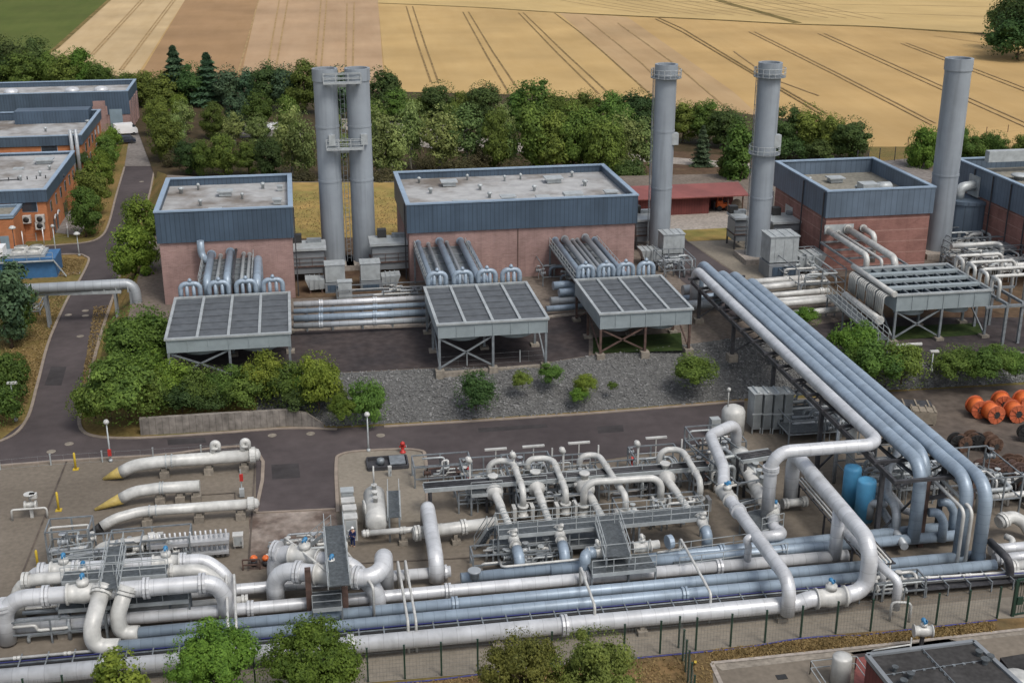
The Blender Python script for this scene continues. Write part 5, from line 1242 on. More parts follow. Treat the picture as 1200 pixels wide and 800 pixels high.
pipe('thin white line between the last outlet and filter bridge', [(770,647,1.5),(798,643,1.5),(800,637,.4)], .09, 'whitep', .3, seg=8)
for i,(x,y,w,d,sd_,lb) in enumerate(((600,668,6,1.6,51,'row of little valves on yard between the first and second outlets'),(640,668,4,1.4,52,'little valves on yard right of the second outlet'),(775,622,7,2.6,53,'pipe tangle below the walkway near the fourth filter'),
     (520,570,5,2.5,54,'brown pipes on the ground left of the first filter'),(650,606,6,3,55,'pipe tangle under walkway between second and third filter'),(735,585,5,3.5,56,'valves and tubing under the long flat loop'),(838,575,4,4,57,'brown and grey pipes right of the fourth filter'),(560,600,3.2,3,58,'tubing frame at left end of the filter bank'))):
    skid(lb, (x,y), w, d, 1.5 if i < 2 else 2.0, sd_, nv=5, npipe=5, rmax=.13, mats=('whitep','lsteel','rust') if i in (3,6) else ('whitep','lsteel','greyc'))

# ---- right cluster
t = thing('white_tank', 'upright cream tank with domed top behind the right loops', 'tank', at(858,508,0)); p = at(858,508,0); r = 1.12
h = zat(p, 476)
mb = MB(); mb.lathe(p,[(r*.9,0),(r,.05),(r,h-.5),(r*.85,h-.15),(r*.4,h+.1)],22); obj('shell', mb, M['whitep'], t)
mb = MB(); mb.tube([p+Vector((-.6,0,h)),p+Vector((-.6,0,h+1.7))],.06,8); mb.lathe(p+Vector((-.6,0,h+1.6)),[(.16,0),(.2,.2),(.1,.35)],10); obj('vent_mast', mb, M['whitep'], t)
mb = MB(); mb.box(p+Vector((-1.9,-.3,1.0)),(.9,.8,1.8)); obj('control_box', mb, M['lsteel'], t)
for i,x in enumerate((884,896,908,920)):
    p = at(x,506,0); h = zat(p,459.5); t = thing('finned_vaporiser', 'tall grey finned vaporiser module behind the white loop, %s' % ORD[i], 'vaporiser', p, 'row of tall finned vaporisers')
    mb = MB()
    for k in range(9):
        dx = -.34+.085*k; mb.span(p.x+dx-.02,p.x+dx+.02,p.y-.5,p.y+1.3,.5,h)
    mb.span(p.x-.32,p.x+.32,p.y+.3,p.y+.5,.55,h-.1); obj('fins', mb, M['lsteel'], t)
    mb = MB(); mb.box(p+Vector((0,-.45,h*.5)),(1.0,.12,.12)); obj('clamp_bar', mb, M['lsteel'], t); mb = MB(); mb.tube([p+Vector((0,-.5,h+.1)),p+Vector((0,1.2,h+.1))],.12,8); mb.box(p+Vector((0,.4,h)),(1.0,1.9,.08)); obj('top_header', mb, M['lsteel'], t)
    for dx in (-.4,.4): mb = MB(); mb.bar(p+Vector((dx,-.4,0)),p+Vector((dx,-.4,.6)),.1); obj('leg', mb, M['lsteel'], t)
pipe('big white pipe snaking from behind the filters over the bundle', [(861,540,.5),('z',4.3),(832,510,4.3),(848,548,4.0),(848,575,3.4),(926,682,3.4),('z',.8)], .5, 'white', 1.3, cols=(.60,), valves=(.52,), seg=18)
pipe('short white branch elbow under the snaking pipe', [(906,590,2.2),(906,618,1.8),(921,626,1.8),(889,629,1.8)], .44, 'white', 1.1, cols=(.1,), valves=(.18,), seg=16)
pipe('little white drop pipe from the snaking pipe to bundle', [(884,629,3.3),(874,630,3.3),(877,640,2.5),('z',.8)], .28, 'white', .8, seg=14)
BZ = 7.4        # axis height of the pipe bridge
B0 = at(812,309,BZ); 
xw = lambda px, py: at(px, py, BZ)
W2a, W2b = xw(816,315), xw(1030,519)
W2b.x = (W2a.x+W2b.x)/2; W2a.x = W2b.x
cc = xw(905,530); Ycor = xw(1034,520).y
pipe('white leftmost pipe of the high bridge, turning left and down', [Vector((W2a.x,W2a.y,PZ+1)),W2a,Vector((W2b.x,Ycor,BZ)),Vector((cc.x,Ycor,BZ)),('z',1.2)], .52, 'white', 1.5, cols=(.93,), seg=18)
pipe('white high pipe running toward camera then down to the front valve', [(926,583,1.0),('z',5.2),(1021,637,5.2),('z',1.45),(985,698.5,1.45)], .6, 'white', 1.5, seg=18)
q = at(978,652,.9); zz = 4.9
pipe('vertical white riser standing on end of the fourth pipe', [(978,654,.8),('z',5.0)], .5, 'white')
pipe('short white pipe at foot of the front vertical drop', [(917,590,.9),(945,587,.9)], .35, 'whitep', cols=(.1,.9))
pipe('white elbow dropping beside the front riser at right', [(985,617,3.2),(1040,670,3.2),('d',.5,-.8,-.3),('z',.6)], .33, 'white', 1.0, seg=14)
# light blue bridge pipes
TOPX = [at(x, y, BZ) for x,y in ((838,330),(850,331),(872,350))]
def bridge_pipe(lb, px, py, back, foot, zb=BZ, zfoot=.9, dxf=0):
    e = at(px, py, zb); b = at(*back, zb); x = e.x
    pipe(lb, [Vector((x,b.y+.0,PZ+.8)),Vector((x,b.y,zb)),Vector((x,e.y,zb)),Vector((x,e.y,zfoot))], .51, 'blue', 1.7, seg=18, group='light blue pipes of the high bridge')
    return x, e.y, b.y
bp = [bridge_pipe('light blue bridge pipe nearest the white one, dropping first', 1081,545,(822,307),None),
      bridge_pipe('light blue bridge pipe second from the white one', 1086,536,(840,318),None),
      bridge_pipe('light blue bridge pipe third from the white one, dropping far right', 1135.6,563,(858,319),None),
      bridge_pipe('light blue bridge pipe at outer right edge of the bridge', 1158,568,(872,327),None)]
xs_ = [W2a.x]+[b[0] for b in bp]; Yn = min(b[1] for b in bp); Yf = W2a.y-1.5
t = thing('bridge_trestle', 'dark steel trestle frame carrying the high pipe bridge', 'trestle', ((xs_[0]+xs_[-1])/2,Yn,0))
mb = MB()
for x in (xs_[0]-.9, xs_[-1]+.2): mb.bar((x,Yf,BZ-1.05),(x,Yn+3,BZ-1.05),.25,.4)
n = 15
for k in range(n+1):
    y = Yn+3+(Yf-Yn-3)*k/n; mb.bar((xs_[0]-1.3,y,BZ-.72),(xs_[-1]+.8,y,BZ-.72),.25,.25)
    if k < n: mb.bar((xs_[0]-.9,y,BZ-1.3),(xs_[-1]+.2,y+(Yf-Yn-3)/n,BZ-1.3),.1)
obj('beam', mb, M['dsteel'], t)
for k,f in enumerate((.05,.28,.5,.72,.94)):
    y = Yn+3+(Yf-Yn-3)*f; z0 = PZ if f > .6 else 0
    for x in (xs_[0]-.9, xs_[-1]-.4):
        mb = MB(); mb.bar((x,y,z0),(x,y,BZ-1.2),.34); l = obj('leg', mb, M['dsteel'], t); mb = MB(); mb.span(x-.5,x+.5,y-.5,y+.5,z0-.3,z0+.5); obj('footing', mb, M['concrete'], l)
    mb = MB(); mb.bar((xs_[0]-.9,y,z0+.6),(xs_[-1]-.4,y,BZ-1.3),.14); obj('brace', mb, M['dsteel'], t)
p = at(1077,640,0); t = thing('goal_frame', 'rusty steel portal frame under the bridge pipe ends', 'frame', p)
mb = MB(); z = zat(p, 563); mb.bar(p,(p.x,p.y,z),.42); obj('post', mb, M['rust'], t)
mb = MB(); mb.bar((p.x-1.0,p.y,z),(p.x+4.8,p.y+1.0,z),.3); mb.bar((p.x,p.y,z-1.6),(p.x+4.8,p.y+.8,z-1.6),.25); mb.bar((p.x,p.y,z-.4),(p.x-1.5,p.y+22,z-.4),.22); obj('cross_beam', mb, M['dsteel'], t)
mb = MB(); mb.bar((p.x+4.6,p.y+1,0),(p.x+4.6,p.y+1,z),.32); obj('post', mb, M['rust'], t)
pipe('white vertical pipe behind the blue tanks under the bridge', [(994,560,.5),('z',6.8)], .38, 'whitep')
pipe('thin grey post left of the first blue tank', [(977,565,.1),('z',6.2)], .16, 'greyc')
for x,yb,yt,w,lb in ((995,596,546,21,'sky blue upright tank, further left of the pair'),(1011,612,561,22.5,'sky blue upright tank, nearer right of the pair')):
    p = at(x,yb,0); h = zat(p,yt); r = w/2*((p-CP).dot(_F))/FOC*.97
    t = thing('blue_tank', lb, 'tank', p, 'pair of sky blue tanks')
    mb = MB(); mb.lathe(p,[(r,.3),(r,h-.25),(r*.93,h-.06),(r*.5,h)],24); obj('shell', mb, M['tank'], t)
    mb = MB(); mb.lathe(p,[(r*.9,0),(r*.9,.35)],20); obj('skirt', mb, M['steel'], t)
# tray of thin lines running toward the camera under the front high pipe
A = at(935,560,2.2); B = at(1020,660,2.2)
t = thing('pipe_tray', 'tray of thin parallel lines running under the front high pipe', 'pipe rack', (A.x,A.y,0)); B.x = A.x+(B.x-A.x)
mb = MB()
for k in range(6): mb.tube([A+Vector((.32*k,0,0)),B+Vector((.32*k,0,0)),B+Vector((.32*k,0,-1.8))],.09,8)
obj('pipe_run', mb, M['whitep'], t)
mb = MB()
for k in range(9): q = A.lerp(B,k/8); mb.bar(q+Vector((-.3,0,-.15)),q+Vector((2.0,0,-.15)),.12); 
for dx in (-.2,1.9): mb.bar(A+Vector((dx,0,-.15)),B+Vector((dx,0,-.15)),.1)
for k in (0,3,6): 
    q = A.lerp(B,(k+.5)/8)
    for dx in (-.2,1.9): mb.bar(q+Vector((dx,0,-.15)),q+Vector((dx,0,-2.2)),.14)
obj('tray_frame', mb, M['dsteel'], t)
pipe('white lagged pipe along right side of the tray of thin lines', [(985,600,2.0),(1035,665,2.0),('z',.6)], .3, 'white', .8)
# pipework under the bridge
for pp,r,m,lb in (([(1055,552,.8),('z',3.8),(1040,552,3.8),(1040,580,3.0),(1052,596,3.0),('z',.7)],.36,'greyc','grey hairpin pipe between the blue tanks and portal frame'),
     ([(1018,607,.7),('z',2.2),(1035,592,2.2),(1041,580,2.2),(1028,575,2.2),('d',-.4,2,0),('z',.5)],.34,'greyc','kinked white grey pipe right of the nearer blue tank'),
     ([(1088,600,3.2),(1100,600,3.2),(1106,612,2.4),('z',.8)],.36,'blue','blue grey elbow behind the portal frame post'),
     ([(1100,588,3.6),(1112,588,3.6),(1118,600,2.6),('z',.8)],.34,'blue','second blue grey elbow behind the portal frame'),
     ([(1020,575,1.2),(1060,640,1.0)],.32,'greyc','grey pipe sloping toward camera under the bridge'),
     ([(1030,560,1.0),(1060,600,1.0),(1085,600,1.0)],.3,'white','low white pipe under the middle of the bridge')):
    pipe(lb, pp, r, m, 1.0, seg=14)
for dx,o_ in ((0,'left'),(.65,'right')):
    A = at(1090,558,6.0)+Vector((dx,0,0)); B = at(1130,598,5.6)+Vector((dx,0,0))
    pipe('thin white bent line beside the bridge drop, %s of the two' % o_, [A,B,Vector((B.x,B.y,.4))], .14, 'whitep', .6, seg=8)
skid('dense valve clutter under the pipe bridge beside the kinked pipe', (1052,590), 6.5, 6, 3.2, 61, nv=9, npipe=8, rmax=.2, mats=('greyc','lsteel','whitep'))
skid('dark valve frame under the bridge behind portal frame', (1092,590), 6, 5, 3.4, 62, nv=7, npipe=7, rmax=.2, mats=('greyc','steel','lsteel'))
skid('pipe clutter on the slab under the bridge below vaporisers', (965,520), 7, 7, 2.6, 63, nv=8, npipe=8, rmax=.2, deck=True, mats=('lsteel','greyc','steel'))
skid('valve clutter right of the snaking white pipe', (884,600), 3.6, 9, 3.0, 64, nv=8, npipe=8, rmax=.2, mats=('lsteel','whitep','greyc'), rz=.2)
skid('dark frame of pipes beside the rightmost bridge drop', (1172,605), 3.2, 6, 3.6, 65, nv=6, npipe=6, rmax=.2, mats=('steel','whitep','lsteel'))
skid('pipe clutter behind the snaking pipe foot', (845,545), 4.5, 4, 2.2, 66, nv=5, npipe=6, mats=('rust','lsteel','whitep'))
beam_rack('short beam rack between the snaking pipe and vaporisers', at(866,537,3.4), at(905,531,3.4), 1.4, n=6, legs=2)
t = thing('barrel_filter', 'cream barrel filter pointing to the camera beside the snaking pipe', 'filter', at(885,580,0)); A = at(872,543,2.2); B = at(893,585,2.2); d = (A-B).normalized()
mb = MB(); mb.lathe(B,[(.4,-.3),(.55,0),(.55,(A-B).length),(.8,(A-B).length+.2),(.95,(A-B).length+.9),(.8,(A-B).length+2.0)],18,d); obj('shell', mb, M['whitep'], t)
for f in (.1,.3,.5,.7,.9): mb = MB(); q = B.lerp(A,f); mb.bar((q.x+.5,q.y,0),(q.x+.5,q.y,2.0),.16); mb.lathe(q+Vector((.5,0,-.2)),[(.2,0),(.2,1.1),(.3,1.15),(.3,1.25)],10); obj('nozzle', mb, M['lsteel'], t)
walkway('grating platform beside the cream barrel filter', at(880,612,1.7), at(905,606,1.7), 3.0, step=3)
# launcher and lines at the right edge
pipe('white bulging pipe end with tapered snout at right edge', [(1170,612,1.6),(1186,604,1.9),(1200,612,1.4),(1208,625,.6)], .5, 'whitep', 1.0, cols=(.15,))
pipe('small white bent pipe under the tapered snout at right edge', [(1178,628,1.2),(1188,632,1.2),(1182,645,.6)], .25, 'whitep', .6)
pipe('white pipe running out at right edge above the snout', [(1150,584,1.4),(1260,571,1.4)], .26, 'whitep', cols=(.2,.6), sup=5)
pipe('dark curved hose bundle beside the rightmost bridge drop', [(1160,634,2.2),(1182,655,2.2),(1184,668,1.2),('z',.3)], .3, 'dsteel', 1.2)
skid('small valve manifold in front of the fence side riser', (1053,703), 4.0, 1.4, 1.6, 67, nv=5, npipe=4, mats=('whitep','whitep','lsteel'))
skid('white valve stand at the right edge beside drum yard', (1178,585), 4.5, 1.6, 1.6, 68, nv=4, npipe=3, mats=('whitep','lsteel','whitep'))

# ------------------------------------------------------------------ terrace pipework and filter houses
for i,(y0,y1,r,m,lb) in enumerate(((357,349,.36,'white','furthest back pipe of the four between the left and middle coolers, mostly white'),(365,356.5,.3,'blue','second of the four pipes between the left and middle coolers'),(373.5,366,.4,'blue','third of the four pipes between left and middle coolers, thickest'),(382,374.5,.32,'greyc','nearest of the four pipes between the left and middle coolers'))):
    pipe(lb, [(344,y0,PZ+1.2),(502,y1,PZ+1.2)], r, m, cols=(.2,.6), group='pipes between the left and middle coolers')
    A = at(344,y0,PZ+1.2)
t = thing('pipe_stand', 'row of low steel stands under the four terrace pipes', 'pipe rack', at(420,380,PZ))
for px in (360,390,425,460,495):
    k = (px-344)/158; A = at(px,357-8*k,PZ+.7); B = at(px,382-7.5*k,PZ+.7); mb = MB(); mb.bar(A,B,.2); mb.bar(A,A-Vector((0,0,.7)),.2); mb.bar(B,B-Vector((0,0,.7)),.2); obj('stand', mb, M['steel'], t)
kerb('terrace_kerb', [(345,386.5),(510,381.5),(640,372.5),(690,367)], PZ, .4, .25, M['pale'])
def filter_house(lb, box, dn, flip, grp):
    """grey box on a lower box with a hopper beside it: (px,py) is the foot"""
    p = at(*box, PZ); s = -1 if flip else 1; K = dn
    t = thing('filter_house', lb, 'filter house', p, grp); S3 = lambda *a: Vector(a)*K
    mb = MB(); mb.box(p+S3(0,0,1.1),S3(4.6,4.2,2.2)); obj('base_box', mb, M['greyc'], t)
    mb = MB(); mb.box(p+S3(0,-2.14,1.2),S3(3.6,.08,1.3)); mb.box(p+S3(0,-2.12,.3),S3(4.4,.05,.15)); obj('blue_panel', mb, M['clad'], t)
    mb = MB(); mb.box(p+S3(0,.3,4.3),S3(4.3,3.8,3.8)); mb.box(p+S3(0,.3,6.26),S3(4.6,4.1,.12)); 
    for k in (-1,0,1): mb.box(p+S3(k*1.4,-1.62,4.3),S3(.1,.06,3.6)); mb.box(p+S3(k*1.4,.3,6.36),S3(.1,4.0,.1))
    obj('upper_box', mb, M['lsteel'], t)
    mb = MB(); n = len(mb.v); x0 = s*2.4; x1 = s*6.6
    for (x,y,z) in ((x0,-1.6,1.0),(x1-s*.9,-1.6,.8),(x1-s*.9,1.6,.8),(x0,1.6,1.0),(x0,-1.8,3.1),(x1,-1.8,3.3),(x1,1.8,3.3),(x0,1.8,3.1)): mb.v.append((p.x+x*K,p.y+y*K,p.z+z*K))
    for q in ((0,3,2,1),(4,5,6,7),(0,1,5,4),(1,2,6,5),(2,3,7,6),(3,0,4,7)): mb.face([n+a for a in q])
    for k in (.25,.5,.75): x = p.x+(x0+(x1-x0)*k)*K; mb.bar((x,p.y-1.95*K,p.z+3.3*K),(x,p.y+1.9*K,p.z+3.3*K),.1,.1); mb.bar((x,p.y-1.9*K,p.z+1*K),(x,p.y-1.95*K,p.z+3.2*K),.1,.08)
    obj('intake_hopper', mb, M['lsteel'], t)
    for x in (s*3.0,s*5.6):
        for y in (-1.3,1.3): mb = MB(); mb.bar(p+S3(x,y,0),p+S3(x,y,1.0),.18); obj('leg', mb, M['rust'], t)
    return t
filter_house('grey filter house with hopper on its left, at left stack foot', (393.5,340), .55, True, 'filter houses at the stacks')
filter_house('grey filter house with hopper on its right, at right twin stack foot', (434.5,338), .55, False, 'filter houses at the stacks')
filter_house('large grey filter house in front of the fourth stack', (912,322), .86, False, 'filter houses at the stacks')
filter_house('grey filter house at the foot of third stack', (786,308), .66, True, 'filter houses at the stacks')
def silencer(lb, a, w, d, h, x):
    p = at(*a, PZ); t = thing('silencer_box', lb, 'plant box', p, 'roofed plant boxes by the stacks')
    mb = MB(); mb.box(p+Vector((0,d/2,h*.55)),(w,d,h*.6)); obj('body', mb, M['greyc'], t)
    mb = MB(); mb.box(p+Vector((0,d/2,h*.93)),(w*1.12,d*1.2,.3)); obj('roof', mb, M['cap' if 0 else 'lsteel'], t)
    mb = MB(); mb.box(p+Vector((0,d/2,h*.45)),(w*1.1,d*1.1,.15)); rail(mb, p+Vector((-w*.5,-.1,h*.45)), p+Vector((w*.5,-.1,h*.45))); obj('gallery', mb, M['rust'], t)
    for sx in (-1,1): 
        for dy in (0,d): mb = MB(); mb.bar(p+Vector((sx*w*.46,dy,0)),p+Vector((sx*w*.46,dy,h*.4)),.2); obj('leg', mb, M['dsteel'], t)
    mb = MB(); mb.box(p+Vector((-w*.2,d*.9,h*1.05)),(1.1,1.1,1.2)); obj('roof_unit', mb, M['black'], t); mb = MB(); mb.box(p+Vector((w*.25,d*.8,h*1.0)),(1.8,.8,.6)); obj('roof_unit', mb, M['steel'], t)
    return t
silencer('pale roofed plant box between the small hall and left twin stack', (360,331), 4.6, 3.4, 4.6, 0)
silencer('pale roofed plant box between right twin stack and largest hall', (460,326), 4.8, 3.4, 4.8, 0)
silencer('pale roofed plant box between largest hall and the third stack', (757,292), 3.0, 4, 4.4, 0)
silencer('pale roofed plant box against the left wall of red brick hall', (926,298), 5.2, 4, 4.8, 0)
silencer('small white plant box left of the fourth stack', (867,292), 1.8, 3, 4.6, 0)
cabinet('grey control box in front of twin stack filter houses', (405,352), 1.6, 1.0, 2.4, m='lsteel', z0=PZ)
t = thing('louvre_hood', 'grey clad drum with louvred hood behind rightmost stack', 'plant hood', at(1146,292,PZ)); p = at(1140,292,PZ)
mb = MB(); mb.lathe(p+Vector((0,3.5,0)),[(3.6,0),(3.6,6.0),(3.75,6.05),(3.75,6.5)],24,smooth=False); obj('drum', mb, M['clad2'], t)
mb = MB(); mb.box(p+Vector((2.2,3.0,8.1)),(3.2,2.6,2.8)); mb.box(p+Vector((4.0,3.0,7.6)),(.8,2.2,1.6)); obj('hood', mb, M['lsteel'], t)
mb = MB(); mb.box(p+Vector((4.42,3.0,7.6)),(.05,1.8,1.2)); obj('opening', mb, M['dark'], t)
mb = MB(); run(mb,[p+Vector((-1.6,2.5,6.5)),p+Vector((-1.6,2.5,8.0)),p+Vector((1.0,2.8,8.2))],.7,1.2,12); obj('duct', mb, M['lsteel'], t)
t = thing('wall_hood', 'boxy grey intake hood on wall of the far right hall', 'plant hood', at(1176,288,PZ)); p = at(1176,288,PZ)
mb = MB(); mb.box(p+Vector((0,1,2.9)),(2.2,2.4,2.2)); mb.bar(p+Vector((0,1,0)),p+Vector((0,1,2)),.4); obj('hood', mb, M['lsteel'], t); mb = MB(); mb.box(p+Vector((0,-.22,2.8)),(1.8,.05,1.6)); obj('opening', mb, M['dark'], t)
t = thing('low_plant_box', 'long low grey box below far right hall wall', 'plant box', at(1186,308,PZ)); p = at(1190,308,PZ); mb = MB(); mb.box(p+Vector((0,0,1.2)),(7,3,2.4)); mb.box(p+Vector((0,0,2.5)),(7.3,3.3,.2)); obj('body', mb, M['greyc'], t); mb = MB(); mb.box(p+Vector((-1,-1.53,1.2)),(5,.06,1.4)); obj('panel', mb, M['clad'], t)
# bundle between the middle coolers and the bridge foot, and the white pipes to its right
for pp,r,m,lb in (([(645,353,PZ+1.0),(700,349,PZ+1.0)],.5,'greyc','low grey pipe between the middle and brown legged coolers'),
     ([(648,335,PZ+2.2),(672,333,PZ+2.2),('z',PZ+.5)],.5,'blue','upper blue elbow between the two middle coolers'),
     ([(655,343,PZ+2.0),(676,341,PZ+2.0),('z',PZ+.4)],.45,'blue','lower blue elbow between the two middle coolers'),
     ([(800,340,PZ+1.0),(826,338,PZ+1.0),(826,330,PZ+1.0)],.6,'greyc','grey white elbow pipe at foot of the bridge, left'),
     ([(800,350,PZ+1.0),(850,346,PZ+1.0)],.4,'blue','blue pipe passing under the bridge foot'),
     ([(803,358,PZ+1.0),(840,355,PZ+1.0),(845,345,PZ+1.0)],.55,'greyc','grey white elbow pipe at the foot of bridge, nearer'),
     ([(640,362,PZ+.9),(690,358,PZ+.9)],.35,'blue','nearest low blue pipe between the two middle coolers')):
    pipe(lb, pp, r, m, 1.2, seg=14)
for i,(x0,y0,x1,y1,lb) in enumerate(((880,331,942,326,'white pipe right of the bridge, furthest back of five'),(884,338,949,331,'white pipe right of the bridge, second of five'),(896,347,965,341,'white pipe right of the bridge, third of five'),(903,357,973,351,'white pipe right of the bridge, fourth of five'),(916,369,998,361,'white pipe right of the bridge, nearest of five'))):
    pipe(lb, [(x0-12,y0+1,PZ+1.0),(x1+6,y1-.5,PZ+1.0)], .42 if i in (0,1,3) else .36, 'whitep', cols=(.9,), group='white pipes right of the bridge')
pipe('thin cream pipe doubled beside the fourth white pipe', [(890,353,PZ+1.1),(973,347,PZ+1.1)], .25, 'whitep')
skid('tall valve frame between the white pipes and right cooler', (962,344), 6, 10, 3.0, 71, z0=PZ, nv=9, npipe=8, rmax=.18, mats=('lsteel','whitep','greyc'))
skid('valve clutter between the middle cooler and the brown legged one', (664,334), 6, 5, 2.6, 72, z0=PZ, nv=6, npipe=6, rmax=.22, mats=('greyc','blue','lsteel'))
skid('pipe clutter right of third stack filter house', (796,326), 4, 5, 2.4, 73, z0=PZ, nv=5, npipe=5, rmax=.2, mats=('greyc','steel','lsteel'))
skid('small bore clutter in front of the twin stack boxes', (450,352), 11, 2, 1.5, 74, z0=PZ, nv=6, npipe=4, rmax=.12)
skid('valve frame below the pipes of the red brick hall', (1000,312), 7, 5, 3.0, 75, z0=PZ, nv=6, npipe=6, rmax=.18)
for i,(x,y,w,d,h,sd_,lb) in enumerate(((1168,322,9,6,3.2,76,'tangle of cream pipes right of the cream loops'),(1190,335,8,6,3.4,77,'cream pipe tangle at right edge behind the tall frame'),(1150,303,9,5,3.0,78,'cream valves in front of grey clad drum'),(1196,308,7,4,2.6,79,'cream pipes below the far right hall at picture edge'),(1140,318,5,4,2.4,80,'cream valves just right of the blue screened cooler back corner'))):
    skid(lb, (x,y), w, d, h, sd_, z0=PZ, nv=9, npipe=9, rmax=.24, mats=('whitep','whitep','lsteel'))
for x,y,lb in ((1174,404,'left tall grey steel portal right of the right cooler'),(1192,402,'right tall grey steel portal at the picture edge')):
    p = at(x,y,PZ); z = PZ+4.6; t = thing('steel_portal', lb, 'frame', p, 'steel portals at the right edge')
    for dx,dy in ((0,0),(0,6)): mb = MB(); mb.bar(p+Vector((dx,dy,0)),Vector((p.x+dx,p.y+dy,z)),.28); obj('post', mb, M['steel'], t)
    mb = MB(); mb.bar((p.x,p.y,z),(p.x,p.y+6,z),.28); mb.bar((p.x-2.5,p.y,z-.2),(p.x+2.5,p.y,z-.2),.24); mb.bar((p.x-2.5,p.y+6,z-.2),(p.x+2.5,p.y+6,z-.2),.24); obj('beam', mb, M['steel'], t)
pipe('cream pipe along top of the far right tangle', [(1115,289,PZ+3.4),(1165,285,PZ+3.4),('d',.6,-1,0),('z',PZ+1)], .3, 'whitep', .9)
pipe('cream pipe leaving at right edge above the cream loops', [(1168,313,PZ+3.2),(1240,307,PZ+3.2)], .36, 'whitep', cols=(.3,))
pipe('white kerb pipe lying in front of right cooler leg', [(1048,405,PZ+.3),(1080,403,PZ+.3)], .2, 'whitep')
walkway('steel ladder rack sloping along left flank of right cooler', at(975,345,PZ+2.6), at(1035,398,PZ+2.6), 1.2, z0=PZ, step=4)

# overhead pipe crossing the office road
A = at(-20,332,4.6); zz = 4.8
t = thing('overhead_pipe', 'large grey pipe bridging the office road and turning down', 'pipe', at(158,352,0))
L_ = at(38,336,zz); E_ = at(157,332,zz)
mb = MB(); run(mb,[Vector((L_.x-14,L_.y-1,zz)),E_,Vector((E_.x+.3,E_.y-.3,.2))],.62,1.2,16); obj('pipe_run', mb, M['greyc'], t)
mb = MB(); 
for dy in (-.5,.5): mb.bar(L_+Vector((0,dy,-.8)),E_+Vector((-1.5,dy,-.8)),.25,.35)
for k in range(9): q = L_.lerp(E_,k/8.5); mb.bar(q+Vector((0,-.6,-.8)),q+Vector((0,.6,-.8)),.2); mb.bar(q+Vector((0,-.65,-.8)),q+Vector((0,-.65,.1)),.12)
obj('girder', mb, M['lsteel'], t)
for px in (134,152,55):
    q = at(px,333,zz)
    for dy in (-.5,.5): mb = MB(); mb.bar((q.x,E_.y+dy,0),(q.x,E_.y+dy,zz-.9),.28); obj('leg', mb, M['greyc'], t)
# blue skid with white fans left of the road
p = at(36,326,0); t = thing('blue_skid', 'blue machinery skid with white fan tops beside the office road', 'plant', p)
mb = MB(); mb.span(p.x-6,p.x+3.4,p.y,p.y+4.6,0,2.6); obj('body', mb, M['skid'], t)
mb = MB(); mb.span(p.x-6.2,p.x+2.0,p.y+.6,p.y+4.2,2.65,3.0); obj('top_deck', mb, M['lsteel'], t)
for i in range(2):
    for j in range(2): mb = MB(); mb.lathe((p.x-1.4+2*i,p.y+1.4+1.9*j,3.0),[(.85,0),(.9,.5),(.8,.55)],16,caps=False); mb.box((p.x-1.4+2*i,p.y+1.4+1.9*j,3.1),(1.9,1.8,.15)); obj('fan', mb, M['whitep'], t)
mb = MB(); rail(mb,(p.x-5,p.y-.4,2.4),(p.x+3.2,p.y-.4,2.4)); mb.bar((p.x-5,p.y-.4,2.4),(p.x+3.2,p.y-.4,2.4),.5,.1); mb.bar((p.x+3.2,p.y-.2,2.4),(p.x+4.6,p.y-.2,.1),.3,.1); obj('gallery', mb, M['lsteel'], t)
mb = MB(); mb.box((p.x-4.6,p.y+1.5,3.6),(3,2.4,1.2)); obj('white_hood', mb, M['vanw'], t)
skid('low pale pipes under the overhead pipe beside the pine', (12,372), 7, 3, 1.4, 81, nv=5, npipe=5)

# ------------------------------------------------------------------ cable drums
def drum(lb, a, R_, w, az, m_fl, m_core, grp, core=.62, spokes=True, z0=.06, wire=None):
    """drum lying on its rims with its axle along az"""
    p = at(a[0], a[1], z0); d = Vector((math.cos(az), math.sin(az), 0)); c = p+Vector((0,0,R_))
    t = thing('cable_drum', lb, 'cable drum', p, grp)
    for s in (-1,1):
        mb = MB(); mb.lathe(c+d*(s*w/2)-d*.06, [(R_,0),(R_,.12),(R_*.92,.121)], 24, d, False); f = obj('flange', mb, M[m_fl], t)
        mb = MB(); mb.lathe(c+d*(s*(w/2+.065)), [(R_*.38,-.02),(R_*.38,.05)], 14, d, False); obj('hub', mb, M['black'], f)
        if spokes:
            mb = MB(); v = d.cross(Vector((0,0,1)))
            for k in range(10):
                a_ = k*math.pi/5; e = v*math.cos(a_)+Vector((0,0,1))*math.sin(a_); o = c+d*(s*(w/2+.075)); mb.bar(o+e*R_*.32,o+e*R_*.95,.12,.05)
            obj('spoke', mb, M[m_fl], f)
    mb = MB(); mb.lathe(c-d*w/2, [(R_*core,.08),(R_*core,w-.08)], 24, d); obj('winding', mb, M[m_core], t)
    return t
az0 = R(-94)
for i,(x,y,lb) in enumerate(((1144,487,'orange cable drum furthest left, behind the front pair'),(1161,493,'orange cable drum at front left of the cluster'),(1173,481,'orange cable drum at back in middle of the cluster'),(1188,492,'orange cable drum at front right of the cluster'),(1199,480,'orange cable drum cut by right picture edge'))):
    drum(lb, (x,y), .94, 1.45, az0+.2*math.sin(i*2.1), 'orange2', 'orange', 'orange cable drums', core=.88)
BD = ((1120,526,'brown timber drum at left end of the middle row, tilted'),(1127,528,'brown timber drum facing camera at left of middle row'),(1138,523,'dark timber drum second in the middle row'),(1144,526,'pale faced timber drum at the centre of middle row'),(1158,525,'black timber drum behind the right pair of middle row'),(1163,530,'black timber drum facing camera at right of middle row'),(1201,516,'dark timber drum alone at the right picture edge'))
for i,(x,y,lb) in enumerate(BD):
    drum(lb, (x,y), .78, .7, az0+.3*math.sin(i*1.7), 'wood' if i % 3 else 'black', 'woodl' if i == 3 else 'wood', 'old timber cable drums', spokes=True)
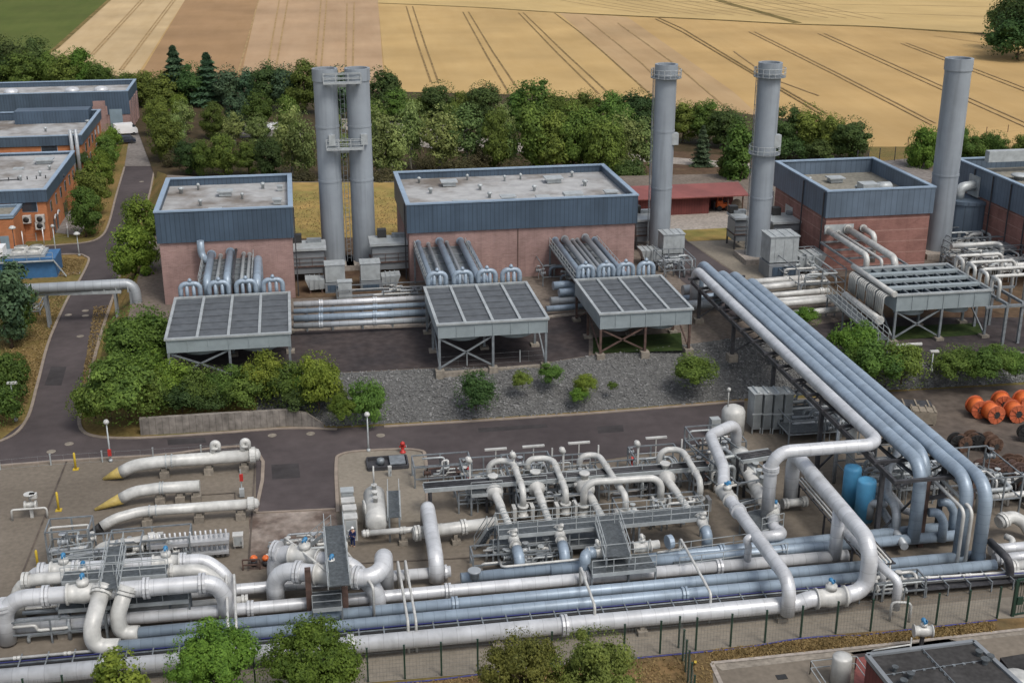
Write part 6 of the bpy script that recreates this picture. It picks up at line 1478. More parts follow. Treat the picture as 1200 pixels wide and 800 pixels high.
BD2 = ((1149,557,'front left'),(1158,552,'second'),(1160,562,'third'),(1168,555,'fourth'),(1174,562,'fifth'),(1182,551,'sixth'),(1186,558,'seventh'),(1191,552,'eighth'),(1195,562,'ninth'),(1203,556,'last'))
for i,(x,y,lb) in enumerate(BD2):
    drum('rusty timber drum in nearest dense row beside the bridge pipes, %s from left' % lb if i else 'rusty timber drum leftmost in nearest dense row beside the bridge pipes', (x,y), .76, .66, az0+.4*math.sin(i*2.3), 'wood' if i % 2 else 'rust', 'wood', 'old timber cable drums')
drum('dark drum on its own right of the bridge drop at edge', (1198,585), 1.0, .7, R(-80), 'black', 'wood', 'old timber cable drums')
drum('small black drum left of the lone dark drum at edge', (1180,583), .8, .9, R(-20), 'black', 'black', 'old timber cable drums')
p = at(1146,556,.06); mb = MB(); mb.lathe(p+Vector((-.6,0,.6)),[(.3,0),(.6,.2),(.6,1.4),(.3,1.6)],16,(1,-.3,0)); tag(obj('white_cylinder', mb, M['whitep']),'short white cylinder lying left of the dense drum row','cylinder')
for i,(x,y,w,lb) in enumerate(((1064,487,4.2,'long dark crate behind the bridge on drum yard'),(1080,494,2.4,'pale timber crate at right end of the dark crate'))):
    p = at(x,y,.06); t = thing('crate', lb, 'crate', p); mb = MB(); mb.box(p+Vector((0,0,.75)),(w,1.6,1.3),-.3); obj('box', mb, M['dsteel' if i == 0 else 'woodl'], t)
    mb = MB()
    for k in range(4): mb.box(p+Vector(((k-1.5)*w*.27,-(k-1.5)*w*.27*math.tan(.3),.05)),(.15,1.7,.1),-.3); mb.box(p+Vector(((k-1.5)*w*.27,-(k-1.5)*w*.27*math.tan(.3),1.44)),(.15,1.7,.06),-.3)
    obj('skid_batten', mb, M['woodl'], t)

# ------------------------------------------------------------------ fences, lamps, walls, vehicles
def fence(lb, px, z, h, sp, name='wire_fence', cat='fence', m='fmesh', wires=9, postm='green', vert=.22):
    P = [at(x,y,z) for x,y in px]; t = thing(name, lb, cat, P[0])
    mb = MB(); L = sum((b-a).length for a,b in zip(P,P[1:]))
    for a,b in zip(P,P[1:]):
        for k in range(wires): q = Vector((0,0,.08+(h-.1)*k/(wires-1))); mb.bar(a+q,b+q,.008)
        n = int((b-a).length/vert)
        for k in range(n): q = a.lerp(b,(k+.5)/n); mb.bar(q,q+Vector((0,0,h)),.007)
    obj('wire_mesh', mb, M[m], t)
    pm = None
    for a,b in zip(P,P[1:]):
        n = max(1, round((b-a).length/sp))
        for k in range(n+(1 if b is P[-1] else 0)):
            q = a.lerp(b,k/n)
            if pm is None:
                mb = MB(); mb.bar((0,0,0),(0,0,h+.1),.11); mb.box((0,0,h+.12),(.14,.14,.04)); pm = mb.mesh('post', M[postm])
            o = link('post', pm, t); o.location = q - t.location
    return t
fence('long dark green mesh fence along front of the pipe yard', [(-60,845),(300,810),(560,788),(731,770),(815,762),(896,753),(979,742.5),(1060,736.5),(1168,724.5)], .0, 2.5, 2.5)
fence('short green mesh fence running toward camera at bottom centre right', [(795,759),(800,775),(806,800),(812,830)], 0, 2.4, 1.6)
p = at(1186,722,0); t = thing('green_gate', 'green framed mesh gate at the right end of the front fence', 'gate', p)
B = p+Vector((2.6,.3,0)); 
for q in (p,B): mb = MB(); mb.bar(q,q+Vector((0,0,3.0)),.2); obj('gate_post', mb, M['green'], t)
mb = MB(); mb.bar(p+Vector((0,0,3.0)),B+Vector((0,0,3.0)),.15); mb.bar(p+Vector((0,0,1.2)),B+Vector((0,0,1.2)),.1); mb.bar(p+Vector((0,0,.15)),B+Vector((0,0,.15)),.1)
for k in range(1,12): q = p.lerp(B,k/12); mb.bar(q+Vector((0,0,.1)),q+Vector((0,0,2.95)),.03)
obj('gate_leaf', mb, M['green'], t); mb = MB(); mb.box(p+Vector((.35,-.1,1.35)),(.45,.15,.6)); obj('lock_box', mb, M['green'], t)
P = [at(x,y,.1) for x,y in ((-60,849),(300,812),(480,799),(560,790),(640,780.5),(731,772),(815,764),(860,760),(896,754.5),(935,748),(979,744.5),(1010,744),(1060,738),(1168,726))]
mb = MB(); mb.tube(curve(P,5),.06,6); tag(obj('blue_hose', mb, M['cable']), 'dark blue hose lying along foot of the front fence', 'hose')
p = at(820,752,0); mb = MB(); mb.bar(at(815,775,0),at(815,775,1.4),.16); tag(obj('marker_post', mb, M['yellow']), 'faint yellow post in dry grass beside the short fence', 'post')
fence('low mesh fence behind the left launchers along the road', [(-60,556),(60,545),(180,537.5),(292,531)], .0, 1.0, 4.0, wires=3, m='lsteel', postm='lsteel', vert=2)
fence('dark field gate fence between red brick hall and fields', [(1004,193),(1030,190),(1066,187)], PZ, 2.4, 2.6, wires=4, postm='dsteel', m='dsteel')
fence('thin railing fence along top of the rock slope under the middle cooler', [(516,431),(640,422)], PZ, 1.2, 3.0, wires=3, m='lsteel', postm='lsteel', vert=3)
fence('low field fence beyond the right hedge along the wheat', [(1064,170),(1130,160),(1230,150)], 0, 1.4, 6.0, wires=3, m='dsteel', postm='wood', vert=6)
mb = MB()
wt = [at(x,y,0) for x,y in ((165,510),(250,505.5),(337,499.5),(360,500),(380,503))]; hh_ = (1.7,1.8,1.7,1.4,.5)
for i in range(4):
    a, b = wt[i], wt[i+1]; n = len(mb.v); o = Vector((0,.45,0))
    mb.v += [tuple(v) for v in (a,b,b+o,a+o,a+Vector((0,0,hh_[i])),b+Vector((0,0,hh_[i+1])),b+o+Vector((0,0,hh_[i+1])),a+o+Vector((0,0,hh_[i])))]
    for q in ((3,2,1,0),(4,5,6,7),(0,1,5,4),(1,2,6,5),(2,3,7,6),(3,0,4,7)): mb.face([n+v for v in q])
M['gab'] = mat('retaining_wall_concrete', (.25,.225,.20), .95, scale=.8, var=.25, fine=1.8, ribs=(.6,.1,.7))
tag(obj('retaining_wall', mb, M['gab']), 'low grey retaining wall in front of the long hedge', 'wall')
mb = MB(); A = at(520,436.5,PZ); B = at(642,427,PZ); mb.bar(A+Vector((0,0,-.7)),B+Vector((0,0,-.7)),.5,1.5); tag(obj('footing_wall', mb, M['concrete']), 'tan concrete footing wall under front of the middle cooler', 'wall')
def lamp(lb, a, top, head=0, z0=0.0, m='lsteel'):
    p = at(*a, z0); h = zat(p, top)-z0; t = thing('street_lamp', lb, 'street lamp', p, 'yard street lamps')
    mb = MB(); mb.tube([p,p+Vector((0,0,h*.3)),p+Vector((0,0,h))],[.1,.08,.06],8); mb.lathe(p,[(.18,0),(.18,.25),(.1,.3)],10); obj('post', mb, M[m], t)
    mb = MB(); q = p+Vector((0,0,h))
    if head == 0: mb.lathe(q,[(.1,-.1),(.26,.05),(.26,.2),(.15,.35)],12)
    elif head == 1: mb.box(q+Vector((.1,0,.05)),(.9,.32,.16)); mb.box(q+Vector((.35,0,-.05)),(.5,.26,.06))
    else: mb.lathe(q,[(.12,-.1),(.45,.02),(.5,.15),(.2,.4)],14)
    obj('lamp_head', mb, M['whitep'], t); return p, h, t
p, h, t = lamp('street lamp with red box at its foot beside the far launcher', (130,541), 496)
mb = MB(); mb.box(p+Vector((0,-.15,1.0)),(.3,.2,.6)); obj('red_box', mb, M['red'], t)
lamp('street lamp on lower road in front of the rock slope', (432,529), 487)
lamp('street lamp on left lawn by the bushes at picture edge', (19,493), 449, 1)
lamp('thick brown lamp post nearest the blue skid by the offices', (20,308), 268, 2, m='rust')
lamp('street lamp with white bowl at the office lawn corner', (93,300), 275, 2)
lamp('thin street lamp in front of the office doors, left of the bowl one', (66,300), 266)
lamp('white bollard lamp on the right bank between the dark bushes', (1091,435), 412, 1, PZ)
for x,y,yt,lb in ((28,291,272,'first white flag pole by the office, leftmost'),(52,287,268,'second white flag pole in front of air conditioning units'),(80,276,262,'short white post at end of the office railing')):
    p = at(x,y,0); h = zat(p,yt); mb = MB(); mb.tube([p,p+Vector((0,0,h))],.07,8); mb.lathe(p+Vector((0,0,h)),[(.09,0),(.09,.1),(.02,.15)],8); tag(obj('white_post', mb, M['vanw']), lb, 'post')
fence('grey railing in front of the nearest office', [(30,284),(56,281),(80,278)], 0, 1.1, 2, wires=3, m='lsteel', postm='lsteel', vert=2)
def vehicle(lb, a, L, W_, H, m, rz, kind='car', cat='car'):
    p = at(*a, .05); t = thing('parked_'+kind, lb, cat, p); c, s_ = math.cos(rz), math.sin(rz)
    def W(x,y,z): return Vector((p.x+x*c-y*s_, p.y+x*s_+y*c, p.z+z))
    mb = MB(); n = len(mb.v)
    prof = [(-.5,.25),(-.5,.55),(-.36,.62),(-.22,1.0),(.28,1.0),(.42,.62),(.5,.5),(.5,.25)] if kind == 'car' else [(-.5,.2),(-.5,.98),(.30,1.0),(.40,.62),(.5,.5),(.5,.2)]
    N = len(prof)
    for y in (-1,1):
        for x,z in prof: mb.v.append(tuple(W(x*L, y*W_/2*(.86 if z > .9 else 1), z*H)))
    for i in range(N): j = (i+1)%N; mb.face((n+i,n+j,n+N+j,n+N+i))
    mb.face([n+i for i in reversed(range(N))]); mb.face([n+N+i for i in range(N)]); obj('body', mb, M[m], t)
    mb = MB()
    for y in (-1,1): mb.obox(W((.03 if kind == 'car' else .33)*L,y*W_*.475,.8*H),Vector((c,s_,0)),Vector((-s_,c,0)),Vector((0,0,1)),(L*(.42 if kind == 'car' else .1),.05,.22*H))
    mb.obox(W(.37*L,0,.8*H),Vector((c,s_,-.9)).normalized(),Vector((-s_,c,0)),Vector((c*.9,s_*.9,1)).normalized(),(.3*H,W_*.8,.04)); obj('window', mb, M['glass'], t)
    for x in (-.32,.32):
        for y in (-1,1): mb = MB(); mb.lathe(W(x*L,y*W_*.46,.32)-Vector((-s_,c,0))*.1,[(.32,0),(.32,.2)],14,(-s_,c,0)); obj('wheel', mb, M['black'], t)
    return t
vehicle('white box van parked beside the warehouse corner', (148,158), 4.6, 2.2, 2.4, 'vanw', R(12), 'van', 'van')
vehicle('dark car parked between the white van and roadside trees', (146,168), 4.4, 1.8, 1.5, 'vand', R(8))
vehicle('white car half hidden in trees behind the small left hall, left', (322,153), 4.4, 1.8, 1.5, 'vanw', R(20))
vehicle('dark car in small clearing behind the twin stacks', (300,156), 4.4, 1.8, 1.5, 'vand', R(10))
mb = MB(); p = at(184,139,0); mb.box(p+Vector((0,0,.8)),(2.0,.8,1.5)); mb.box(p+Vector((0,0,1.6)),(2.2,1.0,.12)); tag(obj('skip', mb, M['lsteel']), 'pale bin at far end of the hardstanding beneath trees', 'bin')
# small items beyond the front fence
p = at(1086,768,0); p = at(1080,752,1.0); t = thing('blue_valve', 'blue actuator valve on post behind the dark felt roof', 'valve', (p.x,p.y,0))
mb = MB(); mb.bar((p.x,p.y,0),(p.x,p.y,2.0),.22); obj('post', mb, M['dsteel'], t); valve(t, Vector((p.x,p.y,1.9)), (1,-.2,0), .34)
p = at(984,800,0); t = thing('white_drum', 'white topped cylinder inside a light rail, bottom right centre', 'tank', p); mb = MB(); mb.lathe(p,[(.65,0),(.65,2.0),(.6,2.1),(.2,2.2)],18); obj('shell', mb, M['whitep'], t)
mb = MB()
for a,b in (((-1.6,-1.2),(-1.6,1.2)),((-1.6,1.2),(1.6,1.2)),((1.6,1.2),(1.6,-1.2))): rail(mb,(p.x+a[0],p.y+a[1],0),(p.x+b[0],p.y+b[1],0))
obj('guard_rail', mb, M['lsteel'], t)
p = at(916,793,.06); mb = MB(); mb.box(p+Vector((0,0,.02)),(.7,.5,.05)); tag(obj('drain_cover', mb, M['black']), 'small black drain cover on the outer yard', 'drain cover')

# ------------------------------------------------------------------ trees and shrubs
LM = dict(
 broad = leafmat('broadleaf_leaves', (.030,.062,.012), (.172,.255,.048)),
 bright= leafmat('bright_leaves', (.045,.095,.012), (.200,.285,.042)),
 dark  = leafmat('dark_leaves', (.022,.048,.015), (.092,.150,.040)),
 birch = leafmat('birch_leaves', (.075,.120,.034), (.270,.345,.115)),
 hero  = leafmat('fresh_maple_leaves', (.038,.090,.012), (.150,.255,.036)),
 pine  = leafmat('pine_needles', (.019,.042,.022), (.072,.120,.055), .1),
 olive = leafmat('willow_leaves', (.065,.092,.020), (.215,.245,.055)),
 purple= leafmat('reddish_brush', (.042,.040,.022), (.130,.115,.050)))
def leaf(mb, c, n, s, g, asp=1.7):
    n = n.normalized(); a = n.cross(Vector((g.gauss(0,1),g.gauss(0,1),g.gauss(0,1))))
    if a.length < 1e-4: a = Vector((1,0,0))
    a.normalize(); b = n.cross(a); k = len(mb.v); u = a*s*asp*.5; v = b*s*.5
    mb.v += [tuple(c-u), tuple(c+v+n*s*.12), tuple(c+u), tuple(c-v+n*s*.12)]
    mb.f.append((k,k+1,k+2,k+3)); mb.uv.append(None); mb.sm.append(False)
def rv(g):
    while True:
        v = Vector((g.uniform(-1,1),g.uniform(-1,1),g.uniform(-1,1)))
        if .01 < v.length < 1: return v
def crown(shape, seed, n, leafs, nc=34):
    """crown of a tree one unit tall; foliage sits in clumps at branch ends"""
    g = random.Random(seed); mb = MB(); cl = []
    if shape == 'conifer':
        for k in range(n):
            t = g.random()**1.25; z = .10+.9*t; tier = .72+.28*math.cos(t*52+seed); Rr = .25*(1-t)**.8*tier+.012
            a = g.uniform(0,6.283); r = Rr*math.sqrt(g.uniform(.12,1)); lump = 1+.22*math.sin(3*a+9*t+seed)
            c = Vector((r*lump*math.cos(a), r*lump*math.sin(a), z-.28*r)); leaf(mb, c, Vector((math.cos(a)*.5,math.sin(a)*.5,.8))+rv(g)*.6, leafs*g.uniform(.6,1.3), g, 2.3)
        return mb
    if shape == 'round': ctr, rad = Vector((0,0,.54)), Vector((.40,.40,.46))
    elif shape == 'hero': ctr, rad = Vector((0,0,.60)), Vector((.50,.50,.40))
    elif shape == 'tall': ctr, rad = Vector((0,0,.56)), Vector((.27,.27,.44))
    elif shape == 'column': ctr, rad = Vector((0,0,.50)), Vector((.17,.17,.50))
    elif shape == 'pine': ctr, rad = Vector((0,0,.56)), Vector((.32,.32,.44))
    else: ctr, rad = Vector((0,0,.44)), Vector((.55,.52,.50))          # shrub
    for k in range(nc):
        d = rv(g).normalized(); q = g.uniform(.42,.93)
        if shape == 'shrub' and d.z < -.5: d.z = -d.z*.5
        c = ctr+Vector((d.x*rad.x,d.y*rad.y,d.z*rad.z))*q; cl.append((c, g.uniform(.16,.30)*(rad.x+rad.z)*(.62 if nc < 60 else .46), d))
    cl.append((ctr, rad.x*.55, Vector((0,0,1)))); per = n//len(cl)
    for c, r, d in cl:
        sq = g.uniform(.6,.9); nn = int(per*g.uniform(.6,1.4))
        for k in range(nn):
            v = rv(g); v = v.normalized()*(v.length**.55)
            p = c+Vector((v.x*r,v.y*r,v.z*r*sq))
            if p.z < .02: p.z = g.uniform(.02,.1)
            leaf(mb, p, v+Vector((0,0,.45))+d*.3+rv(g)*.7, leafs*g.uniform(.6,1.35), g)
    for k in range(n//9):                                              # stray sprays break the outline
        d = rv(g).normalized(); q = g.uniform(.95,1.13); p = ctr+Vector((d.x*rad.x,d.y*rad.y,d.z*rad.z))*q
        if p.z > .05: leaf(mb, p, d+rv(g), leafs*g.uniform(.5,1), g)
    return mb
def trunk(shape, seed):
    g = random.Random(seed+900); mb = MB(); r = .026 if shape != 'shrub' else .02
    top = {'hero':.62,'conifer':.93,'round':.62,'tall':.72,'column':.7,'pine':.8,'shrub':.4}[shape]
    pts = [Vector((g.uniform(-.01,.01)*k,g.uniform(-.01,.01)*k,top*k/5)) for k in range(6)]
    mb.tube(pts,[r,r*.85,r*.75,r*.6,r*.42,r*.2],7)
    if shape != 'conifer':
        for k in range(7):
            a = g.uniform(0,6.28); z = top*g.uniform(.35,.9); b = pts[min(4,int(z/top*5))]; s = g.uniform(.12,.26)*(1 if shape in ('round','shrub','hero') else .65)
            mb.tube([b, b+Vector((math.cos(a)*s*.6,math.sin(a)*s*.6,s*.5)), b+Vector((math.cos(a)*s,math.sin(a)*s,s*1.05))],[r*.45,r*.3,r*.1],5)
    return mb
KIND = {   # shape, leaf material, leaf count, leaf size (tree of height 1), bark
 'broad':('round','broad',9000,.028,'trunk'), 'bright':('round','bright',8000,.030,'trunk'), 'dark':('round','dark',8000,.030,'trunk'),
 'birch':('tall','birch',3000,.028,'birchb'), 'poplar':('tall','broad',5200,.028,'trunk'), 'pine':('pine','pine',4200,.034,'trunk'),
 'spruce':('conifer','pine',7000,.026,'trunk'), 'cypress':('column','broad',4200,.028,'trunk'), 'willow':('hero','olive',22000,.019,'trunk'),
 'bush':('shrub','broad',8000,.034,'trunk'), 'brightbush':('shrub','bright',8000,.034,'trunk'), 'darkbush':('shrub','dark',7000,.036,'trunk'), 'brush':('shrub','purple',3600,.034,'trunk'),
 'hero':('hero','hero',26000,.020,'trunk'), 'thin':('tall','bright',2600,.036,'trunk')}
PROTO = {}
def protos(kind):
    if kind not in PROTO:
        sh, lm, n, ls, bk = KIND[kind]; lst = []
        for v in range(3 if kind not in ('hero','willow','thin','cypress') else 2):
            sd_ = hash_(kind)+v*17
            lst.append((crown(sh, sd_, n, ls, (70 if sh == 'hero' or kind == 'willow' else 34)+6*v).mesh('crown', LM[lm]), trunk(sh, sd_).mesh('trunk', M[bk])))
        PROTO[kind] = lst
    return PROTO[kind]
def hash_(s): return sum((i+1)*ord(c) for i, c in enumerate(s)) % 997
tn = [0]
def tree(kind, x, base, top, lb, z=0.0, wf=1.0, grp=None, name=None, cat=None):
    p = at(x, base, z); h = zat(p, top)-z; tn[0] += 1; g = random.Random(tn[0]*13+5)
    cr, tk = protos(kind)[tn[0] % len(protos(kind))]
    sh = KIND[kind][0]
    o = thing(name or ('shrub' if sh == 'shrub' else 'conifer' if kind in ('spruce','pine') else 'tree'), lb, cat or ('shrub' if sh == 'shrub' else 'tree'), p, grp)
    o.rotation_euler = (0,0,g.uniform(0,6.28)); w = h*wf*g.uniform(.94,1.06); o.scale = (w, w*g.uniform(.92,1.08), h)
    a = link('crown', cr, o); b = link('trunk' if sh != 'shrub' else 'stem', tk, o)
    return o
def row(grp, where, items, z=0.0):
    """items: (kind, x, base, top, width factor, look)"""
    items = sorted(items, key=lambda i: i[1])
    if 'belt' in where:              # slimmer crowns with gaps between them, tops at different heights
        vg = random.Random(len(where)*7+len(items)); items = [(k, x, b, t_+vg.uniform(-3,7), w*vg.uniform(.62,.9), l) for k, x, b, t_, w, l in items]
    for i, (k, x, b, t_, w, look) in enumerate(items):
        tree(k, x, b, t_, '%s %s, %s' % (look, where, ORD[i] if i < len(items)-1 or i < 3 else 'rightmost'), z, w, grp)
row('trees beyond the warehouse', 'beyond the warehouse roof', [('dark',-14,116,46,1,'dark bushy tree'),('dark',12,112,44,1,'dark bushy tree'),('dark',44,108,43,1,'dark round tree'),('broad',30,118,60,1,'green bushy tree'),('broad',66,116,60,.9,'green bushy tree'),
    ('bright',97,118,56,.8,'yellow green tree'),('broad',80,120,62,.9,'mid green tree'),('broad',120,119,72,1,'low mid green tree'),('bush',145,120,82,1,'low light green tree')])
row('field edge trees right of the warehouse', 'at field edge between warehouse and the twin stacks', [('broad',170,126,84,1.1,'low spreading tree'),('bush',190,124,82,1.3,'low bushy tree'),('spruce',208,122,54,1.45,'dark pointed spruce'),('spruce',246,124,62,1.6,'dark spruce'),('dark',228,124,74,1,'dark round tree'),
    ('pine',270,128,77,1,'grey green pine'),('pine',292,128,80,1,'grey green pine'),('dark',318,130,72,.9,'dark tree'),('pine',338,132,76,1,'dark green pine'),('broad',358,134,71,.9,'mid green tree')])
row('field edge trees behind the largest hall', 'at field edge behind the largest hall', [('pine',400,140,78,1,'dark pine'),('dark',446,142,80,1,'dark round tree'),('broad',465,144,104,1.1,'low green tree'),('bush',490,144,108,1.2,'low bushy tree'),('dark',516,146,96,1.1,'dark tree'),('dark',568,150,96,.95,'round dark green tree'),
    ('broad',542,148,108,1.1,'low mid green tree'),('poplar',608,154,96,1.1,'tall mid green tree'),('poplar',630,156,93,1.1,'tall pointed tree'),('broad',655,158,108,1.1,'mid green tree'),('broad',684,160,106,1,'mid green tree'),('broad',715,162,108,1,'mid green tree'),('dark',745,164,106,1,'darker green tree')])
row('field edge trees between third and fourth stacks', 'at field edge between third and fourth stacks', [('broad',800,168,118,1,'dark green tree'),('broad',828,170,118,1,'bushy green tree'),('dark',848,174,124,1,'dark bushy tree'),('dark',866,176,132,1,'dark bushy tree')])
row('field edge trees between fourth and fifth stacks', 'between fourth stack and field gate', [('dark',922,182,124,.95,'dark green tree'),('poplar',945,184,122,1.1,'bright pointed tree'),('broad',968,186,132,1,'mid green tree'),('dark',995,190,138,1.1,'round dark tree'),('darkbush',960,190,162,1.3,'low dark hedge bush'),('darkbush',925,190,160,1.3,'low dark hedge bush')])
row('trees around the fifth stack', 'around the rightmost stack', [('bright',1078,212,148,.8,'bright green tree'),('broad',1092,206,150,.8,'green tree'),('broad',1127,196,148,.9,'round green tree'),('bush',1143,196,160,1,'pale bushy shrub tree'),('broad',1162,196,154,1,'green tree'),('broad',1196,200,158,1,'green tree')])
row('big dark trees by the wheat', 'in dark clump at top right corner', [('darkbush',1180,58,-14,.75,'huge dark tree'),('darkbush',1204,66,-22,.8,'huge dark tree'),('darkbush',1192,70,10,1.3,'dark lower bush'),('darkbush',1170,42,2,.9,'dark tree')])
row('middle belt behind the small left hall', 'in middle of belt between hardstanding and twin stacks', [('broad',186,160,108,1,'green tree'),('birch',216,160,112,1.3,'light tree'),('broad',252,164,114,1.0,'green tree'),('pine',280,162,108,1.1,'grey green pine'),
    ('broad',305,166,108,1,'green tree'),('broad',338,170,112,.9,'green tree')])
row('middle belt behind the largest hall', 'in middle of the belt behind largest hall', [('broad',440,172,116,1,'green tree'),('birch',488,176,116,1.1,'light tree'),('broad',532,178,120,.9,'green tree'),('birch',588,182,116,1.1,'light tree'),('broad',666,186,116,.9,'green tree'),('broad',728,192,124,.9,'green tree')])
row('front belt behind the small left hall', 'in front belt behind small left hall', [('broad',196,190,128,1.05,'bushy green tree'),('bright',212,150,110,.85,'bright yellow green tree'),('birch',206,182,132,1.3,'light green tree'),('dark',222,206,158,1.1,'dark green tree'),('broad',240,208,158,1,'round green tree'),('broad',262,208,159,1,'round green tree'),('broad',292,207,158,1,'round green tree'),('birch',276,172,128,1.5,'light airy tree'),('birch',303,176,132,1.4,'light airy tree'),
    ('dark',318,215,160,1,'dark bush like tree'),('birch',343,210,120,1.1,'tall light birch'),('birch',358,214,134,1.2,'light birch')])
row('front belt behind the twin stacks and largest hall', 'in front belt behind the largest hall', [('birch',398,212,130,1.2,'light birch'),('birch',445,214,118,1.3,'tall light birch'),('birch',462,212,136,1.2,'light birch'),('birch',482,200,112,1.1,'slender pale trunked birch'),('birch',518,202,122,1.2,'light birch'),('birch',548,200,124,1.3,'light birch'),('brush',500,208,172,1.2,'brownish leafless tree'),('brush',566,206,166,1.2,'brownish sparse tree'),
    ('broad',584,206,128,.9,'mid green tree'),('birch',596,204,140,1.2,'pale birch'),('poplar',626,206,104,1.2,'tall full green tree'),('broad',648,206,126,1,'mid green tree')])
row('front belt left of the third stack', 'in front belt just left of third stack', [('broad',672,206,124,1,'mid green tree'),('poplar',690,206,132,1.2,'mid green tree'),('broad',708,214,128,1,'full green tree'),('birch',730,208,128,1.3,'light green tree'),('brush',700,212,176,1.5,'low brownish bush'),('darkbush',738,218,182,1.4,'low green bush'),('birch',752,206,132,1.2,'light green tree')])
tree('spruce', 822, 196, 147, 'small blue green spruce standing alone right of the third stack', 0, 1.1)
tree('cypress', 862, 226, 134, 'tall dense green cypress like tree just left of fourth stack', 0, 1.0)
tree('cypress', 849, 222, 172, 'lower green conifer at the left foot of the tall cypress like tree', 0, 1.1)
for i,(x,b,t_,lb) in enumerate(((352,224,196,'brown scrub behind the twin stacks left'),(450,226,196,'brown scrub behind twin stacks right'),(205,196,176,'low scrub at the hardstanding edge'),(470,222,198,'low scrub by largest hall back corner'),(600,212,186,'brown scrub behind the largest hall roof'),(540,210,182,'brown scrub behind the largest hall roof, left'))): tree('brush', x, b, t_, lb, 0, 1.4)
row('roadside trees by the offices', 'between offices and the road', [('broad',101,278,220,.82,'round dark green tree nearest the junction'),('broad',111,252,196,.78,'round green tree'),('bright',120,226,176,.76,'round green tree'),('broad',126,202,158,.76,'round green tree'),('bright',133,184,146,.72,'round lighter green tree'),('dark',98,206,176,.9,'dark small tree')])
tree('bright', 168, 296, 229, 'taller bright green tree against the small left hall wall, further one', 0, .8)
tree('bright', 160, 340, 263, 'wide green tree at the left of small hall, nearer one', 0, .92)
tree('pine', 14, 408, 302, 'dark pine with bare trunk at left edge of the lawn', 0, .85)
tree('broad', 20, 400, 322, 'green crown mixed with the dark pine at left edge', 0, .8)
row('bushes at the left edge', 'in bush clump at left edge by the road', [('brightbush',-14,470,406,.85,'bright bush'),('bush',6,476,410,.8,'green bush'),('bush',-4,500,438,.85,'green bush'),('bush',18,452,412,.8,'small green bush')])
tree('bush', 168, 428, 356, 'big round dark green bush left of the small hall cooler', .8, 1.05)
tree('bush', 152, 420, 372, 'smaller green bush tucked left of the big round bush', .8, 1.0)
row('shrubs of the long hedge, left half', 'in the left half of the long hedge', [('brightbush',112,490,450,1.2,'yellow green shrub'),('bush',130,492,427,1,'bright shrub'),('bush',150,490,412,1,'tall green shrub'),('brightbush',168,466,404,1,'bright shrub behind'),('bush',178,482,430,1.1,'green shrub'),('brightbush',205,474,422,1.0,'yellow green shrub'),('darkbush',214,483,446,1.2,'dark green shrub'),('bush',238,476,426,1,'green shrub'),('darkbush',250,481,448,1.2,'dark green shrub')], 1.0)
row('shrubs of the long hedge, right half', 'in the right half of the long hedge', [('bush',268,473,428,1,'bright green shrub'),('bush',290,476,429,1.1,'green shrub'),('brightbush',313,472,411,.8,'tall yellow green shrub'),('bush',337,473,424,1,'green shrub'),('bush',360,474,428,.9,'green shrub'),('darkbush',350,480,450,1.2,'dark green shrub'),('brightbush',374,480,410,.65,'tall spiky bright shrub'),('brightbush',402,493,460,1.0,'bright green shrub'),('darkbush',392,474,446,1.0,'dark shrub')], 1.2)
tree('bush', 431, 497, 442, 'dark conical shrub at right end of long hedge on the rocks', .3, .75)
for k,x,b,t_,w,z,lb in (('darkbush',558,480,433,.95,.9,'large dark shrub on rock slope below the middle cooler'),('bush',612,455,432,1,2.0,'small green shrub on rock slope right of the large dark one'),('bush',646,448,425,1.1,2.1,'round green shrub on rock slope below cooler right leg'),('brightbush',686,459,438,1.2,1.5,'bright shrub above its tiny neighbour on rock slope'),('brightbush',679,470,454,1.3,1.0,'tiny bright shrub lower on the rock slope'),('bush',718,456,447,1.2,1.6,'tiniest olive tuft at right of rock slope shrubs'),
    ('bush',814,450,413,1.35,1.6,'wide round green shrub on rock slope left of the bridge'),('brightbush',944,381,360,1.3,PZ,'small bright shrub between the white pipes and bridge'),
    ('brightbush',1000,428,376,1.1,2.0,'tall bright green shrub just right of the bridge'),('bush',1022,448,394,1.1,1.4,'green shrub in the clump right of bridge, middle'),('bush',1056,450,402,1.2,1.4,'green shrub in the clump right of bridge, right end'),('bush',1000,448,404,1.0,1.0,'green shrub in front of the clump beside bridge pipes'),
    ('bush',1118,442,404,1.2,1.6,'dark green shrub leftmost on the right bank'),('bush',1142,443,404,1.2,1.6,'dark green shrub second on the right bank'),('bush',1166,440,404,1.1,1.6,'dark green shrub third on the right bank'),('bush',1190,441,408,1.2,1.6,'dark green shrub at right edge of the right bank')):
    tree(k, x, b, t_, lb, z, w)
tree('hero', 258, 838, 736, 'leafy bright green tree at bottom edge, left of its twin', 0, .86, 'bright trees along the bottom edge')
tree('hero', 372, 842, 733, 'leafy bright green tree at bottom edge, right of its twin', 0, .86, 'bright trees along the bottom edge')
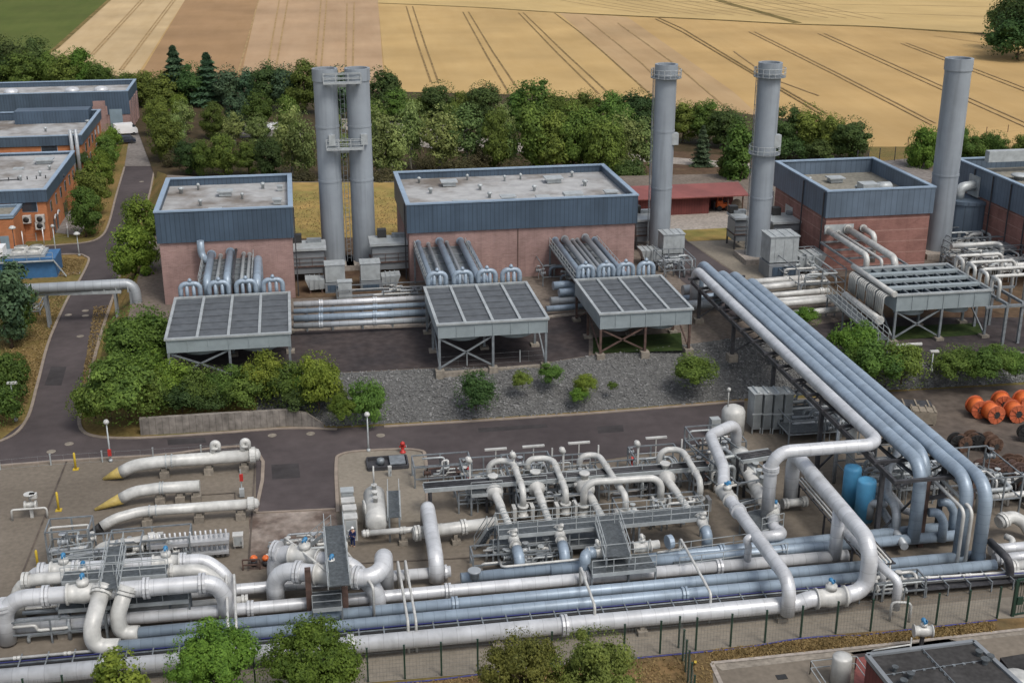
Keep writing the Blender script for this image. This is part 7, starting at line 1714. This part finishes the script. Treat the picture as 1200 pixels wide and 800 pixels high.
tree('thin', 146, 832, 763, 'thin sparse tree top at bottom left edge', 0, 1.3)
tree('willow', 612, 862, 746, 'olive green feathery tree at bottom edge, left one', 0, .70, 'feathery olive trees along the bottom edge')
tree('willow', 694, 866, 744, 'olive green feathery tree at bottom edge, right one', 0, .70, 'feathery olive trees along the bottom edge')

# ------------------------------------------------------------------ dry grass tufts on the verges and lawns
M['tuft'] = leafmat('dry_grass_blades', (.12,.088,.038), (.25,.175,.075), .2)
mb = MB(); g = random.Random(77)
hose_line = [(300,813),(480,801),(640,782),(731,773),(815,765),(896,756),(979,746),(1060,740),(1165,728)]
kerb_line = [(300,870),(834,870),(835,774),(1010,756),(1165,739)]
def yat(L, x):
    for (x0,y0),(x1,y1) in zip(L, L[1:]):
        if x0 <= x <= x1: return y0+(y1-y0)*(x-x0)/(x1-x0)
    return L[-1][1]
for k in range(9000):
    x = g.uniform(300,1165); a, b = yat(hose_line,x), yat(kerb_line,x); p = at(x, g.uniform(a,b), .06)
    for q in range(2): leaf(mb, p+Vector((g.uniform(-.15,.15),g.uniform(-.15,.15),.08)), Vector((g.gauss(0,1),g.gauss(0,1),.7)), g.uniform(.05,.12), g, 2.2)
for poly in ([(0,400),(55,395),(42,448),(26,486),(0,505)],[(40,350),(78,345),(56,398),(30,400)],[(60,302),(100,304),(92,322),(62,324)],[(104,262),(124,258),(116,274),(90,280)],[(110,360),(130,358),(104,450),(96,450)],[(343,225),(468,225),(468,275),(343,277)]):
    z = PZ+.04 if poly[0][0] == 343 else .02
    for k in range(2200):
        u, v = g.random(), g.random(); a = [poly[0][i]+(poly[1][i]-poly[0][i])*u for i in (0,1)]; b = [poly[3][i]+(poly[2][i]-poly[3][i])*u for i in (0,1)]
        p = at(a[0]+(b[0]-a[0])*v, a[1]+(b[1]-a[1])*v, z); leaf(mb, p+Vector((0,0,.08)), Vector((g.gauss(0,1),g.gauss(0,1),.7)), g.uniform(.07,.15), g, 2.2)
struct('dry_grass_tufts', mb, M['tuft'], 'stuff')
